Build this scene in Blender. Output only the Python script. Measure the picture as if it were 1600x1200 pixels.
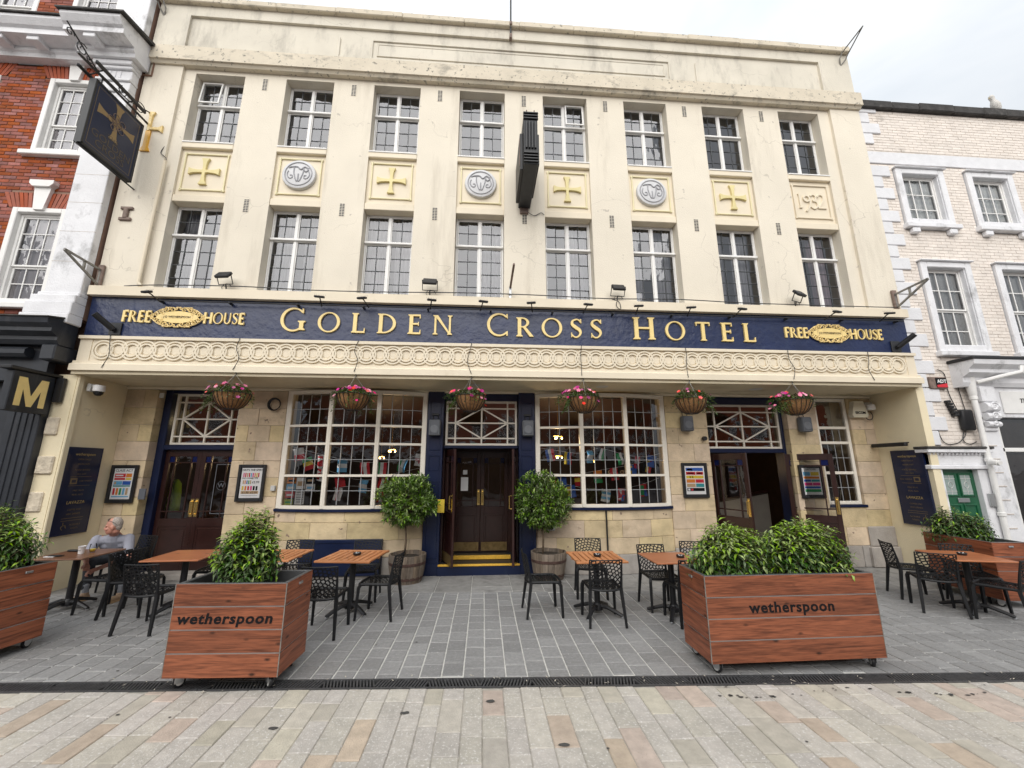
import bpy, math, random
from mathutils import Vector, Matrix, geometry, noise
random.seed(11)
R = math.radians
for o in list(bpy.data.objects): bpy.data.objects.remove(o)
scene = bpy.context.scene
col = scene.collection
# ---------------------------------------------------------------- camera
cam_d = bpy.data.cameras.new('camera'); cam = bpy.data.objects.new('camera', cam_d); col.objects.link(cam)
cam.location = (0, -8.28, 2.0); cam.rotation_euler = (R(90 + 11.98), 0, R(-4.04))
cam_d.sensor_width = 36; cam_d.lens = 36 * 620 / 1600; cam_d.clip_start = .05; cam_d.clip_end = 600
scene.camera = cam
cy = scene.cycles; cy.max_bounces = 6; cy.diffuse_bounces = 3; cy.glossy_bounces = 3; cy.transmission_bounces = 3; cy.transparent_max_bounces = 10; cy.caustics_reflective = False; cy.caustics_refractive = False
scene.render.resolution_x = 1024; scene.render.resolution_y = 768
# ---------------------------------------------------------------- sky, sun, exposure
SUN_EL, SUN_AZ = 34, 194          # azimuth clockwise from +Y
world = bpy.data.worlds.new('World'); scene.world = world; world.use_nodes = True
def sky():
    nt = world.node_tree; N = nt.nodes; L = nt.links; N.clear()
    out = N.new('ShaderNodeOutputWorld'); mix = N.new('ShaderNodeMixShader'); mix.inputs[0].default_value = .93
    b1 = N.new('ShaderNodeBackground'); b2 = N.new('ShaderNodeBackground'); st = N.new('ShaderNodeTexSky')
    st.sky_type = 'NISHITA'; st.sun_disc = False; st.sun_elevation = R(SUN_EL); st.sun_rotation = R(SUN_AZ); b1.inputs[1].default_value = .1
    tc = N.new('ShaderNodeTexCoord'); mp = N.new('ShaderNodeMapping'); mp.inputs['Scale'].default_value = (1.5, 1.5, 3.6)
    mp.inputs['Location'].default_value = (3.1, .7, .4)
    no = N.new('ShaderNodeTexNoise'); no.inputs['Scale'].default_value = 1.5; no.inputs['Detail'].default_value = 5; no.inputs['Roughness'].default_value = .52
    no.inputs['Distortion'].default_value = .5
    cr = N.new('ShaderNodeValToRGB'); e = cr.color_ramp.elements
    e[0].position = .36; e[0].color = (.73, .78, .83, 1); e[1].position = .62; e[1].color = (.93, .945, .96, 1)
    sx = N.new('ShaderNodeSeparateXYZ'); mr = N.new('ShaderNodeMapRange')   # overcast: brighter towards the zenith
    mr.inputs['From Min'].default_value = 0; mr.inputs['From Max'].default_value = 1; mr.inputs['To Min'].default_value = .30; mr.inputs['To Max'].default_value = .78
    L.new(tc.outputs['Generated'], mp.inputs['Vector']); L.new(mp.outputs[0], no.inputs['Vector']); L.new(no.outputs['Fac'], cr.inputs[0])
    L.new(tc.outputs['Generated'], sx.inputs[0]); L.new(sx.outputs['Z'], mr.inputs['Value'])
    L.new(cr.outputs[0], b2.inputs[0]); L.new(mr.outputs[0], b2.inputs[1]); L.new(st.outputs[0], b1.inputs[0])
    L.new(b1.outputs[0], mix.inputs[1]); L.new(b2.outputs[0], mix.inputs[2]); L.new(mix.outputs[0], out.inputs[0])
sky()
sd = bpy.data.lights.new('sun', 'SUN'); sd.energy = 1.5; sd.angle = R(68); sd.color = (1, .965, .91)
sun = bpy.data.objects.new('sun', sd); col.objects.link(sun)
sv = Vector((math.sin(R(SUN_AZ)) * math.cos(R(SUN_EL)), math.cos(R(SUN_AZ)) * math.cos(R(SUN_EL)), math.sin(R(SUN_EL))))
sun.rotation_euler = sv.to_track_quat('Z', 'Y').to_euler(); sun.location = (0, -20, 30)
vs = scene.view_settings; vs.view_transform = 'Standard'; vs.look = 'None'; vs.gamma = 1; vs.exposure = 1.0; vs.use_curve_mapping = False
# ---------------------------------------------------------------- materials
def nodemat(name):
    m = bpy.data.materials.new(name); m.use_nodes = True; nt = m.node_tree
    return m, nt.nodes, nt.links, nt.nodes['Principled BSDF']
def M(name, c, rough=.6, metal=0, var=.12, vs=3., c2=None, bump=0, bs=40, rnd=0, hue=0, spec=.5, stretch=(1, 1, 1), space='World', detail=3,
      stain=None, stain_scale=(1, 1, 1), stain_cut=(.55, .75), zfade=None, coat=0, emit=0, spots=None, spot_scale=30, spot_cut=(.64, .7), crack=None):
    m, N, L, b = nodemat(name)
    if space == 'World': src = N.new('ShaderNodeNewGeometry').outputs['Position']
    else: src = N.new('ShaderNodeTexCoord').outputs['Object']
    mp = N.new('ShaderNodeMapping'); mp.inputs['Scale'].default_value = stretch; L.new(src, mp.inputs['Vector'])
    if space != 'World':
        oi = N.new('ShaderNodeObjectInfo'); ml = N.new('ShaderNodeMath'); ml.operation = 'MULTIPLY'; ml.inputs[1].default_value = 37.; L.new(oi.outputs['Random'], ml.inputs[0])
        L.new(ml.outputs[0], mp.inputs['Location'])
    def nz(scale, det=detail, vec=None, rough_=.6):
        n = N.new('ShaderNodeTexNoise'); n.inputs['Scale'].default_value = scale; n.inputs['Detail'].default_value = det; n.inputs['Roughness'].default_value = rough_
        L.new(vec or mp.outputs[0], n.inputs['Vector']); return n.outputs['Fac']
    ca = tuple(x * (1 - var) for x in c) + (1,); cb = (tuple(c2) if c2 else tuple(min(1, x * (1 + var)) for x in c)) + (1,)
    mx = N.new('ShaderNodeMix'); mx.data_type = 'RGBA'; mx.inputs[6].default_value = ca; mx.inputs[7].default_value = cb
    mr = N.new('ShaderNodeMapRange'); mr.inputs['From Min'].default_value = .3; mr.inputs['From Max'].default_value = .7; L.new(nz(vs), mr.inputs['Value']); L.new(mr.outputs[0], mx.inputs[0])
    out = mx.outputs[2]
    if rnd or hue:
        oi = N.new('ShaderNodeObjectInfo'); at = N.new('ShaderNodeAttribute'); at.attribute_name = 'rnd'
        ad = N.new('ShaderNodeMath'); ad.operation = 'ADD'; L.new(oi.outputs['Random'], ad.inputs[0]); L.new(at.outputs['Fac'], ad.inputs[1])
        fr = N.new('ShaderNodeMath'); fr.operation = 'FRACT'; L.new(ad.outputs[0], fr.inputs[0])
        h = N.new('ShaderNodeHueSaturation'); L.new(out, h.inputs['Color'])
        r1 = N.new('ShaderNodeMapRange'); r1.inputs['To Min'].default_value = 1 - rnd; r1.inputs['To Max'].default_value = 1 + rnd; L.new(fr.outputs[0], r1.inputs['Value']); L.new(r1.outputs[0], h.inputs['Value'])
        m2 = N.new('ShaderNodeMath'); m2.operation = 'MULTIPLY'; m2.inputs[1].default_value = 7.31; L.new(fr.outputs[0], m2.inputs[0])
        f2 = N.new('ShaderNodeMath'); f2.operation = 'FRACT'; L.new(m2.outputs[0], f2.inputs[0])
        r2 = N.new('ShaderNodeMapRange'); r2.inputs['To Min'].default_value = .5 - hue; r2.inputs['To Max'].default_value = .5 + hue; L.new(f2.outputs[0], r2.inputs['Value']); L.new(r2.outputs[0], h.inputs['Hue'])
        r3 = N.new('ShaderNodeMapRange'); r3.inputs['To Min'].default_value = max(0, 1 - 6 * hue - rnd); r3.inputs['To Max'].default_value = 1 + rnd; L.new(f2.outputs[0], r3.inputs['Value']); L.new(r3.outputs[0], h.inputs['Saturation'])
        out = h.outputs[0]
    if stain:
        mp2 = N.new('ShaderNodeMapping'); mp2.inputs['Scale'].default_value = stain_scale; L.new(src, mp2.inputs['Vector'])
        r = N.new('ShaderNodeMapRange'); r.inputs['From Min'].default_value = stain_cut[0]; r.inputs['From Max'].default_value = stain_cut[1]; L.new(nz(1.0, 5, mp2.outputs[0], .68), r.inputs['Value']); fac = r.outputs[0]
        if zfade:
            sp = N.new('ShaderNodeSeparateXYZ'); L.new(src, sp.inputs[0]); z = N.new('ShaderNodeMapRange'); z.inputs['From Min'].default_value = zfade[0]; z.inputs['From Max'].default_value = zfade[1]
            z.inputs['To Min'].default_value = zfade[2] if len(zfade) > 2 else 0
            L.new(sp.outputs['Z'], z.inputs['Value']); mu = N.new('ShaderNodeMath'); mu.operation = 'MULTIPLY'; L.new(fac, mu.inputs[0]); L.new(z.outputs[0], mu.inputs[1]); fac = mu.outputs[0]
        ms = N.new('ShaderNodeMix'); ms.data_type = 'RGBA'; ms.inputs[7].default_value = tuple(stain) + (1,); L.new(fac, ms.inputs[0]); L.new(out, ms.inputs[6]); out = ms.outputs[2]
    if spots:
        r = N.new('ShaderNodeMapRange'); r.inputs['From Min'].default_value = spot_cut[0]; r.inputs['From Max'].default_value = spot_cut[1]; L.new(nz(spot_scale, 2), r.inputs['Value'])
        ms = N.new('ShaderNodeMix'); ms.data_type = 'RGBA'; ms.inputs[7].default_value = tuple(spots) + (1,); L.new(r.outputs[0], ms.inputs[0]); L.new(out, ms.inputs[6]); out = ms.outputs[2]
    if crack:
        wn = N.new('ShaderNodeTexNoise'); wn.inputs['Scale'].default_value = 2.2; wn.inputs['Detail'].default_value = 3; L.new(src, wn.inputs['Vector']); wa = N.new('ShaderNodeMix'); wa.data_type = 'RGBA'; wa.blend_type = 'ADD'; wa.inputs[0].default_value = .55; L.new(src, wa.inputs[6]); L.new(wn.outputs['Color'], wa.inputs[7])
        vo = N.new('ShaderNodeTexVoronoi'); vo.feature = 'DISTANCE_TO_EDGE'; vo.inputs['Scale'].default_value = .75; L.new(wa.outputs[2], vo.inputs['Vector'])
        r = N.new('ShaderNodeMapRange'); r.inputs['From Min'].default_value = .0015; r.inputs['From Max'].default_value = .006; r.inputs['To Min'].default_value = 1; r.inputs['To Max'].default_value = 0; L.new(vo.outputs['Distance'], r.inputs['Value'])
        r2 = N.new('ShaderNodeMapRange'); r2.inputs['From Min'].default_value = .5; r2.inputs['From Max'].default_value = .62; r2.inputs['To Max'].default_value = .42; L.new(nz(.9, 2), r2.inputs['Value']); mu = N.new('ShaderNodeMath'); mu.operation = 'MULTIPLY'; L.new(r.outputs[0], mu.inputs[0]); L.new(r2.outputs[0], mu.inputs[1])
        ms = N.new('ShaderNodeMix'); ms.data_type = 'RGBA'; ms.inputs[7].default_value = tuple(crack) + (1,); L.new(mu.outputs[0], ms.inputs[0]); L.new(out, ms.inputs[6]); out = ms.outputs[2]
    L.new(out, b.inputs['Base Color'])
    b.inputs['Roughness'].default_value = rough; b.inputs['Metallic'].default_value = metal; b.inputs['Specular IOR Level'].default_value = spec
    if coat: b.inputs['Coat Weight'].default_value = coat; b.inputs['Coat Roughness'].default_value = .15
    if emit: L.new(out, b.inputs['Emission Color']); b.inputs['Emission Strength'].default_value = emit
    if bump:
        bp = N.new('ShaderNodeBump'); bp.inputs['Strength'].default_value = min(1, bump); bp.inputs['Distance'].default_value = .02; L.new(nz(bs, 2), bp.inputs['Height']); L.new(bp.outputs[0], b.inputs['Normal'])
    return m
def wood(name, c, c2, axis='X', scale=1., rough=.45, rnd=.12):
    m, N, L, b = nodemat(name)
    tc = N.new('ShaderNodeTexCoord'); oi = N.new('ShaderNodeObjectInfo'); mu = N.new('ShaderNodeMath'); mu.operation = 'MULTIPLY'; mu.inputs[1].default_value = 53.; L.new(oi.outputs['Random'], mu.inputs[0])
    mp = N.new('ShaderNodeMapping'); s = {'X': (1.5, 12, 24), 'Y': (12, 1.5, 24)}[axis]; mp.inputs['Scale'].default_value = tuple(x * scale for x in s)
    L.new(tc.outputs['Object'], mp.inputs['Vector']); L.new(mu.outputs[0], mp.inputs['Location'])
    n1 = N.new('ShaderNodeTexNoise'); n1.inputs['Scale'].default_value = 1.; n1.inputs['Detail'].default_value = 4; n1.inputs['Distortion'].default_value = 1.1; L.new(mp.outputs[0], n1.inputs['Vector'])
    cr = N.new('ShaderNodeValToRGB'); e = cr.color_ramp.elements; e[0].position = .36; e[0].color = tuple(c2) + (1,); e[1].position = .60; e[1].color = tuple(c) + (1,)
    n3 = N.new('ShaderNodeTexNoise'); n3.inputs['Scale'].default_value = 4.2; n3.inputs['Detail'].default_value = 3; L.new(mp.outputs[0], n3.inputs['Vector'])
    am = N.new('ShaderNodeMix'); am.inputs[0].default_value = .42; L.new(n1.outputs[0], am.inputs[2]); L.new(n3.outputs[0], am.inputs[3]); L.new(am.outputs[0], cr.inputs[0])
    mp2 = N.new('ShaderNodeMapping'); mp2.inputs['Scale'].default_value = (3.2, 3.2, 7.) if axis == 'X' else (3.2, 3.2, 7.); L.new(tc.outputs['Object'], mp2.inputs['Vector']); L.new(mu.outputs[0], mp2.inputs['Location'])
    vo = N.new('ShaderNodeTexVoronoi'); vo.inputs['Scale'].default_value = 1.0; L.new(mp2.outputs[0], vo.inputs['Vector'])
    kr = N.new('ShaderNodeMapRange'); kr.inputs['From Min'].default_value = .04; kr.inputs['From Max'].default_value = .13; L.new(vo.outputs['Distance'], kr.inputs['Value'])
    kx = N.new('ShaderNodeMix'); kx.data_type = 'RGBA'; kx.inputs[6].default_value = tuple(x * .35 for x in c2) + (1,); L.new(kr.outputs[0], kx.inputs[0]); L.new(cr.outputs[0], kx.inputs[7])
    h = N.new('ShaderNodeHueSaturation'); r1 = N.new('ShaderNodeMapRange'); r1.inputs['To Min'].default_value = 1 - rnd; r1.inputs['To Max'].default_value = 1 + rnd
    L.new(oi.outputs['Random'], r1.inputs['Value']); L.new(r1.outputs[0], h.inputs['Value']); L.new(kx.outputs[2], h.inputs['Color']); L.new(h.outputs[0], b.inputs['Base Color'])
    b.inputs['Roughness'].default_value = rough
    bp = N.new('ShaderNodeBump'); bp.inputs['Strength'].default_value = .25; bp.inputs['Distance'].default_value = .004; L.new(n1.outputs[0], bp.inputs['Height']); L.new(bp.outputs[0], b.inputs['Normal'])
    return m
def glass(name, tint=(.9, .92, .93), ior=1.6, rough=.01, bump=.0):
    m, N, L, b = nodemat(name); N.remove(b); out = N['Material Output']
    fr = N.new('ShaderNodeFresnel'); fr.inputs['IOR'].default_value = ior
    tr = N.new('ShaderNodeBsdfTransparent'); tr.inputs[0].default_value = tuple(tint) + (1,)
    gl = N.new('ShaderNodeBsdfGlossy'); gl.inputs['Roughness'].default_value = rough; gl.inputs[0].default_value = (.95, .96, 1, 1)
    mx = N.new('ShaderNodeMixShader'); L.new(fr.outputs[0], mx.inputs[0]); L.new(tr.outputs[0], mx.inputs[1]); L.new(gl.outputs[0], mx.inputs[2]); L.new(mx.outputs[0], out.inputs[0])
    if bump:
        g = N.new('ShaderNodeNewGeometry'); n = N.new('ShaderNodeTexNoise'); n.inputs['Scale'].default_value = 3.5; n.inputs['Detail'].default_value = 2; L.new(g.outputs['Position'], n.inputs['Vector'])
        bp = N.new('ShaderNodeBump'); bp.inputs['Strength'].default_value = bump; bp.inputs['Distance'].default_value = .02; L.new(n.outputs[0], bp.inputs['Height']); L.new(bp.outputs[0], gl.inputs['Normal']); L.new(bp.outputs[0], fr.inputs['Normal'])
    return m
def plain(name, c, rough=.5, metal=0, spec=.5, emit=0):
    m, N, L, b = nodemat(name); b.inputs['Base Color'].default_value = tuple(c) + (1,); b.inputs['Roughness'].default_value = rough; b.inputs['Metallic'].default_value = metal; b.inputs['Specular IOR Level'].default_value = spec
    if emit: b.inputs['Emission Color'].default_value = tuple(c) + (1,); b.inputs['Emission Strength'].default_value = emit
    return m
def leafmat(name, c, c2):
    m = M(name, c, rough=.42, var=.25, vs=9, c2=c2, rnd=.28, hue=.015, space='Object', spec=.45)
    b = m.node_tree.nodes['Principled BSDF']
    b.inputs['Transmission Weight'].default_value = 0; b.inputs['Subsurface Weight'].default_value = 0
    return m
CREAM = (.75, .686, .572)
X = dict(
 cream=M('cream_render', CREAM, .75, var=.05, vs=.8, bump=.35, bs=55, stain=(.46, .405, .32), stain_scale=(1.9, 1.9, .24), stain_cut=(.53, .88), spots=(.50, .45, .38), spot_scale=5.5, spot_cut=(.70, .76), crack=(.34, .30, .24)),
 cream_top=M('weathered_cream', (.67, .625, .53), .8, var=.08, vs=1.2, bump=.45, bs=60, stain=(.34, .315, .27), stain_scale=(2.6, 2.6, .8), stain_cut=(.50, .82), crack=(.30, .27, .22)),
 cream_cor=M('dirty_cornice_cream', (.66, .59, .47), .8, var=.08, vs=2, bump=.45, bs=60, stain=(.24, .22, .185), stain_scale=(2.6, 2.6, 4.2), stain_cut=(.55, .78), spots=(.22, .205, .17), spot_scale=14, spot_cut=(.62, .72)),
 cream_soft=M('smooth_cream_paint', (.755, .668, .52), .6, var=.05, vs=1.5, bump=.12, bs=70, stain=(.50, .42, .28), stain_scale=(.9, .9, .5), stain_cut=(.62, .9)),
 soffit=M('soffit_paint', (.66, .58, .42), .7, var=.06, vs=1.5, stain=(.35, .28, .17), stain_scale=(.7, 1.6, 1), stain_cut=(.6, .8)),
 border=M('pale_border_paint', (.765, .69, .44), .55, var=.05),
 yellow=M('pale_yellow_paint', (.71, .61, .30), .55, var=.08),
 grey_m=M('silver_grey_paint', (.60, .60, .61), .5, var=.08, vs=14),
 white=M('white_paint', (.80, .79, .77), .5, var=.04, vs=6, stain=(.45, .43, .40), stain_scale=(3, 3, 2), stain_cut=(.66, .9)),
 white_d=M('weathered_white', (.75, .75, .77), .6, var=.06, vs=4, bump=.3, bs=40, stain=(.26, .26, .26), stain_scale=(2.2, 2.2, 1.5), stain_cut=(.56, .78)),
 cwhite=M('cream_white_joinery', (.80, .75, .66), .42, var=.03, vs=8),
 navy=M('navy_gloss_paint', (.010, .020, .070), .33, var=.18, vs=2, bump=.5, bs=9, spec=.5, stain=(.035, .05, .10), stain_scale=(2, 2, 1.2), stain_cut=(.55, .9)),
 navy_s=M('navy_smooth_paint', (.0055, .012, .044), .3, var=.12, vs=3, bump=.05, bs=30, stain=(.03, .04, .07), stain_scale=(3, 3, 1), stain_cut=(.62, .9)),
 gold=M('gilt_letters', (.86, .66, .27), .38, var=.06, vs=10),
 gold2=M('gilt_ornament', (.78, .58, .24), .35, var=.2, vs=22),
 brass=plain('brass', (.80, .58, .22), .25, 1),
 yel_nose=M('yellow_nosing', (.72, .42, .05), .5, var=.15, vs=20, stain=(.2, .13, .05), stain_scale=(8, 8, 8), stain_cut=(.6, .8)),
 stone=M('buff_sandstone', (.59, .465, .30), .8, var=.18, vs=3.2, bump=.35, bs=32, rnd=.11, hue=.012, stain=(.30, .22, .13), stain_scale=(1.6, 1.6, 2.6), stain_cut=(.56, .82), spots=(.24, .17, .13), spot_scale=7, spot_cut=(.685, .72)),
 stone_g=M('grey_plinth_stone', (.36, .33, .30), .8, var=.14, vs=5, bump=.4, bs=40, rnd=.1),
 mortar=M('mortar', (.50, .44, .33), .9, var=.1, vs=20),
 lead=plain('lead_came', (.045, .05, .055), .5),
 lead_l=plain('grey_lead_strip', (.30, .31, .32), .45),
 glass=glass('window_glass', ior=1.95, tint=(.85, .87, .88), bump=.25),
 glass_g=glass('shop_glass', ior=1.8, tint=(.96, .96, .95), bump=.3),
 cream_ret=M('warm_cream_wall', (.80, .70, .49), .65, var=.05, vs=1.5, bump=.25, bs=60, stain=(.52, .44, .30), stain_scale=(.9, .9, .6), stain_cut=(.6, .88), crack=(.36, .30, .20)),
 glass_t=glass('transom_glass', ior=2.3, tint=(.92, .92, .91), bump=.2),
 room=M('dim_room_paint', (.48, .46, .45), .9, var=.15, vs=1),
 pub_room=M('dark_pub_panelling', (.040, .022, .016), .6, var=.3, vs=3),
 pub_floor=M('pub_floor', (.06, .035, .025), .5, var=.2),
 door=M('maroon_door_paint', (.030, .0105, .0085), .28, var=.2, vs=6, coat=.3, space='Object'),
 dark=plain('black_metal', (.012, .012, .014), .45),
 dark_w=M('weathered_black', (.018, .019, .022), .5, var=.3, vs=9),
 char=M('black_resin', (.012, .0125, .014), .5, var=.15, vs=30, space='Object', spec=.3),
 greyp=plain('grey_plastic', (.12, .13, .15), .5), greyl=plain('light_grey_plastic', (.55, .55, .53), .45),
 steel=plain('galvanised_steel', (.52, .53, .54), .35, .9), steel_w=M('weathered_steel', (.22, .21, .19), .6, var=.3, vs=12),
 iron=M('rusty_iron', (.20, .145, .12), .75, var=.3, vs=12),
 brick=M('red_brick', (.285, .070, .036), .85, var=.22, vs=7, bump=.35, bs=55, rnd=.24, hue=.012),
 brick_m=M('red_mortar', (.25, .15, .11), .9, var=.12),
 rub=M('rubbed_red_brick', (.34, .085, .042), .8, var=.15, vs=8, rnd=.12),
 wbrick=M('painted_brick', (.76, .69, .625), .75, var=.08, vs=5, bump=.3, bs=45, rnd=.05, stain=(.40, .36, .32), stain_scale=(2.5, 2.5, 2.5), stain_cut=(.6, .8)),
 wmortar=M('painted_brick_joint', (.58, .52, .465), .9, var=.2, vs=12),
 quoin=M('white_quoin', (.71, .71, .73), .6, var=.05, vs=6, bump=.25, bs=40, rnd=.03, stain=(.30, .29, .28), stain_scale=(3, 3, 3), stain_cut=(.64, .76)),
 black_c=M('blackened_coping', (.045, .042, .04), .85, var=.4, vs=6, bump=.5, bs=30, stain=(.16, .15, .14), stain_scale=(3, 3, 3), stain_cut=(.6, .75)),
 shop=M('charcoal_shopfront', (.020, .023, .030), .45, var=.25, vs=4, stain=(.06, .06, .065), stain_scale=(6, 6, .8), stain_cut=(.55, .8)),
 green=M('green_door_paint', (.010, .095, .042), .28, var=.08, coat=.3),
 sett=M('grey_granite_sett', (.255, .252, .25), .78, var=.13, vs=24, bump=.35, bs=90, rnd=.13, hue=.006, spots=(.37, .365, .36), spot_scale=42, spot_cut=(.62, .72), stain=(.19, .187, .185), stain_scale=(.9, .9, .9), stain_cut=(.52, .78)),
 sett_m=M('pale_jointing', (.56, .55, .52), .9, var=.15, vs=20),
 flag=M('grey_flagstone', (.27, .262, .25), .8, var=.13, vs=9, bump=.35, bs=60, rnd=.1, stain=(.115, .11, .105), stain_scale=(1.7, 1.7, 1.7), stain_cut=(.5, .72)),
 buff=M('buff_sandstone_paving', (.47, .437, .388), .8, var=.12, vs=12, bump=.3, bs=80, rnd=.10, hue=.012, spots=(.60, .58, .55), spot_scale=48, spot_cut=(.57, .68), stain=(.33, .31, .28), stain_scale=(1.1, 1.1, 1.1), stain_cut=(.48, .8)),
 buff_p=M('pinkish_paving', (.47, .385, .315), .8, var=.14, vs=10, bump=.3, bs=80, rnd=.10, hue=.01, spots=(.40, .33, .27), spot_scale=55, spot_cut=(.62, .72)),
 buff_o=M('ochre_paving', (.455, .42, .355), .8, var=.13, vs=10, bump=.3, bs=80, rnd=.12, hue=.01, spots=(.38, .35, .30), spot_scale=55, spot_cut=(.62, .72)),
 buff_m=M('grey_jointing', (.385, .36, .315), .9, var=.2, vs=20),
 grate=M('cast_drain_grate', (.085, .085, .088), .5, metal=.3, var=.3, vs=20),
 ground=M('ground', (.16, .155, .15), .9, var=.2, vs=.5),
 plank=wood('planter_wood', (.34, .110, .052), (.115, .034, .016)),
 plank_y=wood('planter_wood_side', (.34, .110, .052), (.115, .034, .016), axis='Y'),
 slat=wood('table_slat_wood', (.56, .235, .095), (.40, .155, .06), scale=1.3, rough=.5, rnd=.08),
 ttop=wood('table_top_wood', (.47, .175, .075), (.35, .115, .048), scale=.8, rough=.32, rnd=.08),
 ttop_d=wood('dark_table_top_wood', (.21, .10, .055), (.14, .062, .034), scale=.8, rough=.3, rnd=.05),
 rim=M('zinc_liner', (.14, .145, .15), .45, metal=.6, var=.15, vs=9),
 soil=M('soil', (.035, .026, .018), .95, var=.5, vs=30, bump=1, bs=40),
 barrel=M('weathered_oak', (.20, .155, .115), .85, var=.35, vs=16, stretch=(1, 1, .12), bump=.5, bs=40, rnd=.2, space='Object', stain=(.08, .06, .045), stain_scale=(6, 6, 1.2), stain_cut=(.5, .7)),
 hoop=M('rusty_hoop', (.095, .055, .045), .7, metal=.4, var=.3, vs=14),
 bark=M('bark', (.14, .10, .065), .9, var=.3, vs=30, bump=.6, bs=40),
 leaf=leafmat('glossy_leaf', (.050, .110, .022), (.080, .155, .032)), leaf_n=leafmat('new_leaf', (.23, .36, .045), (.31, .45, .065)),
 bay=leafmat('bay_leaf', (.085, .165, .022), (.13, .225, .032)), bay_n=leafmat('bay_new_leaf', (.19, .31, .035), (.26, .39, .05)),
 trail=leafmat('trailing_leaf', (.060, .125, .022), (.095, .175, .034)),
 pink=M('pink_petal', (.70, .06, .22), .6, var=.3, rnd=.25, vs=9), pink2=M('pale_pink_petal', (.80, .28, .40), .6, var=.2, rnd=.15), red_f=M('coral_petal', (.72, .075, .06), .6, var=.2, rnd=.15), purp=M('magenta_petal', (.36, .01, .16), .6, var=.2, rnd=.2),
 coir=M('coir_liner', (.26, .135, .055), .95, var=.35, vs=30, stretch=(1, 1, .3), bump=.8, bs=60, space='Object'),
 skin=M('skin', (.50, .235, .17), .5, var=.2, vs=12, space='Object'), hair=M('cropped_grey_hair', (.40, .35, .31), .8, var=.3, vs=60, bump=.5, bs=150, space='Object'),
 tee=M('grey_t_shirt', (.27, .275, .325), .85, var=.08, vs=10, bump=.35, bs=14, space='Object'), jeans=M('dark_jeans', (.035, .038, .045), .85, var=.3, vs=14, bump=.3, bs=20, space='Object'),
 boot=M('tan_boot', (.42, .29, .19), .75, var=.15, vs=12, space='Object'), sock=plain('grey_sock', (.30, .31, .34), .9),
 paper=plain('white_paper', (.90, .90, .90), .6), ink=plain('black_print', (.012, .012, .014), .85, spec=.15),
 red=plain('red_print', (.62, .025, .04), .5), blue=plain('blue_print', (.03, .12, .48), .5), lblue=plain('light_blue_print', (.16, .45, .72), .5), ora=plain('orange_print', (.78, .24, .03), .5), yel=plain('yellow_print', (.80, .58, .06), .5), grn=plain('green_print', (.03, .32, .10), .5), pnk=plain('pink_print', (.75, .06, .26), .5), teal=plain('teal_print', (.03, .30, .33), .5), tan=plain('tan_print', (.55, .38, .22), .5), wht=plain('white_print', (.80, .80, .80), .5), gilt=plain('gold_print', (.42, .31, .12), .5), giltd=plain('dull_gold_print', (.16, .115, .06), .5),
 lamp=plain('lamp_glow', (1., .62, .22), .5, emit=9), tube=plain('tube_glow', (1, .78, .42), .5, emit=5), exitg=plain('exit_glow', (.02, .35, .2), .5, emit=.7),
 hivis=plain('lime_fabric', (.45, .72, .05), .8), net=M('net_curtain', (.52, .49, .52), .9, var=.12, vs=4, stretch=(8, 8, .5)), stick_g=plain('lime_print', (.36, .46, .04), .5),
 gull=M('gull_feathers', (.60, .58, .55), .8, var=.3, vs=40, space='Object'), anti=plain('amber_glaze', (.80, .42, .04), .35),
)
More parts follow.
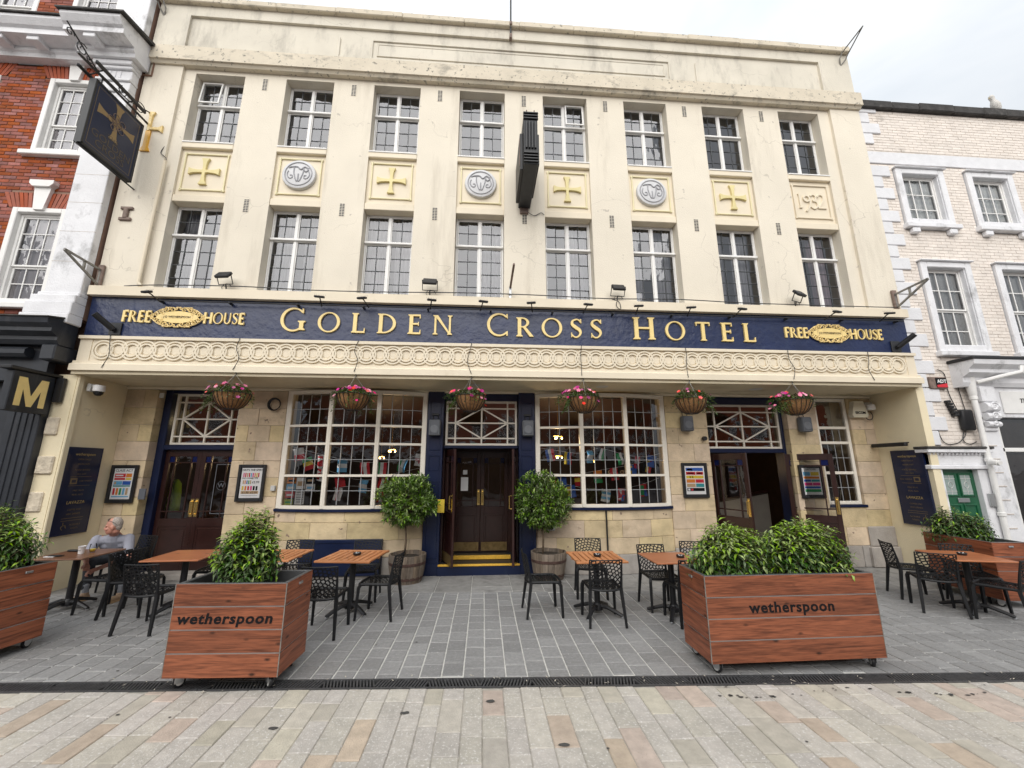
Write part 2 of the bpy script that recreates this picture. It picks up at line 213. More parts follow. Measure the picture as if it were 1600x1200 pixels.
# ---------------------------------------------------------------- helpers
WL = {}
def link(o, parent=None):
    col.objects.link(o)
    if parent is not None: o.parent = parent
    return o
class MB:
    def __init__(s): s.v = []; s.f = []; s.m = []; s.r = []
    def add(s, vs, fs, mi=0, r=0.):
        k = len(s.v); s.v += [tuple(v) for v in vs]
        for f in fs: s.f.append(tuple(i + k for i in f)); s.m.append(mi); s.r.append(r)
        return s
    def box(s, x0, x1, y0, y1, z0, z1, c=0, mi=0, r=0., skip=''):
        if c <= 0:
            fs = {'b': (0, 3, 2, 1), 't': (4, 5, 6, 7), 'f': (0, 1, 5, 4), 'R': (1, 2, 6, 5), 'k': (2, 3, 7, 6), 'L': (3, 0, 4, 7)}
            return s.add([(x0, y0, z0), (x1, y0, z0), (x1, y1, z0), (x0, y1, z0), (x0, y0, z1), (x1, y0, z1), (x1, y1, z1), (x0, y1, z1)], [f for k, f in fs.items() if k not in skip], mi, r)
        c = min(c, (x1 - x0) / 2.1, (y1 - y0) / 2.1, (z1 - z0) / 2.1); vs = []
        for (x, sx) in ((x0, 1), (x1, -1)):
            for (y, sy) in ((y0, 1), (y1, -1)):
                for (z, sz) in ((z0, 1), (z1, -1)):
                    vs += [(x + sx * c, y + sy * c, z), (x + sx * c, y, z + sz * c), (x, y + sy * c, z + sz * c)]
        def i(a, b, d, k): return (a * 4 + b * 2 + d) * 3 + k
        fs = [(i(0,0,0,0), i(0,1,0,0), i(1,1,0,0), i(1,0,0,0)), (i(0,0,1,0), i(1,0,1,0), i(1,1,1,0), i(0,1,1,0)), (i(0,0,0,1), i(1,0,0,1), i(1,0,1,1), i(0,0,1,1)), (i(0,1,0,1), i(0,1,1,1), i(1,1,1,1), i(1,1,0,1)), (i(0,0,0,2), i(0,0,1,2), i(0,1,1,2), i(0,1,0,2)), (i(1,0,0,2), i(1,1,0,2), i(1,1,1,2), i(1,0,1,2))]
        for a in (0, 1):
            for b in (0, 1):
                fs += [(i(a,b,0,1), i(a,b,1,1), i(a,b,1,2), i(a,b,0,2)), (i(a,0,b,0), i(a,1,b,0), i(a,1,b,2), i(a,0,b,2)), (i(0,a,b,0), i(1,a,b,0), i(1,a,b,1), i(0,a,b,1))]
                for d in (0, 1): fs.append((i(a,b,d,0), i(a,b,d,1), i(a,b,d,2)))
        return s.add(vs, fs, mi, r)
    def prism(s, poly, y0, y1, mi=0, r=0., ax='y'):
        n = len(poly)
        if ax == 'y': P = lambda a, b, d: (a, d, b)
        elif ax == 'x': P = lambda a, b, d: (d, a, b)
        else: P = lambda a, b, d: (a, b, d)
        vs = [P(a, b, y0) for a, b in poly] + [P(a, b, y1) for a, b in poly]
        return s.add(vs, [tuple(range(n)), tuple(range(2 * n - 1, n - 1, -1))] + [(i, i + n, (i + 1) % n + n, (i + 1) % n) for i in range(n)], mi, r)
    def tube(s, pts, r, n=6, closed=False, mi=0, rr=0., flat=1.):
        pts = [Vector(p) for p in pts]; m = len(pts); rs = r if isinstance(r, (list, tuple)) else [r] * m; vs = []; up = None
        for i, p in enumerate(pts):
            a = pts[i - 1] if (i > 0 or closed) else p; b = pts[(i + 1) % m] if (i < m - 1 or closed) else p
            t = (b - a); t = t.normalized() if t.length > 1e-9 else Vector((0, 0, 1))
            if up is None: up = Vector((0, 0, 1)) if abs(t.z) < .9 else Vector((0, 1, 0))
            e = up - t * up.dot(t)
            if e.length < 1e-4: up = Vector((1, 0, 0)); e = up - t * up.dot(t)
            e.normalize(); up = e; q = t.cross(e)
            for k in range(n):
                an = 2 * math.pi * k / n + math.pi / n; vs.append(p + (e * math.cos(an) * flat + q * math.sin(an)) * rs[i])
        fs = []
        for i in range(m if closed else m - 1):
            j = (i + 1) % m
            for k in range(n): fs.append((i * n + k, i * n + (k + 1) % n, j * n + (k + 1) % n, j * n + k))
        if not closed: fs += [tuple(range(n - 1, -1, -1)), tuple(range((m - 1) * n, m * n))]
        return s.add(vs, fs, mi, rr)
    def lathe(s, prof, n=16, c=(0, 0, 0), mi=0, r=0., ax='z', a0=0, a1=2 * math.pi):
        full = a1 - a0 > 6.28; na = n if full else n + 1; vs = []
        for (rad, h) in prof:
            for k in range(na):
                a = a0 + (a1 - a0) * k / n; p = (rad * math.cos(a), rad * math.sin(a), h)
                if ax == 'y': p = (p[0], p[2], p[1])
                elif ax == 'x': p = (p[2], p[0], p[1])
                vs.append((c[0] + p[0], c[1] + p[1], c[2] + p[2]))
        fs = []
        for i in range(len(prof) - 1):
            for k in range(n if full else n): fs.append((i * na + k, i * na + (k + 1) % na, (i + 1) * na + (k + 1) % na, (i + 1) * na + k))
        return s.add(vs, fs, mi, r)
    def xf(s, mat, k=0):
        for i in range(k, len(s.v)): s.v[i] = tuple(mat @ Vector(s.v[i]))
        return s
    def mesh(s, name, mats, o=(0, 0, 0), smooth=False):
        me = bpy.data.meshes.new(name); me.from_pydata([(v[0] - o[0], v[1] - o[1], v[2] - o[2]) for v in s.v], [], s.f)
        for m in (mats if isinstance(mats, (list, tuple)) else [mats]): me.materials.append(m)
        if any(s.m): me.polygons.foreach_set('material_index', s.m)
        if any(s.r): a = me.attributes.new('rnd', 'FLOAT', 'FACE'); a.data.foreach_set('value', s.r)
        if smooth: me.polygons.foreach_set('use_smooth', [True] * len(s.f))
        me.update(); return me
    def build(s, name, mats, parent=None, smooth=False, o=None, sharp=None):
        if o is None: o = WL.get(parent, (0, 0, 0)) if parent is not None else (0, 0, 0)
        me = s.mesh(name, mats, o, smooth)
        if sharp is not None:
            me.polygons.foreach_set('use_smooth', [True] * len(s.f)); me.set_sharp_from_angle(angle=R(sharp))
        ob = bpy.data.objects.new(name, me); link(ob, parent)
        if parent is not None: WL[ob] = o
        return ob
def tag(o, label=None, cat=None, group=None, kind=None):
    if label: o['label'] = label
    if cat: o['category'] = cat
    if group: o['group'] = group
    if kind: o['kind'] = kind
    return o
def thing(name, label, cat, loc=(0, 0, 0), rz=0, group=None):
    o = bpy.data.objects.new(name, None); o.empty_display_size = .2; link(o); o.location = loc; o.rotation_euler.z = rz; WL[o] = tuple(loc)
    return tag(o, label, cat, group)
def lthing(name, label, cat, group=None):                # built about its own origin, moved afterwards
    o = thing(name, label, cat, (0, 0, 0), 0, group); return o
def place(o, loc, rz=0): o.location = loc; o.rotation_euler.z = rz; WL[o] = tuple(loc); return o
def copy_tree(o, parent=None):
    c = o.copy(); link(c)
    if parent is not None: c.parent = parent
    for ch in [x for x in KIDS.get(o.name, [])]: copy_tree(ch, c)
    return c
KIDS = {}
def index_kids(o):
    KIDS[o.name] = list(o.children)
    for ch in o.children: index_kids(ch)
def inst(name, me, parent, loc, rot=(0, 0, 0), scale=(1, 1, 1), mat=None):
    ob = bpy.data.objects.new(name, me); link(ob, parent); w = WL.get(parent, (0, 0, 0)) if parent is not None else (0, 0, 0)
    ob.location = (loc[0] - w[0], loc[1] - w[1], loc[2] - w[2]); ob.rotation_euler = rot; ob.scale = scale
    return ob
def text(body, size, depth, name, mat, parent, loc, rot=(R(90), 0, 0), align='CENTER', off=0, shear=0, sp=1., sx=1.):
    cu = bpy.data.curves.new(name, 'FONT'); cu.body = body; cu.size = size; cu.extrude = depth; cu.align_x = align; cu.align_y = 'CENTER'; cu.offset = off; cu.shear = shear; cu.space_character = sp; cu.resolution_u = 3
    to = bpy.data.objects.new('tmp', cu); me = bpy.data.meshes.new_from_object(to); bpy.data.objects.remove(to); bpy.data.curves.remove(cu)
    me.name = name; me.materials.clear(); me.materials.append(mat)
    w = WL.get(parent, (0, 0, 0)) if parent is not None else (0, 0, 0)
    ob = bpy.data.objects.new(name, me); link(ob, parent); ob.location = (loc[0] - w[0], loc[1] - w[1], loc[2] - w[2]); ob.rotation_euler = rot; ob.scale = (sx, 1, 1)
    return ob
def holes_wall(mb, x0, x1, z0, z1, y, holes, depth, mi=0, jamb=True):
    xs = sorted({x0, x1} | {h[0] for h in holes if x0 < h[0] < x1} | {h[1] for h in holes if x0 < h[1] < x1})
    zs = sorted({z0, z1} | {h[2] for h in holes if z0 < h[2] < z1} | {h[3] for h in holes if z0 < h[3] < z1})
    for a, b in zip(xs, xs[1:]):
        for c, d in zip(zs, zs[1:]):
            mx, mz = (a + b) / 2, (c + d) / 2
            if not any(h[0] < mx < h[1] and h[2] < mz < h[3] for h in holes): mb.add([(a, y, c), (b, y, c), (b, y, d), (a, y, d)], [(0, 1, 2, 3)], mi)
    if jamb:
        for a, b, c, d in holes:
            e = y + depth
            mb.add([(a, y, c), (a, e, c), (a, e, d), (a, y, d)], [(0, 1, 2, 3)], mi); mb.add([(b, y, c), (b, y, d), (b, e, d), (b, e, c)], [(0, 1, 2, 3)], mi)
            mb.add([(a, y, d), (a, e, d), (b, e, d), (b, y, d)], [(0, 1, 2, 3)], mi); mb.add([(a, y, c), (b, y, c), (b, e, c), (a, e, c)], [(0, 1, 2, 3)], mi)
    return mb
def frame(mb, x0, x1, z0, z1, w, y0, y1, c=.004, mi=0, wb=None):
    wb = w if wb is None else wb
    mb.box(x0, x0 + w, y0, y1, z0, z1, c, mi); mb.box(x1 - w, x1, y0, y1, z0, z1, c, mi); mb.box(x0 + w, x1 - w, y0 + .001, y1, z1 - w, z1, c, mi); mb.box(x0 + w, x1 - w, y0 + .001, y1, z0, z0 + wb, c, mi)
    return mb
rnd = random.random
def U(a, b): return a + (b - a) * rnd()
CAMP = Vector((0, -8.28, 2.0))
unit_pane = MB().add([(-.5, 0, -.5), (.5, 0, -.5), (.5, 0, .5), (-.5, 0, .5)], [(0, 1, 2, 3)]).mesh('pane', X['glass'])
unit_pane_g = MB().add([(-.5, 0, -.5), (.5, 0, -.5), (.5, 0, .5), (-.5, 0, .5)], [(0, 1, 2, 3)]).mesh('pane', X['glass_g'])
unit_pane_t = MB().add([(-.5, 0, -.5), (.5, 0, -.5), (.5, 0, .5), (-.5, 0, .5)], [(0, 1, 2, 3)]).mesh('pane', X['glass_t'])
def pane(parent, x0, x1, z0, z1, y, tilt=.006, me=None):
    return inst('pane', me or unit_pane, parent, ((x0 + x1) / 2, y, (z0 + z1) / 2), (U(-tilt, tilt), 0, U(-tilt, tilt)), (x1 - x0, 1, z1 - z0))
# ---------------------------------------------------------------- the ground
def sheet(name, x0, x1, y0f, y1f, z, mat):
    mb = MB(); n = 8
    for i in range(n):
        a = x0 + (x1 - x0) * i / n; b = x0 + (x1 - x0) * (i + 1) / n
        mb.add([(a, y0f(a), z), (b, y0f(b), z), (b, y1f(b), z), (a, y1f(a), z)], [(0, 1, 2, 3)])
    return tag(mb.build(name, mat), kind='structure')
SL = -.05
flag_y = lambda x: -1.14 + SL * x
drb_y = lambda x: -3.885 + SL * x
drf_y = lambda x: -4.065 + SL * x
g = MB().add([(-220, -220, -.09), (220, -220, -.09), (220, 220, -.09), (-220, 220, -.09)], [(0, 1, 2, 3)]).build('ground', X['ground']); tag(g, kind='structure')
def paving(name, piece, mats, mort, x0, x1, ylo, yhi, cw, ln, gap, nparts, h=.05, bump=.0025, jitw=0., pick=None, view=None):
    base = sheet(name, x0, x1, ylo, yhi, -.009, mort); stones = []; x = x0
    while x < x1 - .02:
        w = cw if not jitw else cw * U(1 - jitw, 1 + jitw); xb = min(x + w, x1); t = -U(0, ln[1]) ; T = yhi(x) - ylo(x)
        while t < T:
            l = U(*ln); a, b = max(t, 0), min(t + l, T)
            if b - a > .05: stones.append((x, xb, a, b))
            t += l
        x += w
    def cy(s): return ylo((s[0] + s[1]) / 2) + (s[2] + s[3]) / 2
    def show(s):
        p = Vector(((s[0] + s[1]) / 2, cy(s), 0)); d = p - CAMP; vx = abs(p.x + .07 * d.y * 0) / max(.3, p.y + 8.28)
        return (d.length if (vx < 1.28 and p.y > -5.35) else 1e3 + d.length) - (s[3] - s[2]) * 2
    stones.sort(key=show); g2 = gap / 2
    def geo(mb, s, ox=0, oy=0, r=0., mi=0):
        xa, xb, a, b = s; z = U(-bump, bump); k = .006
        P = lambda x, t, zz: (x - ox, ylo(x) + t - oy, zz)
        xa += g2; xb -= g2; a += g2; b -= g2; tl = [U(-bump, bump) * .5 for _ in range(4)]
        top = [P(xa + k, a + k, z + tl[0]), P(xb - k, a + k, z + tl[1]), P(xb - k, b - k, z + tl[2]), P(xa + k, b - k, z + tl[3])]
        mid = [P(xa, a, z - k), P(xb, a, z - k), P(xb, b, z - k), P(xa, b, z - k)]; bot = [P(xa, a, -h), P(xb, a, -h), P(xb, b, -h), P(xa, b, -h)]
        fs = [(0, 1, 2, 3)] + [(4 + i, 4 + (i + 1) % 4, (i + 1) % 4, i) for i in range(4)] + [(8 + i, 8 + (i + 1) % 4, 4 + (i + 1) % 4, 4 + i) for i in range(4)]
        mb.add(top + mid + bot, fs, mi, r)
    def which(): return 0 if not pick else pick()
    for s in stones[:nparts]:
        ox, oy = (s[0] + s[1]) / 2, cy(s); mb = MB(); geo(mb, s, ox, oy); me = mb.mesh(piece, mats[which()]); inst(piece, me, base, (ox, oy, 0))
    rest = MB()
    for s in stones[nparts:]: geo(rest, s, 0, 0, rnd(), which())
    if rest.v: tag(rest.build(piece, mats, base), kind='stuff')
    return base
paving('sett_paving', 'sett', [X['sett']], X['sett_m'], -11.6, 14.5, drb_y, flag_y, .212, (.225, .28), .015, 300, jitw=.02)
paving('flagstone_strip', 'flagstone', [X['flag']], X['sett_m'], -11.6, 14.5, flag_y, lambda x: .35, .62, (.75, 1.4), .010, 120, jitw=.25)
paving('street_paving', 'paving_slab', [X['buff'], X['buff_p'], X['buff_o']], X['buff_m'], -8.5, 8.5, lambda x: -6.6 + SL * x, drf_y, .182, (.24, .50), .006, 300, jitw=.16,
       pick=lambda: random.choices((0, 1, 2), (.70, .13, .17))[0])
# drain channel: two rails and slanting bars
def drain():
    t = thing('drain_channel', 'long dark slotted metal drain between the grey setts and the buff paving', 'drain', (0, -3.98, 0))
    bed = MB(); rails = MB()
    for i in range(26):
        a, b = -11.6 + i, -10.6 + i
        bed.add([(a, drf_y(a) - .01, -.06), (b, drf_y(b) - .01, -.06), (b, drb_y(b) + .01, -.06), (a, drb_y(a) + .01, -.06)], [(0, 1, 2, 3)])
        for f, s in ((drf_y, 1), (drb_y, -1)):
            p = [(a + .003, f(a)), (b - .003, f(b)), (b - .003, f(b) + s * .022), (a + .003, f(a) + s * .022)]
            rails.prism(p if s > 0 else p[::-1], -.05, .002, ax='z')
    bed.build('channel_bed', X['dark_w'], t); rails.build('rail', X['grate'], t)
    x = -8.2; k = 0
    barm = MB().prism([(-.027, -.071), (-.012, -.071), (.027, .071), (.012, .071)], -.02, 0, ax='z').mesh('grate_bar', X['grate'])
    barn = MB().prism([(.012, -.071), (.027, -.071), (-.012, .071), (-.027, .071)], -.02, 0, ax='z').mesh('grate_bar', X['grate'])
    rest = MB(); xs = []
    while x < 9.5: xs.append(x); x += .031
    for x in xs:
        rev = int((x + 20) / .5) % 2; y = (drf_y(x) + drb_y(x)) / 2
        if abs(x - .4) < 4.6: inst('grate_bar', barn if rev else barm, t, (x, y, -.002))
        else:
            s = -1 if rev else 1; q = [(x + s * a, y + b) for a, b in ((-.027, -.071), (-.012, -.071), (.027, .071), (.012, .071))]
            rest.prism(q if s > 0 else q[::-1], -.022, -.002, ax='z')
    tag(rest.build('grate_bar', X['grate'], t), kind='stuff')
    lit = MB()                                       # leaf litter and cigarette ends caught on the grate
    for _ in range(90):
        xx = U(-5, 6); yy = drb_y(xx) - U(-.05, .24); a = U(0, 3.1); l = U(.008, .022); w = U(.003, .007)
        lit.add([(xx - math.cos(a) * l, yy - math.sin(a) * l, .004), (xx + math.sin(a) * w, yy - math.cos(a) * w, .006), (xx + math.cos(a) * l, yy + math.sin(a) * l, .0065), (xx - math.sin(a) * w, yy + math.cos(a) * w, .0055)], [(0, 1, 2, 3)])
    tag(lit.build('litter', plain('pale_litter', (.55, .50, .42), .8)), 'pale scraps of litter caught along the metal drain', 'litter', kind='stuff')
drain()
def gum():
    mb = MB()
    for _ in range(26):
        x, y = U(-4, 5), U(-5.3, -1.6)
        if drf_y(x) - .03 < y < drb_y(x) + .03: continue
        r = U(.008, .017); n = 9
        mb.add([(x + r * (1 + .2 * math.sin(3 * k + x)) * math.cos(k * 2 * math.pi / n), y + r * .8 * math.sin(k * 2 * math.pi / n), .0055) for k in range(n)], [tuple(range(n))])
    def splash(p, r):
        n = 10; mb.add([(p[0] + r * U(.7, 1.4) * math.cos(k * 2 * math.pi / n) * 1.8, p[1] + r * U(.7, 1.3) * math.sin(k * 2 * math.pi / n), .0056) for k in range(n)], [tuple(range(n))])
    for i in range(34):
        t = U(0, 1); splash((2.1 + 2.5 * t, -4.33 - .12 * t - .06 * math.sin(9 * t) + U(-.02, .02), 0), U(.004, .013))
    for x, y in ((-1.62, -4.55), (-.62, -4.42), (.62, -4.9), (.1, -4.3)): splash((x, y), .02)
    tag(mb.build('gum_spots', M('dark_spots', (.07, .068, .065), .7, var=.1)), 'dark gum spots and splashes spotted over the paving', 'stains', kind='stuff')
gum()
# ---------------------------------------------------------------- glyphs (cap height 1)
def arc(cx, cz, ro, ri, a0, a1, n=28, zo=None, zi=None, sh=0.):
    zo = ro if zo is None else zo; zi = ri if zi is None else zi
    A = [R(a0 + (a1 - a0) * i / n) for i in range(n + 1)]
    return [(cx + ro * math.cos(a), cz + zo * math.sin(a)) for a in A] + [(cx + sh + ri * math.cos(a), cz + zi * math.sin(a)) for a in reversed(A)]
def stroke(path, w):
    L_, R_ = [], []; n = len(path)
    for i, p in enumerate(path):
        a = path[max(0, i - 1)]; b = path[min(n - 1, i + 1)]; t = Vector((b[0] - a[0], b[1] - a[1])).normalized(); k = w[i] if isinstance(w, list) else w
        L_.append((p[0] - t.y * k / 2, p[1] + t.x * k / 2)); R_.append((p[0] + t.y * k / 2, p[1] - t.x * k / 2))
    return L_ + R_[::-1]
def stem(x, z0, z1, w, s=.075, t=.035):
    h = w / 2
    return [(x-h-s, z0), (x+h+s, z0), (x+h+s, z0+t), (x+h, z0+t+.05), (x+h, z1-t-.05), (x+h+s, z1-t), (x+h+s, z1), (x-h-s, z1), (x-h-s, z1-t), (x-h, z1-t-.05), (x-h, z0+t+.05), (x-h-s, z0+t)]
def spath(pts, n=8):
    out = []; P = [pts[0]] + list(pts) + [pts[-1]]
    for i in range(1, len(P) - 2):
        for k in range(n):
            t = k / n; a, b, c, d = P[i - 1], P[i], P[i + 1], P[i + 2]
            out.append(tuple(.5 * ((2 * b[j]) + (c[j] - a[j]) * t + (2 * a[j] - 5 * b[j] + 4 * c[j] - d[j]) * t * t + (3 * b[j] - a[j] - 3 * c[j] + d[j]) * t ** 3) for j in (0, 1)))
    out.append(tuple(pts[-1])); return out
def glyph(c, S=.175, T=.085, s=.07):
    V = lambda x, a=0, b=1, w=S: stem(x, a, b, w, s)
    H = lambda x0, x1, z, w=T: [(x0, z - w / 2), (x1, z - w / 2), (x1, z + w / 2), (x0, z + w / 2)]
    tk = lambda x, z, d, l=.16: [(x - .03, z), (x + .035, z), (x + .035, z + d * l), (x, z + d * l)]
    if c == 'G': return [arc(.5, .5, .5, .40, 42, 322, zo=.515, zi=.445, sh=.02), V(.84, .06, .45, S * .9), tk(.85, .98, -1, .2)], 1.0
    if c == 'C': return [arc(.5, .5, .5, .40, 45, 318, zo=.515, zi=.445, sh=.02), tk(.84, .98, -1, .2), tk(.84, .02, 1, .2)], .9
    if c == 'O': return [arc(.52, .5, .52, .385, 0, 180, zo=.515, zi=.455), arc(.52, .5, .52, .385, 180, 360, zo=.515, zi=.455)], 1.04
    if c == 'L': return [V(.15), H(.2, .62, .035), tk(.6, .0, 1, .24)], .66
    if c == 'D': return [V(.15), arc(.28, .5, .60, .455, -90, 90, zo=.5, zi=.44), H(.15, .3, .965, .06), H(.15, .3, .035, .06)], .9
    if c == 'E': return [V(.15), H(.2, .6, .035), H(.2, .58, .965), H(.2, .5, .52), tk(.58, 0, 1, .22), tk(.56, 1, -1, .2), [(.48, .42), (.52, .42), (.52, .62), (.48, .62)]], .64
    if c == 'F': return [V(.15), H(.2, .58, .965), H(.2, .48, .50), tk(.56, 1, -1, .2)], .6
    if c == 'N': return [stem(.12, 0, 1, T * 1.1, s), stem(.83, 0, 1, T * 1.1, s), [(.06, 1), (.24, 1), (.885, 0), (.80, 0)]], .95
    if c == 'R': return [V(.15), arc(.28, .735, .36, .225, -90, 90, zo=.265, zi=.205), H(.15, .3, .97, .06), H(.15, .32, .50, .06), [(.30, .50), (.46, .50), (.86, 0), (.66, 0)]], .86
    if c == 'S':
        p = spath([(.54, .82), (.44, .945), (.30, .965), (.13, .87), (.12, .70), (.30, .54), (.48, .40), (.52, .22), (.38, .05), (.22, .035), (.07, .17)]); n = len(p)
        return [stroke(p, [.06 + .115 * math.exp(-((i / n - .5) / .20) ** 2) for i in range(n)]), tk(.545, .99, -1, .22), [(.05, .02), (.09, .02), (.09, .26), (.05, .26)]], .62
    if c == 'H': return [V(.15), V(.82), H(.2, .78, .51)], .97
    if c == 'T': return [V(.42), H(.06, .78, .965), tk(.06, 1, -1, .2), tk(.76, 1, -1, .2)], .84
    if c == 'U': return [[(.08, .35), (.23, .35), (.23, 1), (.08, 1)], [(.66, .35), (.77, .35), (.77, 1), (.66, 1)], arc(.425, .36, .345, .215, 180, 360, zo=.375, zi=.29)], .88
    if c == 'W': return [[(.0, 1), (.15, 1), (.40, 0), (.30, 0)], [(.30, 0), (.38, 0), (.60, .95), (.54, .98)], [(.46, 1), (.61, 1), (.86, 0), (.76, 0)], [(.76, 0), (.84, 0), (1.08, 1), (1.0, 1)]], 1.1
    return [], .4
def letter(parent, c, x, z, h, w, y, dep, mat, name='letter', S=.175, T=.085, s=.07):
    polys, adv = glyph(c, S, T, s); mb = MB()
    for i, p in enumerate(polys): mb.prism([(x + a * w, z + b * h) for a, b in p], y - dep - i * .0006, y + .004 - i * .0003)
    return mb.build(name, mat, parent), adv
# ---------------------------------------------------------------- the hotel
HB = (.8, 0, 0)
hotel = thing('hotel_building', 'wide cream rendered pub hotel with navy lettered fascia and two rows of leaded windows', 'building', HB)
def part(mb, name, mat, parent=None, **k): return mb.build(name, X[mat] if isinstance(mat, str) else mat, parent or hotel, **k)
XL, XR = -7.15, 8.76; yW = -.95; WX = [-6.2 + 1.852 * k for k in range(8)]
mb = MB(); holes = [(x, x + 1.0, 5.26, 10.2) for x in WX]
holes_wall(mb, -6.43, 8.03, 5.2, 10.4, yW, holes, .32)
part(mb, 'upper_wall', 'cream')
part(MB().box(XL, -6.43, -1.01, 7.7, 5.2, 10.4, 0), 'end_pier', 'cream'); part(MB().box(8.03, XR, -1.01, 7.7, 5.2, 10.4, 0), 'end_pier', 'cream')
mb = MB(); mb.box(XL, XR, -.955, 7.7, 10.72, 11.93); mb.box(XL, -6.5, -1.01, -.9549, 10.72, 11.93); mb.box(7.98, XR, -1.01, -.9549, 10.72, 11.93); mb.box(-6.5, 7.98, -1.01, -.9549, 11.66, 11.93)
part(mb, 'parapet', 'cream_top')
mb = MB(); frame(mb, -2.63, 4.24, 10.86, 11.40, .035, -.985, -.954, .006); frame(mb, -2.50, 4.11, 10.96, 11.30, .03, -.978, -.954, .006)
mb.box(-2.47, 4.08, -.968, -.9545, 10.99, 11.27, .004)
part(mb, 'parapet_panel', 'cream_top')
for x in (-3.36, 4.86): part(MB().box(x, x + .05, -.985, -.954, 10.86, 11.40, .008).box(x + .05, x + .15, -.975, -.954, 10.86, 10.91, .006), 'parapet_strip', 'cream_top')
mb = MB(); mb.prism([(-1.12, 10.36), (-.9, 10.36), (-.9, 10.74), (-1.04, 10.74), (-1.07, 10.72), (-1.12, 10.70)], XL - .02, XR + .03, ax='x'); mb.prism([(-1.05, 10.30), (-.9, 10.30), (-.9, 10.3601), (-1.09, 10.3601)], XL - .01, XR + .02, ax='x')
part(mb, 'cornice', 'cream_cor')
mb = MB(); x = XL - .02
while x < XR:
    l = U(1.1, 1.6); mb.box(x, min(x + l, XR + .02) - .004, -1.10 - U(0, .012), 4, 11.93, 12.08 + U(-.006, .006), .015); x += l
part(mb, 'coping', 'cream_cor')
part(MB().box(XL, XR, 7.7, 7.9, 0, 11.9), 'unseen_rear_wall', 'cream')  # unseen back wall, added to keep outside light from leaking between the rooms
# string-course bands, spandrels, reliefs
def cross(cx, cz, r):
    p = []
    for k in range(4):
        a = k * math.pi / 2
        for (u, v) in [(.09, .15), (.10, .45), (.14, .75), (.25, 1.0), (-.25, 1.0), (-.14, .75), (-.10, .45), (-.09, .15)][::-1]:
            q = (u, v); p.append((cx + r * (q[0] * math.cos(a) + q[1] * math.sin(a)), cz + r * (-q[0] * math.sin(a) + q[1] * math.cos(a))))
    return p
def monogram(parent, cx, cz, y):
    mb = MB(); mb.lathe([(.0, -.075), (.30, -.075), (.325, -.065), (.335, -.04), (.335, 0)], 40, (cx, y, cz), ax='y'); md = part(mb, 'medallion', 'grey_m', parent, smooth=False, sharp=40)
    mb = MB(); mb.tube([(cx + .265 * math.cos(i * math.pi / 24), y - .078, cz + .265 * math.sin(i * math.pi / 24)) for i in range(48)], .012, 6, True)
    for s in (-1, 1):
        for pts in ([(-.20, .13), (-.10, .15), (-.09, .02), (-.035, -.16), (.0, -.14), (.0, .0)], [(-.20, .06), (-.22, -.02), (-.18, -.10), (-.12, -.10), (-.12, -.04), (-.16, -.04)]):
            mb.tube([(cx + s * a, y - .078, cz + b) for a, b in spath(pts, 5)], .012, 6)
    mb.tube([(cx + a, y - .08, cz + b) for a, b in spath([(-.16, .15), (-.03, .16), (.04, .1), (.12, .16), (.19, .10), (.14, .05), (.10, .10)], 5)], .014, 6)
    part(mb, 'monogram', M('monogram_grey', (.34, .34, .36), .5, var=.1), md)
def date_1932(parent, cx, cz, y):
    G = {'1': ([stem(.1, 0, 1, .12, .05, .04)], .32), '9': ([arc(.25, .68, .25, .15, 0, 180), arc(.25, .68, .25, .15, 180, 360), stroke(spath([(.47, .62), (.44, .3), (.3, .0), (.12, -.22)]), .10)], .5),
         '3': ([stroke(spath([(.03, .86), (.2, .99), (.40, .86), (.34, .62), (.16, .55)]), .1), stroke(spath([(.16, .55), (.42, .46), (.46, .18), (.22, .0), (.0, .12)]), .1)], .48),
         '2': ([stroke(spath([(.03, .80), (.16, .98), (.38, .95), (.45, .72), (.30, .40), (.02, .05)]), .1), [(0, 0), (.58, 0), (.58, .10), (0, .10)]], .6)}
    x = cx - .31
    for ch in '1932':
        polys, adv = G[ch]; mb = MB()
        for i, p in enumerate(polys): mb.prism([(x + a * .34, cz - .17 + b * .36) for a, b in p], y - .03 - i * .0006, y + .003)
        part(mb, 'numeral', 'cream_soft', parent); x += adv * .34
for k, x in enumerate(WX):
    part(MB().box(x + .001, x + .999, yW - .015, yW + .3, 8.365, 8.51, .012), 'window_sill', 'cream_soft')
    part(MB().box(x + .001, x + .999, yW + .012, yW + .3, 7.15, 7.30, .008), 'lintel_band', 'cream_soft')
    sp = part(MB().box(x + .001, x + .999, yW + .055, yW + .3, 7.301, 8.364), 'spandrel_panel', 'cream_soft')
    mb = MB(); y0 = yW + .056; x0, x1, z0, z1 = x + .075, x + .925, 7.42, 8.27
    mb.box(x0, x0 + .028, y0 - .032, y0, z0, z1, .006); mb.box(x1 - .028, x1, y0 - .032, y0, z0, z1, .006); mb.box(x0, x1, y0 - .030, y0, z0, z0 + .028, .006); mb.box(x0, x1, y0 - .030, y0, z1 - .028, z1, .006)
    for a in (x0 + .014, x1 - .014):
        for b in (z0 + .014, z1 - .014): mb.box(a - .026, a + .026, y0 - .03, y0, b - .026, b + .026, .006)
    part(mb, 'relief_frame', 'cream_soft' if k == 7 else 'border', sp)
    cx, cz = x + .5, 7.85
    if k in (0, 2, 4, 6): part(MB().prism(cross(cx, cz, .295), y0 - .05, y0 + .003), 'relief_cross', 'yellow', sp)
    elif k in (1, 3, 5): monogram(sp, cx, cz + .02, y0)
    else: date_1932(sp, cx, cz, y0)
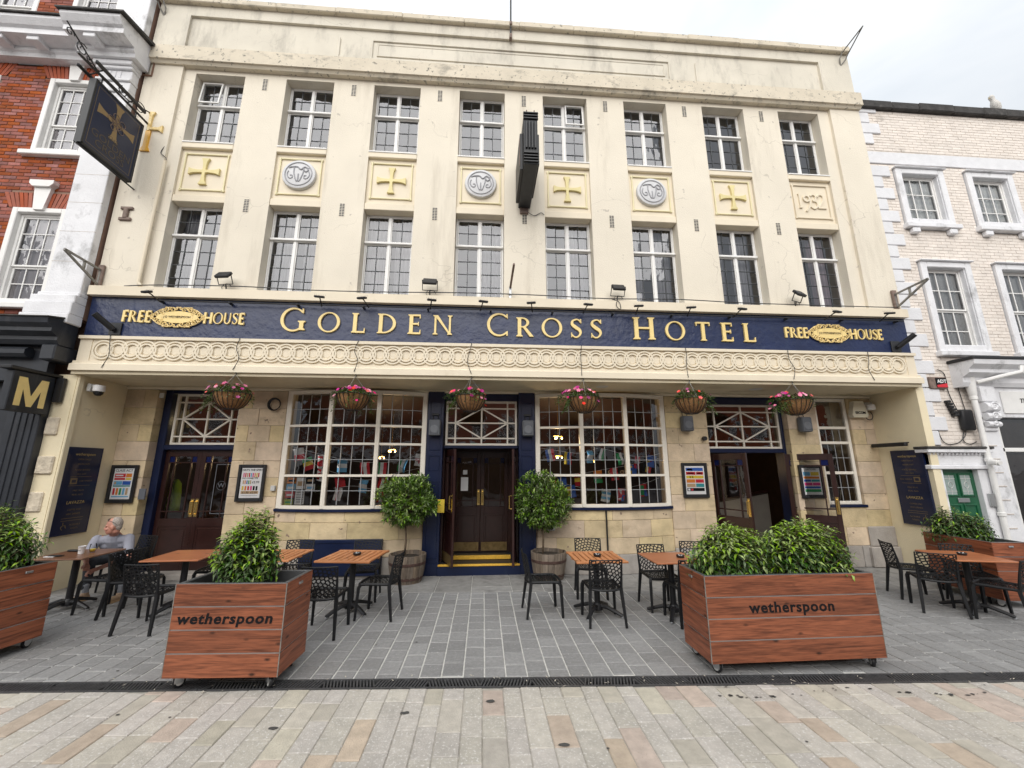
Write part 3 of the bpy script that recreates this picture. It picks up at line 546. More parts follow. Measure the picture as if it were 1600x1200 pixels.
# leaded casements
def casement(x0, z0, z1, zt, rows, opened=None):
    y = yW + .20; x1 = x0 + 1.0; xm = x0 + .5; mb = MB()
    frame(mb, x0 + .004, x1 - .004, z0, z1, .032, y, y + .07, .006); mb.box(xm - .026, xm + .026, y - .012, y + .06, z0 + .05, z1 - .05, .006)
    mb.box(x0 + .01, x1 - .01, y - .045, y + .065, zt - .024, zt + .024, .008); mb.box(x0 + .003, x1 - .003, yW - .03, y + .02, z0 - .028, z0 + .004, .005)
    for (a, b) in ((x0 + .042, xm - .027), (xm + .027, x1 - .042)):
        for (c, d) in ((z0 + .040, zt - .026), (zt + .026, z1 - .040)): frame(mb, a, b, c, d, .018, y + .004, y + .045, .003)
    w = part(mb, 'window', 'white'); ld = MB()
    for (a, b) in ((x0 + .060, xm - .045), (xm + .045, x1 - .060)):
        for (c, d, n) in ((z0 + .058, zt - .044, rows), (zt + .044, z1 - .058, 2)):
            ld.box((a + b) / 2 - .007, (a + b) / 2 + .007, y + .016, y + .034, c, d, 0)
            for i in range(1, n): zz = c + (d - c) * i / n; ld.box(a, b, y + .0162, y + .0338, zz - .007, zz + .007, 0)
            for j in range(2):
                for i in range(n):
                    aa = a + (b - a) * j / 2; cc = c + (d - c) * i / n
                    pane(w, aa, aa + (b - a) / 2, cc, cc + (d - c) / n, y + .025, .022)
    part(ld, 'lead_came', 'lead', w)
    if opened:                                        # a top light pushed open on its hinge
        s = opened; a, b = (x0 + .05, xm - .03) if s < 0 else (xm + .03, x1 - .05); m2 = MB(); frame(m2, a, b, zt + .03, z1 - .05, .032, -.02, .012, .004)
        k = len(m2.v); m2.xf(Matrix.Translation((0, y - .03, z1 - .05)) @ Matrix.Rotation(R(-5), 4, 'X') @ Matrix.Translation((0, 0, -(z1 - .05))))
        part(m2, 'open_light', 'white', w)
    return w
for k, x in enumerate(WX):
    casement(x, 8.51, 10.2, 9.56, 3, {0: -1, 4: 1}.get(k)); casement(x, 5.27, 7.15, 6.50, 4)
def air_brick():
    mb = MB(); mb.box(-.055, .055, -.006, .01, -.145, .145, .003)
    for i in range(8): z = -.125 + i * .0357; mb.box(-.046, -.004, -.0075, -.004, z - .012, z + .012, 0, 1); mb.box(.004, .046, -.0075, -.004, z - .012, z + .012, 0, 1)
    return mb.mesh('air_brick', [X['cream'], X['dark']])
ab = air_brick()
for k in range(7):
    for z in (10.02, 7.1): inst('air_brick', ab, hotel, (-4.775 + 1.852 * k, yW, z))
# ledge, navy board, guilloche band, mouldings, soffit
part(MB().prism([(-1.12, 5.06), (-.9, 5.06), (-.9, 5.26), (-1.0, 5.26), (-1.12, 5.235)], XL, XR, ax='x'), 'ledge', 'cream_soft')
part(MB().box(XL + .01, XR - .01, -1.02, -.8, 4.30, 5.061), 'fascia_board', 'navy')
part(MB().box(XL + .02, XR - .02, -1.05, -.8, 3.84, 4.24).prism([(-1.10, 4.24), (-.8, 4.24), (-.8, 4.315), (-1.04, 4.315), (-1.10, 4.295)], XL + .01, XR - .01, ax='x').box(XL + .02, -6.93, -1.062, -1.0501, 3.84, 4.2399).box(8.55, XR - .02, -1.062, -1.0501, 3.84, 4.2399), 'frieze', 'cream_soft')
part(MB().prism([(-1.13, 3.66), (-.8, 3.66), (-.8, 3.8395), (-1.08, 3.8395), (-1.08, 3.80), (-1.10, 3.785), (-1.13, 3.77)], XL - .015, XR + .015, ax='x'), 'fascia_moulding', 'cream_soft')
rm = MB()
for (ra, rb, d) in ((.183, .146, .030), (.132, .096, .034)):
    rm.lathe([(rb, 0), (rb + .005, -d), (ra - .005, -d), (ra, 0)], 28, (0, 0, 0), ax='y')
rm.lathe([(0, -.006), (.07, -.006), (.08, 0)], 20, (0, 0, 0), ax='y')
rm = rm.mesh('guilloche_ring', X['cream_soft']); n = 64
for i in range(n): inst('guilloche_ring', rm, hotel, (-6.72 + (15.06) * i / (n - 1), -1.05 - .0022 * (i % 2), 4.045))
part(MB().box(XL, XR, -1.08, .6, 3.60, 3.659, 0, skip=''), 'soffit', 'soffit')
part(MB().box(-7.1, 8.7, -.035, .05, 3.545, 3.6, .01), 'cove_moulding', 'cream_soft')
for x, y in ((-5.1, -.55), (-.2, -.6), (2.35, -.62), (5.6, -.6)):
    part(MB().lathe([(0, 3.596), (.12, 3.596), (.13, 3.5995)], 20, (x, y, 0)), 'soffit_lamp', 'greyl')
# lettering
def word(s, x0, x1, z, big, small, y, mat, first=True, dep=.035):
    adv = []; caps = [i == 0 and first for i in range(len(s))]
    for c, b in zip(s, caps): adv.append(glyph(c)[1] * (big if b else small))
    gap = (x1 - x0 - sum(adv)) / max(1, len(s) - 1); x = x0
    for c, b, a in zip(s, caps, adv): h = big if b else small; letter(hotel, c, x, z, h, h, y, dep, mat); x += a + gap
YB = -1.02
for s, a, b in (('GOLDEN', -3.79, -.63), ('CROSS', .03, 2.28), ('HOTEL', 2.90, 5.42)): word(s, a, b, 4.475, .455, .385, YB, X['gold'])
for x0 in (-6.55, 6.05):
    for s, a, b in (('FREE', x0, x0 + .50), ('HOUSE', x0 + 1.40, x0 + 2.12)):
        adv = [glyph(c)[1] for c in s]; gp = .012; k = (b - a - gp * (len(s) - 1)) / sum(adv); x = a
        for c, w in zip(s, adv): letter(hotel, c, x, 4.585, .215, k, YB, .03, X['gold'], S=.24, T=.15, s=.0); x += w * k + gp
    cx, cz = x0 + .955, 4.69; mb = MB()
    mb.prism([(cx + .36 * math.copysign(abs(math.cos(a)) ** 1.3, math.cos(a)), cz + .115 * math.sin(a)) for a in [i * math.pi / 18 for i in range(36)]], YB - .04, YB)
    em = part(mb, 'emblem', 'gold'); mb = MB()
    for sx in (-1, 1):
        for sz in (-1, 1):
            for (px, pz, r, t0, turns) in ((.10, .135, .055, 0, 1.4), (.21, .135, .05, 1, 1.5), (.30, .105, .042, 2, 1.4), (.37, .045, .04, 1, 1.3), (.43, .02, .03, 0, 1.2), (.05, .165, .03, 2, 1.1), (.26, .06, .035, .5, 1.2)):
                mb.tube([(cx + sx * (px + r * (1 - u) * math.cos(t0 + u * turns * 6.28)), YB - .03 - .01 * u, cz + sz * (pz + r * (1 - u) * math.sin(t0 + u * turns * 6.28))) for u in [i / 16 for i in range(15)]], [.015 - .006 * i / 15 for i in range(15)], 5)
            mb.tube([(cx + sx * a, YB - .03, cz + sz * b) for a, b in spath([(.0, .19), (.08, .17), (.16, .185), (.24, .16), (.32, .13), (.40, .07), (.46, .0)], 4)], .011, 5)
    part(mb, 'scrollwork', 'gold2', em)
    part(MB().prism([(cx - .27, cz - .03), (cx + .27, cz - .03), (cx + .27, cz + .03), (cx - .27, cz + .03)], YB - .0415, YB - .03), 'emblem_band', 'gold2', em)
    text('J D WETHERSPOON', .052, .001, 'lettering', X['ink'], em, (cx, YB - .044, cz), off=.0006)
# fascia rail and its small black sign lights
part(MB().tube([(-5.9, -1.12, 4.975), (8.62, -1.12, 4.975)], .011, 6), 'light_rail', 'dark_w')
for x in [-5.9 + 1.2 * i for i in range(13)]: part(MB().box(x - .015, x + .015, -1.125, -1.02, 4.955, 4.99), 'rail_bracket', 'dark_w')
# ---------------- ground floor, recessed under the fascia
part(MB().box(-7.42, -7.1, -1.0, 7.7, -.05, 3.6, 0), 'party_pier', 'cream_ret')
part(MB().box(8.7, 8.86, -1.0, 7.7, -.05, 3.6, 0), 'party_pier', 'cream_ret')
part(MB().box(-7.10, -7.06, -1.0, -.9, -.05, 3.6, .01), 'pier_edge_strip', 'cream_ret')
# crumbling stone at the party pier, proud of the render
for (z0, z1, w) in ((2.55, 2.85, .2), (1.9, 2.2, .26), (1.3, 1.62, .22), (.7, 1.0, .28)):
    part(MB().box(-7.41, -7.41 + w, -1.03 - U(0, .01), -.95, z0, z1, .02), 'rough_stone', M('pale_worn_stone', (.62, .54, .42), .9, var=.2, vs=9, bump=.9, bs=18))
def ashlar(x0, x1, courses, y=0., d=.25, bow=None, ln=(.42, .85), mat='stone', z0=0., first=None):
    z = z0
    for ci, ch in enumerate(courses):
        x = x0; k = 0; mt = X['stone_g'] if (ci == 0 and mat == 'stone') else X[mat]
        while x < x1 - .01:
            l = U(*ln) if not (k == 0 and ci % 2) else U(*ln) * .6; xe = x + l
            if x1 - xe < .22: xe = x1
            g = .0035; yo = U(-.004, .003) - (.02 if (ci == 0 and mat == 'stone') else 0)
            if bow is None: mb = MB().box(x + (g if x > x0 else 0), xe - (g if xe < x1 else 0), y + yo, y + d, z + g, z + ch - g, .006)
            else:
                mb = MB(); m = 5; xa, xb = x + g, xe - g; vs_ = []
                for i in range(m + 1):
                    xx = xa + (xb - xa) * i / m; yy = bow(xx) + yo
                    vs_ += [(xx, yy + .005, z + g), (xx, yy, z + g + .006), (xx, yy, z + ch - g - .006), (xx, yy + .005, z + ch - g), (xx, yy + .12, z + ch - g), (xx, yy + .12, z + g)]
                fs = [(6 * i + j, 6 * i + 6 + j, 6 * i + 6 + (j + 1) % 6, 6 * i + (j + 1) % 6) for i in range(m) for j in range(6)] + [(0, 1, 2, 3, 4, 5), (6 * m + 5, 6 * m + 4, 6 * m + 3, 6 * m + 2, 6 * m + 1, 6 * m)]
                mb.add(vs_, fs)
            part(mb, 'stone_block', mt); x = xe; k += 1
        z += ch
pier_c = [.42, .36, .35, .33, .36, .32, .37, .33, .34, .36]   # 3.54
for a, b in ((-7.1, -6.5), (-4.92, -4.0), (3.9, 4.83), (6.68, 7.36), (8.16, 8.7)): 
    ashlar(a, b, pier_c, ln=(.34, .6)); part(MB().box(a + .02, b - .02, .012, .5, 0, 3.56), 'pier_core', 'mortar')
ashlar(7.36, 8.16, [.42, .36, .42], ln=(.35, .8)); part(MB().box(7.36, 8.16, .012, .3, 0, 1.19), 'pier_core', 'mortar')
part(MB().box(8.05, 8.70, -.10, .0, 0, .40, .02).box(8.10, 8.70, -.05, .0, .40, .80, .02), 'stone_buttress', 'stone_g')
bowL = lambda x: .02 - .24 * (1 - ((x + 2.58) / 1.42) ** 2)
bowR = lambda x: .02 - .24 * (1 - ((x - 2.48) / 1.42) ** 2)
ashlar(-4.0, -1.16, [.36, .30, .33, .20], bow=bowL, ln=(.5, 1.0)); ashlar(1.06, 3.9, [.36, .30, .33, .20], bow=bowR, ln=(.5, 1.0))
for f, xa, xb in ((bowL, -3.99, -1.17), (bowR, 1.07, 3.89)):
    m = 16; mb = MB(); xs = [xa + (xb - xa) * i / m for i in range(m + 1)]
    for a, b in zip(xs, xs[1:]): mb.add([(a, f(a) + .015, 0), (b, f(b) + .015, 0), (b, f(b) + .015, 1.19), (a, f(a) + .015, 1.19)], [(0, 1, 2, 3)])
    part(mb, 'bow_core', 'mortar')
part(MB().box(-3.36, -1.86, -.262, -.20, .06, .70, .01).box(-3.33, -1.89, -.275, -.2621, .64, .69, .004), 'cellar_hatch', 'navy_s')
part(MB().box(2.42, 2.44, -.27, -.22, .36, 1.18), 'overflow_pipe', 'dark')
part(MB().box(1.28, 1.42, -.16, -.08, .80, .92, .01).lathe([(0, -.022), (.035, -.022), (.04, 0)], 14, (1.35, -.16, .86), 1, ax='y'), 'outdoor_socket', [X['greyl'], X['dark']])
def bow_window(f, xa, xb, z0, z1):
    sx = [xa, xa + (xb - xa) / 3, xa + (xb - xa) * 2 / 3, xb]; rows = [z0 + .05, 1.86, 2.47, 2.83, z1 - .05]; nz = [2, 2, 1, 2]
    m = 18; mb = MB()
    def rail(za, zb, yf, d, x0=xa, x1=xb):
        k = max(2, int((x1 - x0) / .12)); xs = [x0 + (x1 - x0) * i / k for i in range(k + 1)]
        for a, b in zip(xs, xs[1:]):
            mb.add([(a, f(a) + yf, za), (b, f(b) + yf, za), (b, f(b) + d, za), (a, f(a) + d, za), (a, f(a) + yf, zb), (b, f(b) + yf, zb), (b, f(b) + d, zb), (a, f(a) + d, zb)], [(0, 1, 5, 4), (3, 2, 1, 0), (4, 5, 6, 7)])
    rail(z0, z0 + .06, -.02, .08); rail(z1 - .07, z1, -.025, .08)
    for z in rows[1:4]: rail(z - .022, z + .022, -.008, .06)
    for i, x in enumerate(sx):
        w = .05 if i in (0, 3) else .042; x_ = x + (.05 if i == 0 else -.05 if i == 3 else 0)
        mb.box(x_ - w, x_ + w, f(x_) - .028, f(x_) + .08, z0, z1, .008); 
        if i in (1, 2): mb.box(x_ - .008, x_ + .008, f(x_) - .034, f(x_) - .02, z0 + .06, z1 - .07, 0)
    w = part(mb, 'bow_window', 'cwhite')
    for i in range(3):
        a = sx[i] + (.1 if i == 0 else .042); b = sx[i + 1] - (.1 if i == 2 else .042)
        for j in range(4):
            c, d = rows[j] + .022, rows[j + 1] - .022; gl = MB(); ld = MB()
            for p in range(4):
                xa_, xb_ = a + (b - a) * p / 4, a + (b - a) * (p + 1) / 4
                for q in range(nz[j]):
                    za, zb = c + (d - c) * q / nz[j], c + (d - c) * (q + 1) / nz[j]; t = [U(-.0022, .0022) for _ in range(4)]
                    gl.add([(xa_, f(xa_) + .03 + t[0], za), (xb_, f(xb_) + .03 + t[1], za), (xb_, f(xb_) + .03 + t[2], zb), (xa_, f(xa_) + .03 + t[1] + t[2] - t[0] if False else f(xa_) + .03 + t[3], zb)], [(0, 1, 2), (0, 2, 3)] if False else [(0, 1, 2, 3)])
                if p: ld.box(xa_ - .006, xa_ + .006, f(xa_) + .018, f(xa_) + .04, c, d)
            for q in range(1, nz[j]):
                zz = c + (d - c) * q / nz[j]
                for p in range(4):
                    xa_, xb_ = a + (b - a) * p / 4, a + (b - a) * (p + 1) / 4; ya, yb = f(xa_), f(xb_)
                    ld.add([(xa_, ya + .019, zz - .006), (xb_, yb + .019, zz - .006), (xb_, yb + .019, zz + .006), (xa_, ya + .019, zz + .006)], [(0, 1, 2, 3)])
            part(gl, 'pane', 'glass_g', w); part(ld, 'lead_came', 'lead_l', w)
    mb = MB(); k = 18; xs = [xa - .03 + (xb - xa + .06) * i / k for i in range(k + 1)]
    for a, b in zip(xs, xs[1:]):
        mb.add([(a, f(a) - .05, z0 - .05), (b, f(b) - .05, z0 - .05), (b, f(b) + .1, z0 - .05), (a, f(a) + .1, z0 - .05), (a, f(a) - .05, z0 - .001), (b, f(b) - .05, z0 - .001), (b, f(b) + .1, z0 - .001), (a, f(a) + .1, z0 - .001)], [(0, 1, 5, 4), (3, 2, 1, 0), (4, 5, 6, 7)])
    part(mb, 'sill', 'navy_s', w)
    return w
bow_window(bowL, -3.98, -1.17, 1.24, 3.54); bow_window(bowR, 1.07, 3.88, 1.24, 3.54)
# small sash window at the right
mb = MB(); frame(mb, 7.37, 8.15, 1.24, 3.54, .07, .05, .14, .008)
for z in (1.9, 2.55, 2.88): mb.box(7.44, 8.08, .06, .12, z - .03, z + .03, .006)
sw = part(mb, 'sash_window', 'cwhite'); part(MB().box(7.35, 8.2, -.03, .1, 1.185, 1.239, .008), 'sill', 'navy_s', sw)
ld = MB()
for (c, d, n) in ((1.31, 1.87, 2), (1.93, 2.52, 2), (2.58, 2.85, 1)):
    for i in range(1, 4): xx = 7.44 + .64 * i / 4; ld.box(xx - .006, xx + .006, .082, .098, c, d)
    for i in range(1, n): zz = c + (d - c) * i / n; ld.box(7.44, 8.08, .083, .097, zz - .006, zz + .006)
    pane(sw, 7.44, 8.08, c, d, .09, .01, unit_pane_g)
pane(sw, 7.44, 8.08, 2.91, 3.47, .09, .01, unit_pane_t); part(ld, 'lead_came', 'lead_l', sw)
# transom lights
def transom(x0, x1, z0, z1, y):
    mb = MB(); frame(mb, x0, x1, z0, z1, .045, y - .02, y + .05, .005); w, h = x1 - x0, z1 - z0; v = [x0 + w * .135, x0 + w * .5, x1 - w * .135]; hz = [z0 + h * .16, z0 + h * .5, z1 - h * .17]
    for q in v: mb.box(q - .016, q + .016, y - .012, y + .03, z0 + .045, z1 - .045, .004)
    for q in hz: mb.box(x0 + .045, x1 - .045, y - .0135, y + .028, q - .015, q + .015, .004)
    for (a, b) in (((v[0], hz[1]), (v[1], hz[2])), ((v[1], hz[2]), (v[2], hz[1])), ((v[2], hz[1]), (v[1], hz[0])), ((v[1], hz[0]), (v[0], hz[1]))):
        t = Vector((b[0] - a[0], b[1] - a[1])).normalized(); n = (-t.y * .014, t.x * .014)
        mb.prism([(a[0] + n[0], a[1] + n[1]), (a[0] - n[0], a[1] - n[1]), (b[0] - n[0], b[1] - n[1]), (b[0] + n[0], b[1] + n[1])], y - .0155, y + .02)
    t = part(mb, 'transom_light', 'cwhite')
    pane(t, x0 + .04, v[1], z0 + .04, hz[1], y + .015, .004, unit_pane_t); pane(t, v[1], x1 - .04, z0 + .04, hz[1], y + .015, .004, unit_pane_t); pane(t, x0 + .04, v[1], hz[1], z1 - .04, y + .015, .004, unit_pane_t); pane(t, v[1], x1 - .04, hz[1], z1 - .04, y + .015, .004, unit_pane_t)
    return t
transom(-6.30, -5.02, 2.46, 3.50, .25); transom(-.80, .70, 2.46, 3.40, .12); transom(4.89, 6.63, 2.42, 3.40, .22)
# door leaf: stiles, rails, glazing bars, glass, kick panel
def leaf(w, h, mir=1, handle=True, kick=False, name='door_leaf', W=False):
    root_parts = []; s = .085; mb = MB(); mb.box(0, s, -.022, .022, 0, h, .004); mb.box(w - s, w, -.022, .022, 0, h, .004); mb.box(s, w - s, -.021, .021, 0, .16, .003); mb.box(s, w - s, -.021, .021, h - .13, h, .003); mb.box(s, w - s, -.021, .021, .80, .95, .003)
    mb.box(s, w - s, -.010, .010, .16, .80); frame(mb, s + .03, w - s - .03, .2, .76, .02, -.018, .012, .004)
    a, b = s, w - s; q = (b - a)
    for u in (.2, .8): mb.box(a + q * u - .012, a + q * u + .012, -.018, .018, .95, h - .13, .003)
    for z in (1.08, h - .25): mb.box(a, b, -.019, .017, z - .012, z + .012, .003)
    gl = MB(); gl.add([(a, 0, .95), (b, 0, .95), (b, 0, h - .13), (a, 0, h - .13)], [(0, 1, 2, 3)])
    st = MB()
    for u0, u1 in ((0, .2), (.8, 1)):
        st.add([(a + q * u0, -.004, h - .25), (a + q * u1, -.004, h - .25), (a + q * u1, -.004, h - .13), (a + q * u0, -.004, h - .13)], [(0, 1, 2, 3)])
    hd = MB()
    hx = w - s / 2 if mir > 0 else s / 2
    hd.box(hx - .03, hx + .03, -.028, -.022, .98, 1.32, .004); hd.tube([(hx, -.028, 1.03), (hx, -.075, 1.03), (hx, -.075, 1.27), (hx, -.028, 1.27)], .013, 8)
    kk = MB().box(s * .3, w - s * .3, -.0245, -.021, .02, .2, .002) if kick else None
    return [(name, mb, X['door']), ('pane', gl, X['glass_g']), ('coloured_pane', st, plain('stained_blue_glass', (.006, .012, .075), .15)), ('door_handle', hd, X['brass'])] + ([('kick_plate', kk, M('worn_brass', (.30, .21, .09), .4, metal=.7, var=.3, vs=9))] if kk else [])
def put_leaf(w, h, loc, rz, mir=1, kick=False):
    ps = leaf(w, h, mir, kick=kick); mt = Matrix.Translation(loc) @ Matrix.Rotation(rz, 4, 'Z'); main = None
    for n, mb, m in ps:
        if n == 'coloured_pane': mb.m = [0] * len(mb.f)
        mb.xf(mt); o = part(mb, n, m, main or hotel)
        if main is None: main = o
    return main
# left doors (shut)
part(MB().box(-6.5, -6.36, .18, .45, 0, 3.56, .01).box(-4.98, -4.92, .18, .45, 0, 3.56, .01).box(-6.361, -4.979, .19, .45, 3.499, 3.56).box(-6.361, -4.979, .182, .4, 2.36, 2.455, .008), 'door_frame', 'navy_s')
dl = put_leaf(.69, 2.27, (-6.36, .30, .09), 0, 1); put_leaf(.69, 2.27, (-5.669, .30, .09), 0, -1)
part(MB().box(-6.5, -4.92, -.02, .5, -.03, .09, .01), 'door_step', 'stone_g')
part(MB().tube([(-5.22 + .085 * math.cos(i * math.pi / 12), .285, 1.66 + .085 * math.sin(i * math.pi / 12)) for i in range(24)], .004, 5, True), 'etched_ring', 'greyp', dl); text('W', .12, .002, 'etched_letter', X['greyp'], hotel, (-5.22, .283, 1.66))
mb = MB(); frame(mb, -5.36, -5.08, 1.12, 2.08, .012, .281, .287, 0); part(mb, 'etched_border', 'greyp', dl)
# main doorway
for x0, x1 in ((-1.16, -.83), (.72, 1.06)):
    p = part(MB().box(x0, x1, -.06, .4, 0, 3.56, .008), 'door_pilaster', 'navy_s')
    mb = MB()
    for z0, z1 in ((.3, 1.75), (1.95, 2.25), (2.35, 3.35)): frame(mb, x0 + .05, x1 - .05, z0, z1, .02, -.072, -.059, .004)
    mb.box(x0 - .01, x1 + .01, -.085, -.06, 0, .22, .006); part(mb, 'pilaster_panel', 'navy_s', p)
part(MB().box(-.83, .72, .08, .5, 3.40, 3.56), 'door_head', 'navy_s'); part(MB().box(-.83, .72, .06, .3, 2.40, 2.455, .01), 'door_transom', 'navy_s')
part(MB().box(-.86, .75, -.10, .2, -.02, .165, .01), 'door_step', 'navy_s')
part(MB().box(-.84, .73, -.11, -.05, .165, .20, .006).box(-.66, .58, .30, .38, .20, .27, .006), 'step_nosing', 'yel_nose')
part(MB().box(-.83, .72, -.05, 1.1, .12, .195, 0), 'lobby_floor', 'dark_w'); 
part(MB().box(-.86, -.80, .2, 1.2, .1, 2.46).box(.69, .75, .2, 1.2, .1, 2.46).box(-.86, .75, .5, 1.2, 2.46, 2.52), 'lobby_wall', 'door')
put_leaf(.74, 2.16, (-.79, .30, .21), R(-90) + R(19), 1, True); put_leaf(.74, 2.16, (.69, .30, .21), R(-90) - R(9), 1, True)
part(MB().box(-.50, -.34, 1.008, 1.0135, 1.50, 1.80), 'door_notice', 'paper'); part(MB().box(-.46, -.36, 1.0095, 1.0135, 1.86, 1.96), 'door_notice', 'paper')
part(MB().box(-.80, -.68, 1.0, 1.1, .2, 2.46).box(.57, .69, 1.0, 1.1, .2, 2.46).box(-.68, .57, 1.0, 1.1, 2.36, 2.46), 'inner_door_frame', 'door')
put_leaf(.62, 2.15, (-.68, 1.04, .21), 0, 1, True); put_leaf(.62, 2.15, (-.055, 1.04, .21), 0, -1, True)
text('PULL', .05, .002, 'lettering', X['wht'], hotel, (-.42, 1.012, 2.12))
# right doorway
part(MB().box(4.83, 4.89, .15, .45, 0, 3.56, .01).box(6.63, 6.68, .15, .45, 0, 3.56, .01).box(4.889, 6.631, .16, .45, 3.40, 3.56).box(4.889, 6.631, .152, .4, 2.33, 2.415, .008), 'door_frame', 'navy_s')
put_leaf(.84, 2.2, (4.93, .16, .10), R(-72), 1); put_leaf(.84, 2.2, (6.60, .16, .10), R(-38), 1)
part(MB().box(4.83, 6.68, -.02, .5, -.03, .09, .01), 'door_step', 'stone_g')
# ---------------------------------------------------------------- rooms behind the windows (seen through the glass)
def room(name, x0, x1, y0, y1, z0, z1, mat, floor):
    mb = MB(); mb.add([(x0, y0, z0), (x1, y0, z0), (x1, y1, z0), (x0, y1, z0)], [(0, 1, 2, 3)], 1); mb.add([(x0, y0, z1), (x1, y0, z1), (x1, y1, z1), (x0, y1, z1)], [(3, 2, 1, 0)])
    mb.add([(x0, y1, z0), (x1, y1, z0), (x1, y1, z1), (x0, y1, z1)], [(0, 1, 2, 3)]); mb.add([(x0, y0, z0), (x0, y1, z0), (x0, y1, z1), (x0, y0, z1)], [(0, 1, 2, 3)]); mb.add([(x1, y0, z0), (x1, y0, z1), (x1, y1, z1), (x1, y1, z0)], [(0, 1, 2, 3)])
    return tag(mb.build(name, [X[mat], X[floor]]), kind='structure')
room('room_walls', -6.42, 8.02, -.60, 3.2, 5.22, 7.7, 'room', 'room'); room('room_walls', -6.42, 8.02, -.60, 3.2, 8.45, 10.35, 'room', 'room')
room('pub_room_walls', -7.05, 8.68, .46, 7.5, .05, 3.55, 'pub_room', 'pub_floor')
# ---------------------------------------------------------------- brickwork
def brickwork(parent, x0, x1, z0, z1, y, holes, mat, mort, nparts, bl=.215, bh=.065, j=.010, d=.014, name='brick'):
    out = []; z = z0; c = 0
    while z + bh <= z1 + .001:
        zc = z + bh / 2; cut = sorted([(h[0], h[1]) for h in holes if h[2] - .02 < zc < h[3] + .02]); segs = []; a = x0
        for p, q in cut:
            if p > a: segs.append((a, min(p, x1)))
            a = max(a, q)
        if a < x1: segs.append((a, x1))
        for a, b in segs:
            x = x0 - (bl + j) * (.5 if c % 2 else 0)
            while x < b:
                p, q = max(x, a), min(x + bl, b)
                if q - p > .035: out.append((p, q, z, z + bh))
                x += bl + j
        z += bh + j; c += 1
    def dist(s):
        p = Vector(((s[0] + s[1]) / 2, y, (s[2] + s[3]) / 2)); e = (p - CAMP)
        return e.length + (0 if abs(s[1] - s[0] - bl) < .001 and (abs(e.x) / (e.y)) < 1.38 and not (abs(e.z) / e.y > 1.2) else 100)
    out.sort(key=dist); um = MB().box(-bl / 2, bl / 2, -d, 0, -bh / 2, bh / 2, .004, skip='').mesh(name, mat)
    for s in out[:nparts]: inst(name, um, parent, ((s[0] + s[1]) / 2, y + U(-.002, .002), (s[2] + s[3]) / 2), (0, 0, U(-.004, .004)))
    mb = MB()
    for s in out[nparts:]: dd = U(-.002, .002); mb.box(s[0], s[1], y - d + dd, y, s[2], s[3], 0, 0, rnd(), 'k')
    tag(mb.build(name, mat, parent), kind='stuff')
    bk = MB(); holes_wall(bk, x0, x1, z0, z1, y - .004, holes, .2); bk.build('wall', mort, parent)
def sash(parent, x0, x1, z0, z1, y, cols, rows_top, rows_bot, mat='white', bar=.018, curtain=True, fr=.06):
    """white sliding sash: box frame, two sashes, glazing bars, one pane each"""
    mb = MB(); frame(mb, x0, x1, z0, z1, fr, y, y + .12, .006); zm = z0 + (z1 - z0) * rows_bot / (rows_top + rows_bot) if rows_bot else z0 + fr; a, b = x0 + fr, x1 - fr
    for (c, d, n, yy) in ((z0 + fr, zm, rows_bot, y + .05), (zm, z1 - fr, rows_top, y + .02)):
        frame(mb, a, b, c, d, .035, yy, yy + .035, .004); aa, bb, cc, dd = a + .035, b - .035, c + .035, d - .035
        for i in range(1, cols): q = aa + (bb - aa) * i / cols; mb.box(q - bar / 2, q + bar / 2, yy + .004, yy + .03, cc, dd, .003)
        for i in range(1, n): q = cc + (dd - cc) * i / n; mb.box(aa, bb, yy + .005, yy + .029, q - bar / 2, q + bar / 2, .003)
    w = mb.build('window', X[mat], parent)
    for (c, d, n, yy) in ((z0 + fr, zm, rows_bot, y + .05), (zm, z1 - fr, rows_top, y + .02)):
        aa, bb, cc, dd = a + .035, b - .035, c + .035, d - .035
        for i in range(cols):
            for k in range(n): pane(w, aa + (bb - aa) * i / cols, aa + (bb - aa) * (i + 1) / cols, cc + (dd - cc) * k / n, cc + (dd - cc) * (k + 1) / n, yy + .018, .010, unit_pane_g)
    if curtain:
        cu = MB(); n = 24; yb = y + .095
        for i in range(n):
            p, q = x0 + (x1 - x0) * i / n, x0 + (x1 - x0) * (i + 1) / n; cu.add([(p, yb + .02 * math.sin(i * 1.9), z0), (q, yb + .02 * math.sin((i + 1) * 1.9), z0), (q, yb + .02 * math.sin((i + 1) * 1.9), z1), (p, yb + .02 * math.sin(i * 1.9), z1)], [(0, 1, 2, 3)])
        cu.build('blind' if curtain == 'blind' else 'net_curtain', curtain if not isinstance(curtain, (bool, str)) else X['net'], w)
    bx = MB(); bx.add([(x0 - .1, y + .6, z0 - .1), (x1 + .1, y + .6, z0 - .1), (x1 + .1, y + .6, z1 + .1), (x0 - .1, y + .6, z1 + .1)], [(0, 1, 2, 3)])
    for p in (x0 - .1, x1 + .1): bx.add([(p, y + .1, z0 - .1), (p, y + .6, z0 - .1), (p, y + .6, z1 + .1), (p, y + .1, z1 + .1)], [(0, 1, 2, 3)])
    for q in (z0 - .1, z1 + .1): bx.add([(x0 - .1, y + .1, q), (x1 + .1, y + .1, q), (x1 + .1, y + .6, q), (x0 - .1, y + .6, q)], [(0, 1, 2, 3)])
    bx.build('room_recess', X['room'], w)
    return w
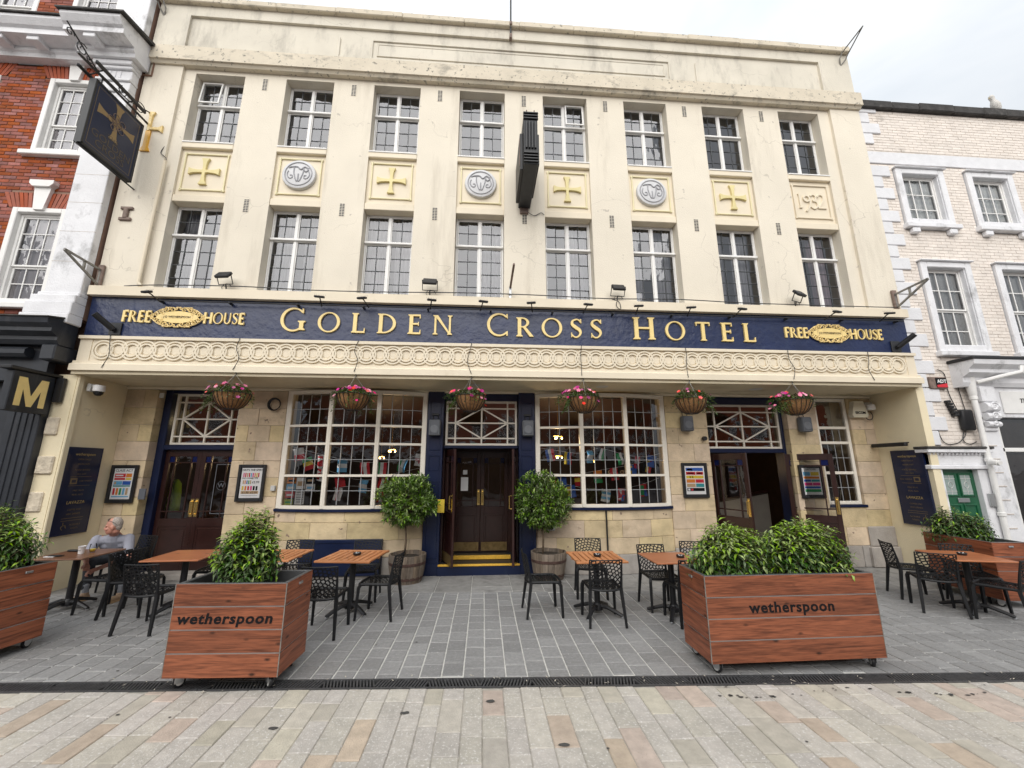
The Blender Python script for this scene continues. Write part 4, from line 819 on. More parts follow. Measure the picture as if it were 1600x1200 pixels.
# ---------------------------------------------------------------- red brick building on the left
LB = thing('brick_building', 'red brick georgian building with white pilaster and sashes over a charcoal shopfront', 'building', (-10.5, -.9, 0))
yb = -1.05
lw = [(-8.84, -7.88, 7.98, 9.72), (-8.84, -7.88, 4.86, 6.78), (-10.72, -9.76, 7.98, 9.72), (-10.72, -9.76, 4.86, 6.78), (-8.84, -7.88, 11.0, 12.3), (-10.5, -9.5, 10.9, 12.3)]
arch_h = [(a - .12, b + .12, d, d + .32) for a, b, c, d in lw[:4]]
brickwork(LB, -12.2, -7.2, 4.6, 12.6, yb, lw + [(-12.2, -7.0, 9.98, 10.75), (-7.80, -7.2, 4.6, 12.6)] + arch_h, X['brick'], X['brick_m'], 300)
for a, b, c, d in lw:
    mb = MB(); frame(mb, a, b, c, d, .10, yb - .03, yb + .16, .01); mb.build('window_surround', X['white'], LB)
    sash(LB, a + .10, b - .10, c + .06, d - .10, yb + .05, 3, 3 if d - c > 1.5 else 2, 2 if d - c < 1.8 else 2, fr=.045)
    MB().box(a - .12, b + .1, yb - .11, yb + .1, c - .10, c - .002, .012).build('sill', X['white'], LB)
for a, b, c, d in lw[:4]:
    xm = (a + b) / 2
    for i in range(-8, 9):
        if abs(i) < 2: continue
        x = xm + i * .066; t = i * .018
        MB().prism([(x - .029, d + .002), (x + .029, d + .002), (x + .029 + t + .004, d + .315), (x - .029 + t - .004, d + .315)], yb - .016, yb + .001).build('gauged_brick', X['rub'], LB)
    k = MB(); k.prism([(xm - .085, d - .06), (xm + .085, d - .06), (xm + .15, d + .40), (xm - .15, d + .40)], yb - .07, yb)
    k.prism([(xm - .15, d + .40), (xm + .15, d + .40), (xm + .21, d + .46), (xm + .21, d + .53), (xm - .21, d + .53), (xm - .21, d + .46)], yb - .12, yb); k.build('keystone', X['white'], LB)
pl = MB(); pl.box(-7.80, -7.2, yb - .14, yb, 5.05, 9.35, .01); pl.box(-7.80, -7.2, yb - .14, yb, 10.75, 12.6, .01); pl.build('pilaster', X['white_d'], LB)
for i in range(1, 7): MB().box(-7.803, -7.197, yb - .1425, yb - .12, 5.05 + i * .6, 5.056 + i * .6).build('pilaster_joint', X['wmortar'], LB)
pc = MB()
for (z0, z1, e) in ((9.35, 9.42, .03), (9.42, 9.60, .01), (9.60, 9.66, .05), (9.66, 9.86, .02), (9.86, 9.93, .07), (9.93, 10.03, .11)): pc.box(-7.80 - e, -7.2 + e * .3, yb - .14 - e, yb, z0, z1, .01)
for i in range(3): pc.box(-7.63 + i * .1, -7.59 + i * .1, yb - .175, yb - .15, 9.67, 9.84, .008)
pc.build('pilaster_capital', X['white_d'], LB); pc = MB()
for (z0, z1, e) in ((4.98, 5.05, .03), (4.84, 4.98, .08), (4.62, 4.84, .11), (4.45, 4.62, .13)): pc.box(-7.84 - e, -7.18, yb - .14 - e, yb, z0, z1, .012)
pc.build('pilaster_base', X['white_d'], LB)
cp = [(yb, 10.03), (yb - .18, 10.03), (yb - .20, 10.10), (yb - .24, 10.13), (yb - .24, 10.20), (yb - .50, 10.22), (yb - .50, 10.33), (yb - .55, 10.36), (yb - .62, 10.46), (yb - .62, 10.52), (yb, 10.62)]
MB().prism(cp, -12.2, -8.15, ax='x').build('cornice', X['white_d'], LB)
MB().prism([(p[0] - (.13 if p[0] < yb else 0), p[1] + .001) for p in cp], -8.149, -7.06, ax='x').build('cornice', X['white_d'], LB)
MB().prism([(yb - .80, 10.525), (yb, 10.63), (yb, 10.70), (yb - .80, 10.56)], -8.20, -6.98, ax='x').prism([(yb - .66, 10.524), (yb, 10.625), (yb, 10.69), (yb - .66, 10.555)], -12.2, -8.2001, ax='x').build('lead_flashing', X['black_c'], LB)
for x in (-11.6, -10.9, -10.2, -9.5, -8.85, -7.7): MB().box(x - .11, x + .11, yb - (.60 if x > -8 else .46), yb - .20, 10.13, 10.219, .01).build('modillion', X['white_d'], LB)
# charcoal shopfront
sh = MB(); sh.prism([(yb, 4.05), (yb - .25, 4.05), (yb - .30, 4.12), (yb - .30, 4.18), (yb - .42, 4.24), (yb - .42, 4.30), (yb - .50, 4.36), (yb - .52, 4.45), (yb, 4.56)], -12.2, -7.22, ax='x'); sh.build('shop_cornice', X['shop'], LB)
MB().prism([(yb - .54, 4.452), (yb, 4.565), (yb, 4.60), (yb - .54, 4.47)], -12.2, -7.2, ax='x').build('lead_flashing', X['black_c'], LB)
MB().box(-12.2, -7.45, yb - .12, yb, 3.45, 4.05).tube([(-12, yb - .2, 3.92), (-7.7, yb - .2, 3.92)], .09, 8).build('shop_fascia', X['shop'], LB)
MB().box(-7.45, -7.22, yb - .3, yb + .1, 3.78, 4.05, .02).build('console', X['shop'], LB)
p = MB(); p.box(-7.93, -7.42, yb - .07, yb + .2, 0, 3.45, .01); p.build('shop_pilaster', X['shop'], LB)
for x in (-7.86, -7.76, -7.66, -7.56): MB().box(x, x + .05, yb - .085, yb - .0701, .5, 3.2, .012).build('flute', X['shop'], LB)
MB().box(-12.2, -7.93, yb + .1, yb + .2, 0, 3.45).build('shop_wall', X['shop'], LB)
MB().box(-12.2, -7.2, yb + .2, 7, 0, 12.6).build('building_core', X['brick_m'], LB)
# ---------------------------------------------------------------- cream painted brick building on the right
RB = thing('painted_brick_building', 'cream painted brick building with white quoins and window surrounds', 'building', (11.5, -.8, 0))
yr = -.90
rw = [(9.62, 10.42, 7.40, 8.66), (11.40, 12.20, 7.40, 8.66), (9.70, 10.50, 4.42, 6.30), (11.50, 12.30, 4.42, 6.30), (13.2, 14.0, 7.4, 8.66)]
brickwork(RB, 8.86, 14.6, 2.42, 10.45, yr, [(a - .22, b + .22, c - .14, d + .17) for a, b, c, d in rw] + [(8.8, 15, 8.95, 9.27), (9.98, 15, 2.3, 4.1)], X['wbrick'], X['wmortar'], 300, d=.010)
for i, (a, b, c, d) in enumerate(rw):
    mb = MB(); frame(mb, a - .20, b + .20, c - .02, d + .16, .14, yr - .07, yr + .05, .015); frame(mb, a - .07, b + .07, c - .02, d + .04, .022, yr - .03, yr + .13, .006)
    mb.box(a - .24, b + .24, yr - .12, yr + .05, d + .155, d + .19, .012); mb.build('window_surround', X['white_d'], RB)
    s = MB(); s.box(a - .26, b + .26, yr - .13, yr + .1, c - .13, c - .022, .012)
    if c > 7:
        for q in (a - .05, b + .05): s.box(q - .09, q + .09, yr - .11, yr, c - .26, c - .131, .02)
    s.build('sill', X['white_d'], RB)
    sash(RB, a - .05, b + .05, c - .01, d + .02, yr + .05, 3, 3 if c > 7 else 2, 0 if c > 7 else 2, fr=.03, bar=.022, curtain=M('venetian_blind', (.86, .93, .95), .6, var=.14, vs=1, stretch=(.05, .05, 26)) if c > 7 else M('net_blind', (.60, .62, .63), .9, var=.12, vs=30))
MB().box(8.84, 14.6, yr - .035, yr, 8.95, 9.27, .01).build('band_course', X['quoin'], RB)
mb = MB(); x = 8.85
while x < 14.6: l = U(.6, .95); mb.box(x, x + l - .006, yr - .10 - U(0, .02), yr + .6, 10.45, 10.66 + U(-.012, .012), .02); x += l
mb.build('coping', X['black_c'], RB); z = 2.44; i = 0
while z < 10.4:
    w = .52 if i % 2 else .30
    if not 8.86 < z + .14 < 9.32: MB().box(8.78, 8.78 + w, yr - .040 - U(0, .006), yr + .02, z + .005, z + .285, .012).build('quoin', X['quoin'], RB)
    z += .293; i += 1
MB().box(8.86, 14.6, yr + .2, 7, 0, 10.44).build('building_core', X['wmortar'], RB)
# doorcase with the green door
dc = MB(); dc.box(8.72, 8.93, yr - .08, yr + .1, 0, 1.98, .012); dc.box(9.68, 9.90, yr - .08, yr + .1, 0, 1.98, .012); dc.box(8.66, 9.96, yr - .12, yr + .1, 1.98, 2.06, .012); dc.box(8.70, 9.92, yr - .07, yr + .1, 2.06, 2.30, .008)
dc.box(8.62, 10.0, yr - .16, yr + .1, 2.30, 2.37, .01)
for i in range(16): dc.box(8.68 + i * .082, 8.72 + i * .082, yr - .115, yr - .071, 2.26, 2.30, .004)
dc.build('doorcase', X['white_d'], RB); MB().box(8.60, 10.02, yr - .18, yr + .1, 2.371, 2.42, .01).build('door_hood', X['black_c'], RB)
gd = MB(); gd.box(8.93, 9.68, yr + .02, yr + .08, 0, 1.98)
for (a, b, c, d) in ((8.99, 9.28, 1.46, 1.90), (9.33, 9.62, 1.46, 1.90), (8.99, 9.28, .9, 1.32), (9.33, 9.62, .9, 1.32), (8.99, 9.28, .2, .8), (9.33, 9.62, .2, .8)): frame(gd, a, b, c, d, .035, yr, yr + .025, .008)
gdo = gd.build('green_door', X['green'], RB)
for a in (9.02, 9.36):
    MB().box(a, a + .23, yr + .012, yr + .018, 1.49, 1.87).build('pane', plain('frosted_glass', (.30, .36, .34), .25), gdo); m2 = MB(); m2.tube([(a + .115 + .05 * math.cos(i * .7), yr + .008, 1.68 + .06 * math.sin(i * .7)) for i in range(9)], .005, 5, True)
    for q in (1.56, 1.80): m2.box(a, a + .23, yr + .006, yr + .012, q - .004, q + .004)
    m2.box(a + .111, a + .119, yr + .0065, yr + .012, 1.49, 1.62); m2.box(a + .111, a + .119, yr + .0065, yr + .012, 1.74, 1.87); m2.build('lead_came', X['greyl'], gdo)
MB().box(9.22, 9.46, yr - .006, yr + .02, 1.35, 1.43, .006).build('letter_plate', X['steel'], gdo)
MB().box(9.74, 9.84, yr - .13, yr - .08, 1.28, 1.52, .008).build('door_entry_panel', X['steel'], RB)
# white shopfront with console, gutter, downpipe
sf = MB(); sf.prism([(yr, 3.62), (yr - .16, 3.62), (yr - .20, 3.70), (yr - .20, 3.80), (yr - .34, 3.88), (yr - .34, 3.95), (yr - .44, 4.03), (yr - .46, 4.12), (yr, 4.2)], 9.66, 14.6, ax='x'); sf.box(9.98, 14.6, yr - .12, yr, 3.0, 3.62, .01)
sf.build('shop_cornice', X['white_d'], RB); MB().box(9.63, 14.6, yr - .48, yr + .1, 4.121, 4.19, .015).build('lead_flashing', X['dark'], RB)
MB().box(10.50, 13.8, yr - .145, yr - .119, 3.08, 3.54, .01).build('sign_panel', X['white'], RB)
text('The', .13, .003, 'lettering', X['ink'], RB, (10.98, yr - .15, 3.34), shear=.2); text('N', .34, .004, 'lettering', X['ink'], RB, (11.28, yr - .15, 3.26), shear=.2)
co = MB(); co.box(9.98, 10.30, yr - .22, yr, 3.30, 3.62, .02); co.box(10.0, 10.28, yr - .14, yr, 2.72, 3.30, .02)
for k, (zz, r) in enumerate(((3.20, .10), (3.02, .075), (2.86, .055))):
    co.tube([(10.0, yr - .16, zz), (10.28, yr - .16, zz)], r, 10); co.tube([(10.14 + r * (1 - u * .8) * math.cos(u * 9), yr - .17 - r * .8, zz + r * (1 - u * .8) * math.sin(u * 9)) for u in [i / 16 for i in range(16)]], .016, 5)
co.build('console', X['white_d'], RB)
MB().box(9.98, 10.32, yr - .10, yr + .1, 0, 2.72, .012).build('shop_pilaster', X['white_d'], RB)
for i in range(9): MB().box(10.0, 10.18, yr - .112, yr - .10, .35 + i * .26, .356 + i * .26 + .01, 0).build('pilaster_joint', X['wmortar'], RB)
MB().box(10.32, 14.6, yr - .05, yr + .1, 0, .55, .01).box(10.32, 14.6, yr - .05, yr + .08, 2.32, 2.40, .008).box(10.32, 10.42, yr - .05, yr + .08, .55, 3.0, .008).build('shop_frame', X['white'], RB)
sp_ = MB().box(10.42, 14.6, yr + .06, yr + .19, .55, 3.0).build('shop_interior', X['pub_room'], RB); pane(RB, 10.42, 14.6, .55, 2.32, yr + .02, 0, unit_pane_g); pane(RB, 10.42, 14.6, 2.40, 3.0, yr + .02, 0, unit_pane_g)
dp = MB(); dp.tube([(9.88, yr - .14, 3.6), (9.88, yr - .14, .0)], .048, 10); dp.lathe([(.05, 3.42), (.065, 3.46), (.075, 3.62), (.085, 3.78), (.085, 3.82), (.0, 3.82)], 12, (9.88, yr - .14, 0))
for z in (3.35, 2.12, 1.1): dp.lathe([(.048, z), (.062, z + .01), (.062, z + .07), (.048, z + .08)], 12, (9.88, yr - .14, 0))
dp.tube([(9.95, yr - .2, 3.70), (10.3, yr - .38, 3.80), (10.55, yr - .50, 3.86), (10.6, yr - .50, 3.98)], .04, 8); dp.build('downpipe', X['white'], RB, sharp=40)
MB().tube([(9.82, yr - .20, 2.12), (9.80, yr - .34, 2.10)], .055, 10).tube([(9.80, yr - .34, 2.10), (9.795, yr - .37, 2.095)], .04, 10).build('spy_camera', X['white'], RB)
# alarm box, junction box, cable loops on that wall
def cab(pts, r=.008, lab=None, parent=None, mat='dark'):
    p3 = [Vector(p) for p in pts]; out = []
    P = [p3[0]] + p3 + [p3[-1]]
    for i in range(1, len(P) - 2):
        for k in range(6):
            t = k / 6; a, b, c, d = P[i - 1], P[i], P[i + 1], P[i + 2]; out.append(.5 * ((2 * b) + (c - a) * t + (2 * a - 5 * b + 4 * c - d) * t * t + (3 * b - a - 3 * c + d) * t ** 3))
    out.append(p3[-1]); return MB().tube(out, r, 5).build('cable', X[mat], parent)
for pts in ([(9.36, yr - .03, 4.0), (9.5, yr - .03, 3.9), (9.5, yr - .03, 3.5), (9.62, yr - .03, 3.1)], [(9.0, yr - .03, 3.75), (9.05, yr - .03, 3.2), (9.12, yr - .03, 2.55), (9.4, yr - .03, 2.48), (9.62, yr - .04, 2.62), (9.68, yr - .04, 2.78)], [(9.72, yr - .03, 4.1), (9.74, yr - .03, 3.6), (9.80, yr - .03, 2.9)], [(9.66, yr - .03, 2.76), (9.58, yr - .03, 2.55), (9.70, yr - .03, 2.47), (9.86, yr - .03, 2.52)]): cab(pts, .008, parent=RB)
a = thing('alarm_box', 'small red and black alarm box with white initials on the painted brick', 'alarm box', (9.27, yr - .01, 3.58)); MB().box(9.08, 9.46, yr - .08, yr - .01, 3.59, 3.83, .01).build('housing', X['iron'], a); MB().box(9.20, 9.45, yr - .088, yr - .0801, 3.61, 3.81, .004).build('face_plate', X['ink'], a); MB().prism([(9.21, 3.615), (9.44, 3.615), (9.44, 3.70), (9.21, 3.66)], yr - .090, yr - .0885).build('red_panel', X['red'], a); text('ADT', .10, .002, 'lettering', X['wht'], a, (9.325, yr - .093, 3.735), off=.002)
a = thing('junction_box', 'black plastic cable junction box on the painted brick above the green door', 'junction box', (9.7, yr - .01, 2.72)); MB().box(9.58, 9.83, yr - .13, yr - .01, 2.74, 3.16, .03).build('housing', X['dark'], a, sharp=50)
a = thing('cable_bracket', 'twisted black cable bracket beside the junction box on the painted brick', 'bracket', (9.43, yr - .01, 2.98)); m2 = MB()
for i in range(6): m2.box(9.36 + i * .018, 9.43 + i * .022, yr - .10 - .01 * (i % 2), yr - .01, 3.30 - i * .055, 3.35 - i * .055, .012)
m2.build('bracket_body', X['dark'], a)
# a gull on the right-hand parapet
gu = thing('gull', 'grey gull perched on the dark parapet of the painted brick building', 'gull', (12.72, yr + .05, 10.66)); m2 = MB()
m2.lathe([(.0, -.22), (.03, -.18), (.075, -.08), (.09, .02), (.075, .10), (.045, .17), (.05, .22), (.056, .26), (.04, .31), (0, .33)], 12, (0, 0, 0)); m2.xf(Matrix.Translation((12.72, yr + .05, 10.90)) @ Matrix.Rotation(R(-14), 4, 'Y')); m2.build('body', X['gull'], gu, smooth=True)
b2 = MB(); b2.tube([(12.66, yr + .05, 11.15), (12.58, yr + .05, 11.13)], [.016, .004], 6); b2.build('beak', X['yel'], gu); b2 = MB(); b2.tube([(12.74, yr + .03, 10.66), (12.74, yr + .03, 10.74)], .008, 5); b2.tube([(12.74, yr + .08, 10.66), (12.74, yr + .08, 10.74)], .008, 5); b2.build('leg', X['ora'], gu)
# ---------------------------------------------------------------- terrace across the street: seen only as reflections in the glass
def terrace(x0, x1, h, label, mat):
    t = thing('terrace_house', label, 'building', ((x0 + x1) / 2, -23.5, 0)); n = max(2, int((x1 - x0) / 2.2)); holes = []; w = (x1 - x0) / n; z = 4.2
    while z + 1.9 < h - .5: holes += [(x0 + w * (i + .5) - .55, x0 + w * (i + .5) + .55, z, z + 1.8) for i in range(n)]; z += 3.1
    mb = MB(); holes_wall(mb, x0, x1, 3.6, h, -23.5, holes, .15, jamb=False); mb.box(x0, x1, -30, -23.52, h, h + .3)
    mb.add([(x0, -30, h), (x1, -30, h), (x1, -30, 0), (x0, -30, 0)], [(0, 1, 2, 3)]); mb.build('wall', mat, t); MB().box(x0, x1, -23.9, -23.3, h, h + .35).build('cornice', X['white_d'], t)
    MB().box(x0 + .2, x1 - .2, -23.6, -23.45, 0, 2.9).build('shop_window', X['dark_w'], t); MB().box(x0, x1, -23.6, -23.3, 2.9, 3.6).build('shop_fascia', X['white_d'], t)
    for a, b, c, d in holes:
        mb = MB(); frame(mb, a, b, c, d, .12, -23.56, -23.46, 0)
        for i in (1, 2): q = a + (b - a) * i / 3; mb.box(q - .025, q + .025, -23.54, -23.48, c, d)
        for i in (1, 2, 3): q = c + (d - c) * i / 4; mb.box(a, b, -23.54, -23.48, q - .025, q + .025)
        wn = mb.build('window', X['white'], t); MB().box(a, b, -23.60, -23.555, c, d).build('pane', X['dark_w'], wn)
terrace(-34, -17, 9.0, 'tall red brick house across the street, farthest left, mirrored in the glass', X['brick']); terrace(-16.9, -4.2, 8.4, 'brick house across the street mirrored in the left bow window', X['rub'])
terrace(-4.1, 8, 9.2, 'red brick house straight across the street mirrored in the door glass', X['brick']); terrace(8.1, 20, 8.5, 'brick house across the street mirrored in the right doorway glass', X['rub']); terrace(20.1, 36, 9.1, 'tall red brick house across the street, farthest right, mirrored in the glass', X['brick'])
# ---------------------------------------------------------------- signs and fittings on the front
def hanging_sign():
    x = -6.86; t = thing('hanging_sign', 'navy hanging pub sign with gold cross on a black wrought iron bracket', 'sign', (x, -.95, 7.3))
    bd = MB().box(x - .05, x + .05, -2.12, -1.17, 7.36, 8.62, .012).build('board', X['navy_s'], t)
    e = MB()
    for (a, b, c, d) in ((-2.13, -1.16, 8.60, 8.64), (-2.13, -1.16, 7.34, 7.38), (-2.14, -2.10, 7.34, 8.64), (-1.19, -1.15, 7.34, 8.64)): e.box(x - .062, x + .062, a, b, c, d, .006)
    e.build('board_frame', X['dark'], bd)
    ln = MB()
    for (a, b, c, d) in ((-2.06, -1.23, 8.55, 8.558), (-2.06, -1.23, 7.43, 7.438), (-2.064, -2.056, 7.43, 8.558), (-1.234, -1.226, 7.43, 8.558)): ln.box(x + .050, x + .0515, a, b, c, d)
    ln.build('gold_line', X['giltd'], bd)
    dim_gilt = plain('dim_gilt', (.085, .066, .045), .6)
    def poly_x(p, x0, x1): return MB().prism(p, x0, x1, ax='x')
    poly_x(cross(-1.645, 8.18, .36), x + .049, x + .053).build('painted_cross', plain('aged_gilt', (.26, .175, .075), .5), bd)
    r = MB()
    for k in range(5):
        for q, rr in ((.12, .06), (.06, .045)): r.tube([(x + .055, -1.645 + q * math.cos(k * 1.257 + q * 5) + rr * math.cos(j * .7), 8.18 + q * math.sin(k * 1.257 + q * 5) + rr * math.sin(j * .7)) for j in range(9)], .006, 4, True)
    r.build('painted_rose', X['iron'], bd)
    for s, z, h in (('THE', 7.83, .09), ('GOLDEN', 7.70, .15), ('CROSS', 7.55, .15)): text(s, h * 1.25, .001, 'lettering', dim_gilt, bd, (x + .0525, -1.645, z), (R(90), 0, R(90)))
    b = MB(); b.tube([(x, -.95, 8.80), (x, -2.45, 8.80)], .022, 8); b.tube([(x, -1.0, 9.1), (x, -1.02, 8.3)], .018, 6)
    MB().tube([(x, -.95, 7.30), (x, -2.15, 7.33)], .014, 6).box(x - .05, x + .05, -.98, -.94, 7.26, 7.42, .008).build('lower_stay', X['dark'], t); b.box(x - .06, x + .06, -.98, -.94, 8.70, 8.95, .008)
    for y in (-2.0, -1.3): b.tube([(x, y, 8.80), (x, y, 8.62)], .012, 6)
    b.build('bracket', X['dark'], t)
    s = MB()
    for (cy, cz, r_, a0, tn) in ((-1.25, 8.95, .13, 0, 1.5), (-1.62, 8.93, .10, 2, 1.4), (-2.4, 8.92, .11, 1, 1.4), (-2.62, 9.0, .07, 0, 1.2), (-2.25, 8.88, .06, 3, 1.2)):
        s.tube([(x, cy + r_ * (1 - .75 * u) * math.cos(a0 + u * tn * 6.28), cz + r_ * (1 - .75 * u) * math.sin(a0 + u * tn * 6.28)) for u in [i / 18 for i in range(19)]], .009, 5)
    s.tube([(x, -1.0, 9.08), (x, -1.5, 8.86), (x, -2.1, 8.82), (x, -2.7, 9.12)], .012, 5); s.build('scroll', X['dark'], t)
    f = MB(); f.box(x + .10, x + .15, -2.28, -1.25, 8.80, 8.88, .02); f.tube([(x, -1.5, 8.82), (x + .12, -1.5, 8.86)], .012, 6); f.tube([(x, -2.1, 8.82), (x + .12, -2.1, 8.86)], .012, 6)
    f.box(x - .16, x - .11, -2.3, -1.4, 8.70, 8.77, .02); f.tube([(x, -2.1, 8.8), (x - .13, -2.1, 8.74)], .012, 6); f.build('trough_light', X['dark'], t)
    g = thing('amber_cross', 'gold and amber cross ornament fixed to the wall behind the hanging sign', 'ornament', (-6.82, -1.0, 8.17))
    m2 = MB(); m2.prism([(-6.91, 8.17), (-6.73, 8.17), (-6.775, 8.28), (-6.775, 8.64), (-6.865, 8.64), (-6.865, 8.28)], -1.04, -.96); m2.build('arm', X['anti'], g)
    for p in ([(-6.84, 8.64), (-6.80, 8.64), (-6.79, 8.98), (-6.75, 9.08), (-6.89, 9.08), (-6.85, 8.98)], [(-6.80, 8.66), (-6.64, 8.665), (-6.56, 8.61), (-6.56, 8.77), (-6.64, 8.715), (-6.80, 8.72)]): MB().prism(p, -1.05, -.95).build('arm', X['gold2'], g)
hanging_sign()
cab([(-6.47, -1.0, 8.35), (-6.50, -1.03, 8.15), (-6.40, -1.03, 8.05), (-6.35, -1.04, 7.98)], .007, parent=hotel)
cable_pipe = MB().tube([(-6.38, -1.04, 7.95), (-6.40, -1.04, 5.36), (-6.34, -1.04, 5.28)], .028, 8); part(cable_pipe, 'conduit', 'cream_soft')
def iron_tie():
    t = MB(); t.box(-7.0, -6.78, -1.05, -1.0, 6.85, 6.91, .01); t.box(-7.0, -6.78, -1.05, -1.0, 6.62, 6.68, .01); t.box(-6.93, -6.85, -1.06, -1.0, 6.66, 6.87, .01)
    tag(t.build('wall_tie', X['iron']), 'rusty iron wall tie shaped like a capital I on the cream end pier', 'wall tie')
iron_tie()
def m_sign():
    x = -7.42; t = thing('letter_sign', 'black projecting shop sign with a gold letter M beside the charcoal shopfront', 'sign', (x, -1.1, 2.9))
    b = MB().box(x - .06, x + .06, -1.70, -1.08, 2.88, 3.52, .01).build('board', X['shop'], t); MB().prism([(-1.61 + .44 * u, 2.97 + .46 * v) for u, v in ((0, 0), (.2, 0), (.2, .60), (.42, 0), (.58, 0), (.8, .60), (.8, 0), (1, 0), (1, 1), (.74, 1), (.5, .36), (.26, 1), (0, 1))], x + .055, x + .064, ax='x').build('lettering', X['gold'], b)
    MB().box(x - .09, x + .09, -1.78, -.98, 3.525, 3.58, .012).build('bracket', X['dark'], t); MB().box(x + .07, x + .19, -1.08, -1.02, 3.1, 3.52, .006).build('wall_plate', X['dark'], t)
m_sign()
def neon_sign():
    t = thing('fin_sign', 'black fluted box sign jutting out between the upper windows', 'sign', (.77, -.95, 7.3))
    x0, x1 = .645, .895; MB().box(x0, x1, -2.22, -.97, 7.30, 8.40, .01).build('casing', X['dark_w'], t)
    fl = MB()
    for i in range(4): fl.tube([(x0 + .045 + i * .053, -2.235, 7.62), (x0 + .045 + i * .053, -2.235, 8.18)], .022, 8)
    fl.build('fluting', X['dark'], t)
    for z in (7.33, 7.39, 7.45, 7.51, 8.24, 8.30, 8.36): MB().box(x0 - .012, x1 + .012, -2.25, -2.20, z, z + .028, .006).build('rib', X['dark'], t)
    for a, b, c in ((x0 - .06, x0 - .001, 7.32), (x1 + .001, x1 + .05, 7.45)): MB().box(a, b, -2.05, -1.10, c, 8.1, .008).build('side_panel', X['dark'], t)
    MB().tube([(x0 - .062, -2.04, 7.4), (x0 - .062, -2.04, 8.0)], .008, 5).build('conduit', X['iron'], t); MB().box(.68, .86, -1.0, -.94, 7.18, 7.33, .01).build('mounting', X['iron'], t)
    for a in (.70, .84): MB().tube([(a, -2.2, 8.4), (a, -2.2, 8.46)], .012, 6).build('lifting_pin', X['iron'], t)
    cab([(.82, -1.0, 7.22), (.98, -.97, 7.15), (1.12, -.97, 7.22), (1.19, -.97, 7.18)], .007, parent=t)
neon_sign()
def flag_bracket(sx, loc, label):
    t = thing('flag_bracket', label, 'bracket', loc, 0, 'steel flag brackets on the ledge'); x, y, z = loc; m = MB()
    for a, b in (((0, 0, .03), (0, 0, .32)), ((0, 0, .32), (0, -.66, .36)), ((0, 0, .03), (0, -.66, .35)), ((0, -.30, .335), (0, -.30, .19))):
        m.tube([(x + a[0], y + a[1], z + a[2]), (x + b[0], y + b[1], z + b[2])], .022, 4)
    m.build('angle_frame', X['steel_w'], t); MB().box(x - .05, x + .05, y - .012, y + .03, z, z + .42, .006).build('wall_plate', X['iron'], t)
flag_bracket(-1, (-7.08, -1.05, 5.25), 'triangular steel flag bracket at the left end of the ledge'); flag_bracket(1, (8.62, -1.05, 5.27), 'triangular steel flag bracket at the right end of the ledge')
t = thing('flag_bracket', 'upright narrow steel bracket at the middle of the ledge', 'bracket', (.47, -1.05, 5.25), 0, 'steel flag brackets on the ledge'); MB().box(.45, .50, -1.08, -1.03, 5.25, 5.48, .005).build('foot', X['steel'], t); MB().tube([(.475, -1.05, 5.46), (.50, -1.72, 5.62)], .026, 4).build('angle_frame', X['iron'], t)
t = thing('flagpole', 'thin dark flagpole rising over the middle of the parapet', 'flagpole', (.48, -1.06, 11.6)); MB().tube([(.48, -1.06, 11.62), (.48, -1.06, 14.2)], .022, 8).build('pole', X['dark_w'], t); MB().box(.45, .51, -1.10, -1.0, 11.6, 11.72, .006).box(.45, .51, -1.13, -1.0, 11.95, 12.03, .006).build('clamp', X['iron'], t)
t = thing('pole_bracket', 'forked steel pole bracket at the right corner of the parapet', 'bracket', (8.55, -1.05, 11.6)); m = MB(); m.tube([(8.55, -1.0, 11.60), (8.50, -1.06, 11.74), (8.53, -1.12, 11.86), (8.60, -1.62, 12.0)], .014, 6); m.tube([(8.55, -1.0, 11.60), (8.66, -1.05, 11.74), (8.68, -1.12, 11.84), (8.60, -1.62, 12.0)], .014, 6); m.build('fork', X['steel_w'], t)
t = thing('pole_bracket', 'broken steel bracket at the left corner of the parapet by the brick building', 'bracket', (-7.05, -1.05, 11.7)); m = MB(); m.tube([(-7.05, -1.0, 11.60), (-7.0, -1.06, 11.74), (-7.03, -1.12, 11.86), (-7.08, -1.62, 12.0)], .016, 5); m.tube([(-7.05, -1.0, 11.60), (-7.12, -1.05, 11.74), (-7.14, -1.12, 11.84), (-7.08, -1.62, 12.0)], .016, 5); m.build('fork', X['steel_w'], t)
# ledge floodlights
def flood():
    t = lthing('floodlight', 'x', 'floodlight', 'black floodlights along the ledge'); m = MB(); m.box(-.13, .13, -.02, .035, -.085, .085, .012); m.xf(Matrix.Translation((0, -.12, .25)) @ Matrix.Rotation(R(-38), 4, 'X')); m.build('lamp_head', X['dark'], t)
    y = MB(); y.tube([(-.14, -.12, .27), (-.14, -.03, .10), (.14, -.03, .10), (.14, -.12, .27)], .010, 5); y.tube([(0, -.03, .10), (0, 0, 0)], .012, 5); y.build('yoke', X['dark'], t)
    c = MB(); c.tube([(.02 + .09 * math.cos(a), -.03, .04 + .07 * math.sin(a)) for a in [i * .55 for i in range(10)]], .006, 4); c.build('lead', X['dark'], t); return t
f0 = flood(); index_kids(f0)
for i, (x, lab) in enumerate(((-4.83, 'black floodlight on the ledge nearest the hanging sign'), (-1.08, 'black floodlight on the ledge above the word GOLDEN'), (2.61, 'black floodlight on the ledge above the word HOTEL'), (6.36, 'black floodlight on the ledge below the 1932 window'))):
    o = f0 if i == 0 else copy_tree(f0); o['label'] = lab; place(o, (x, -1.05, 5.25), R((-8, 4, 3, 20)[i]))
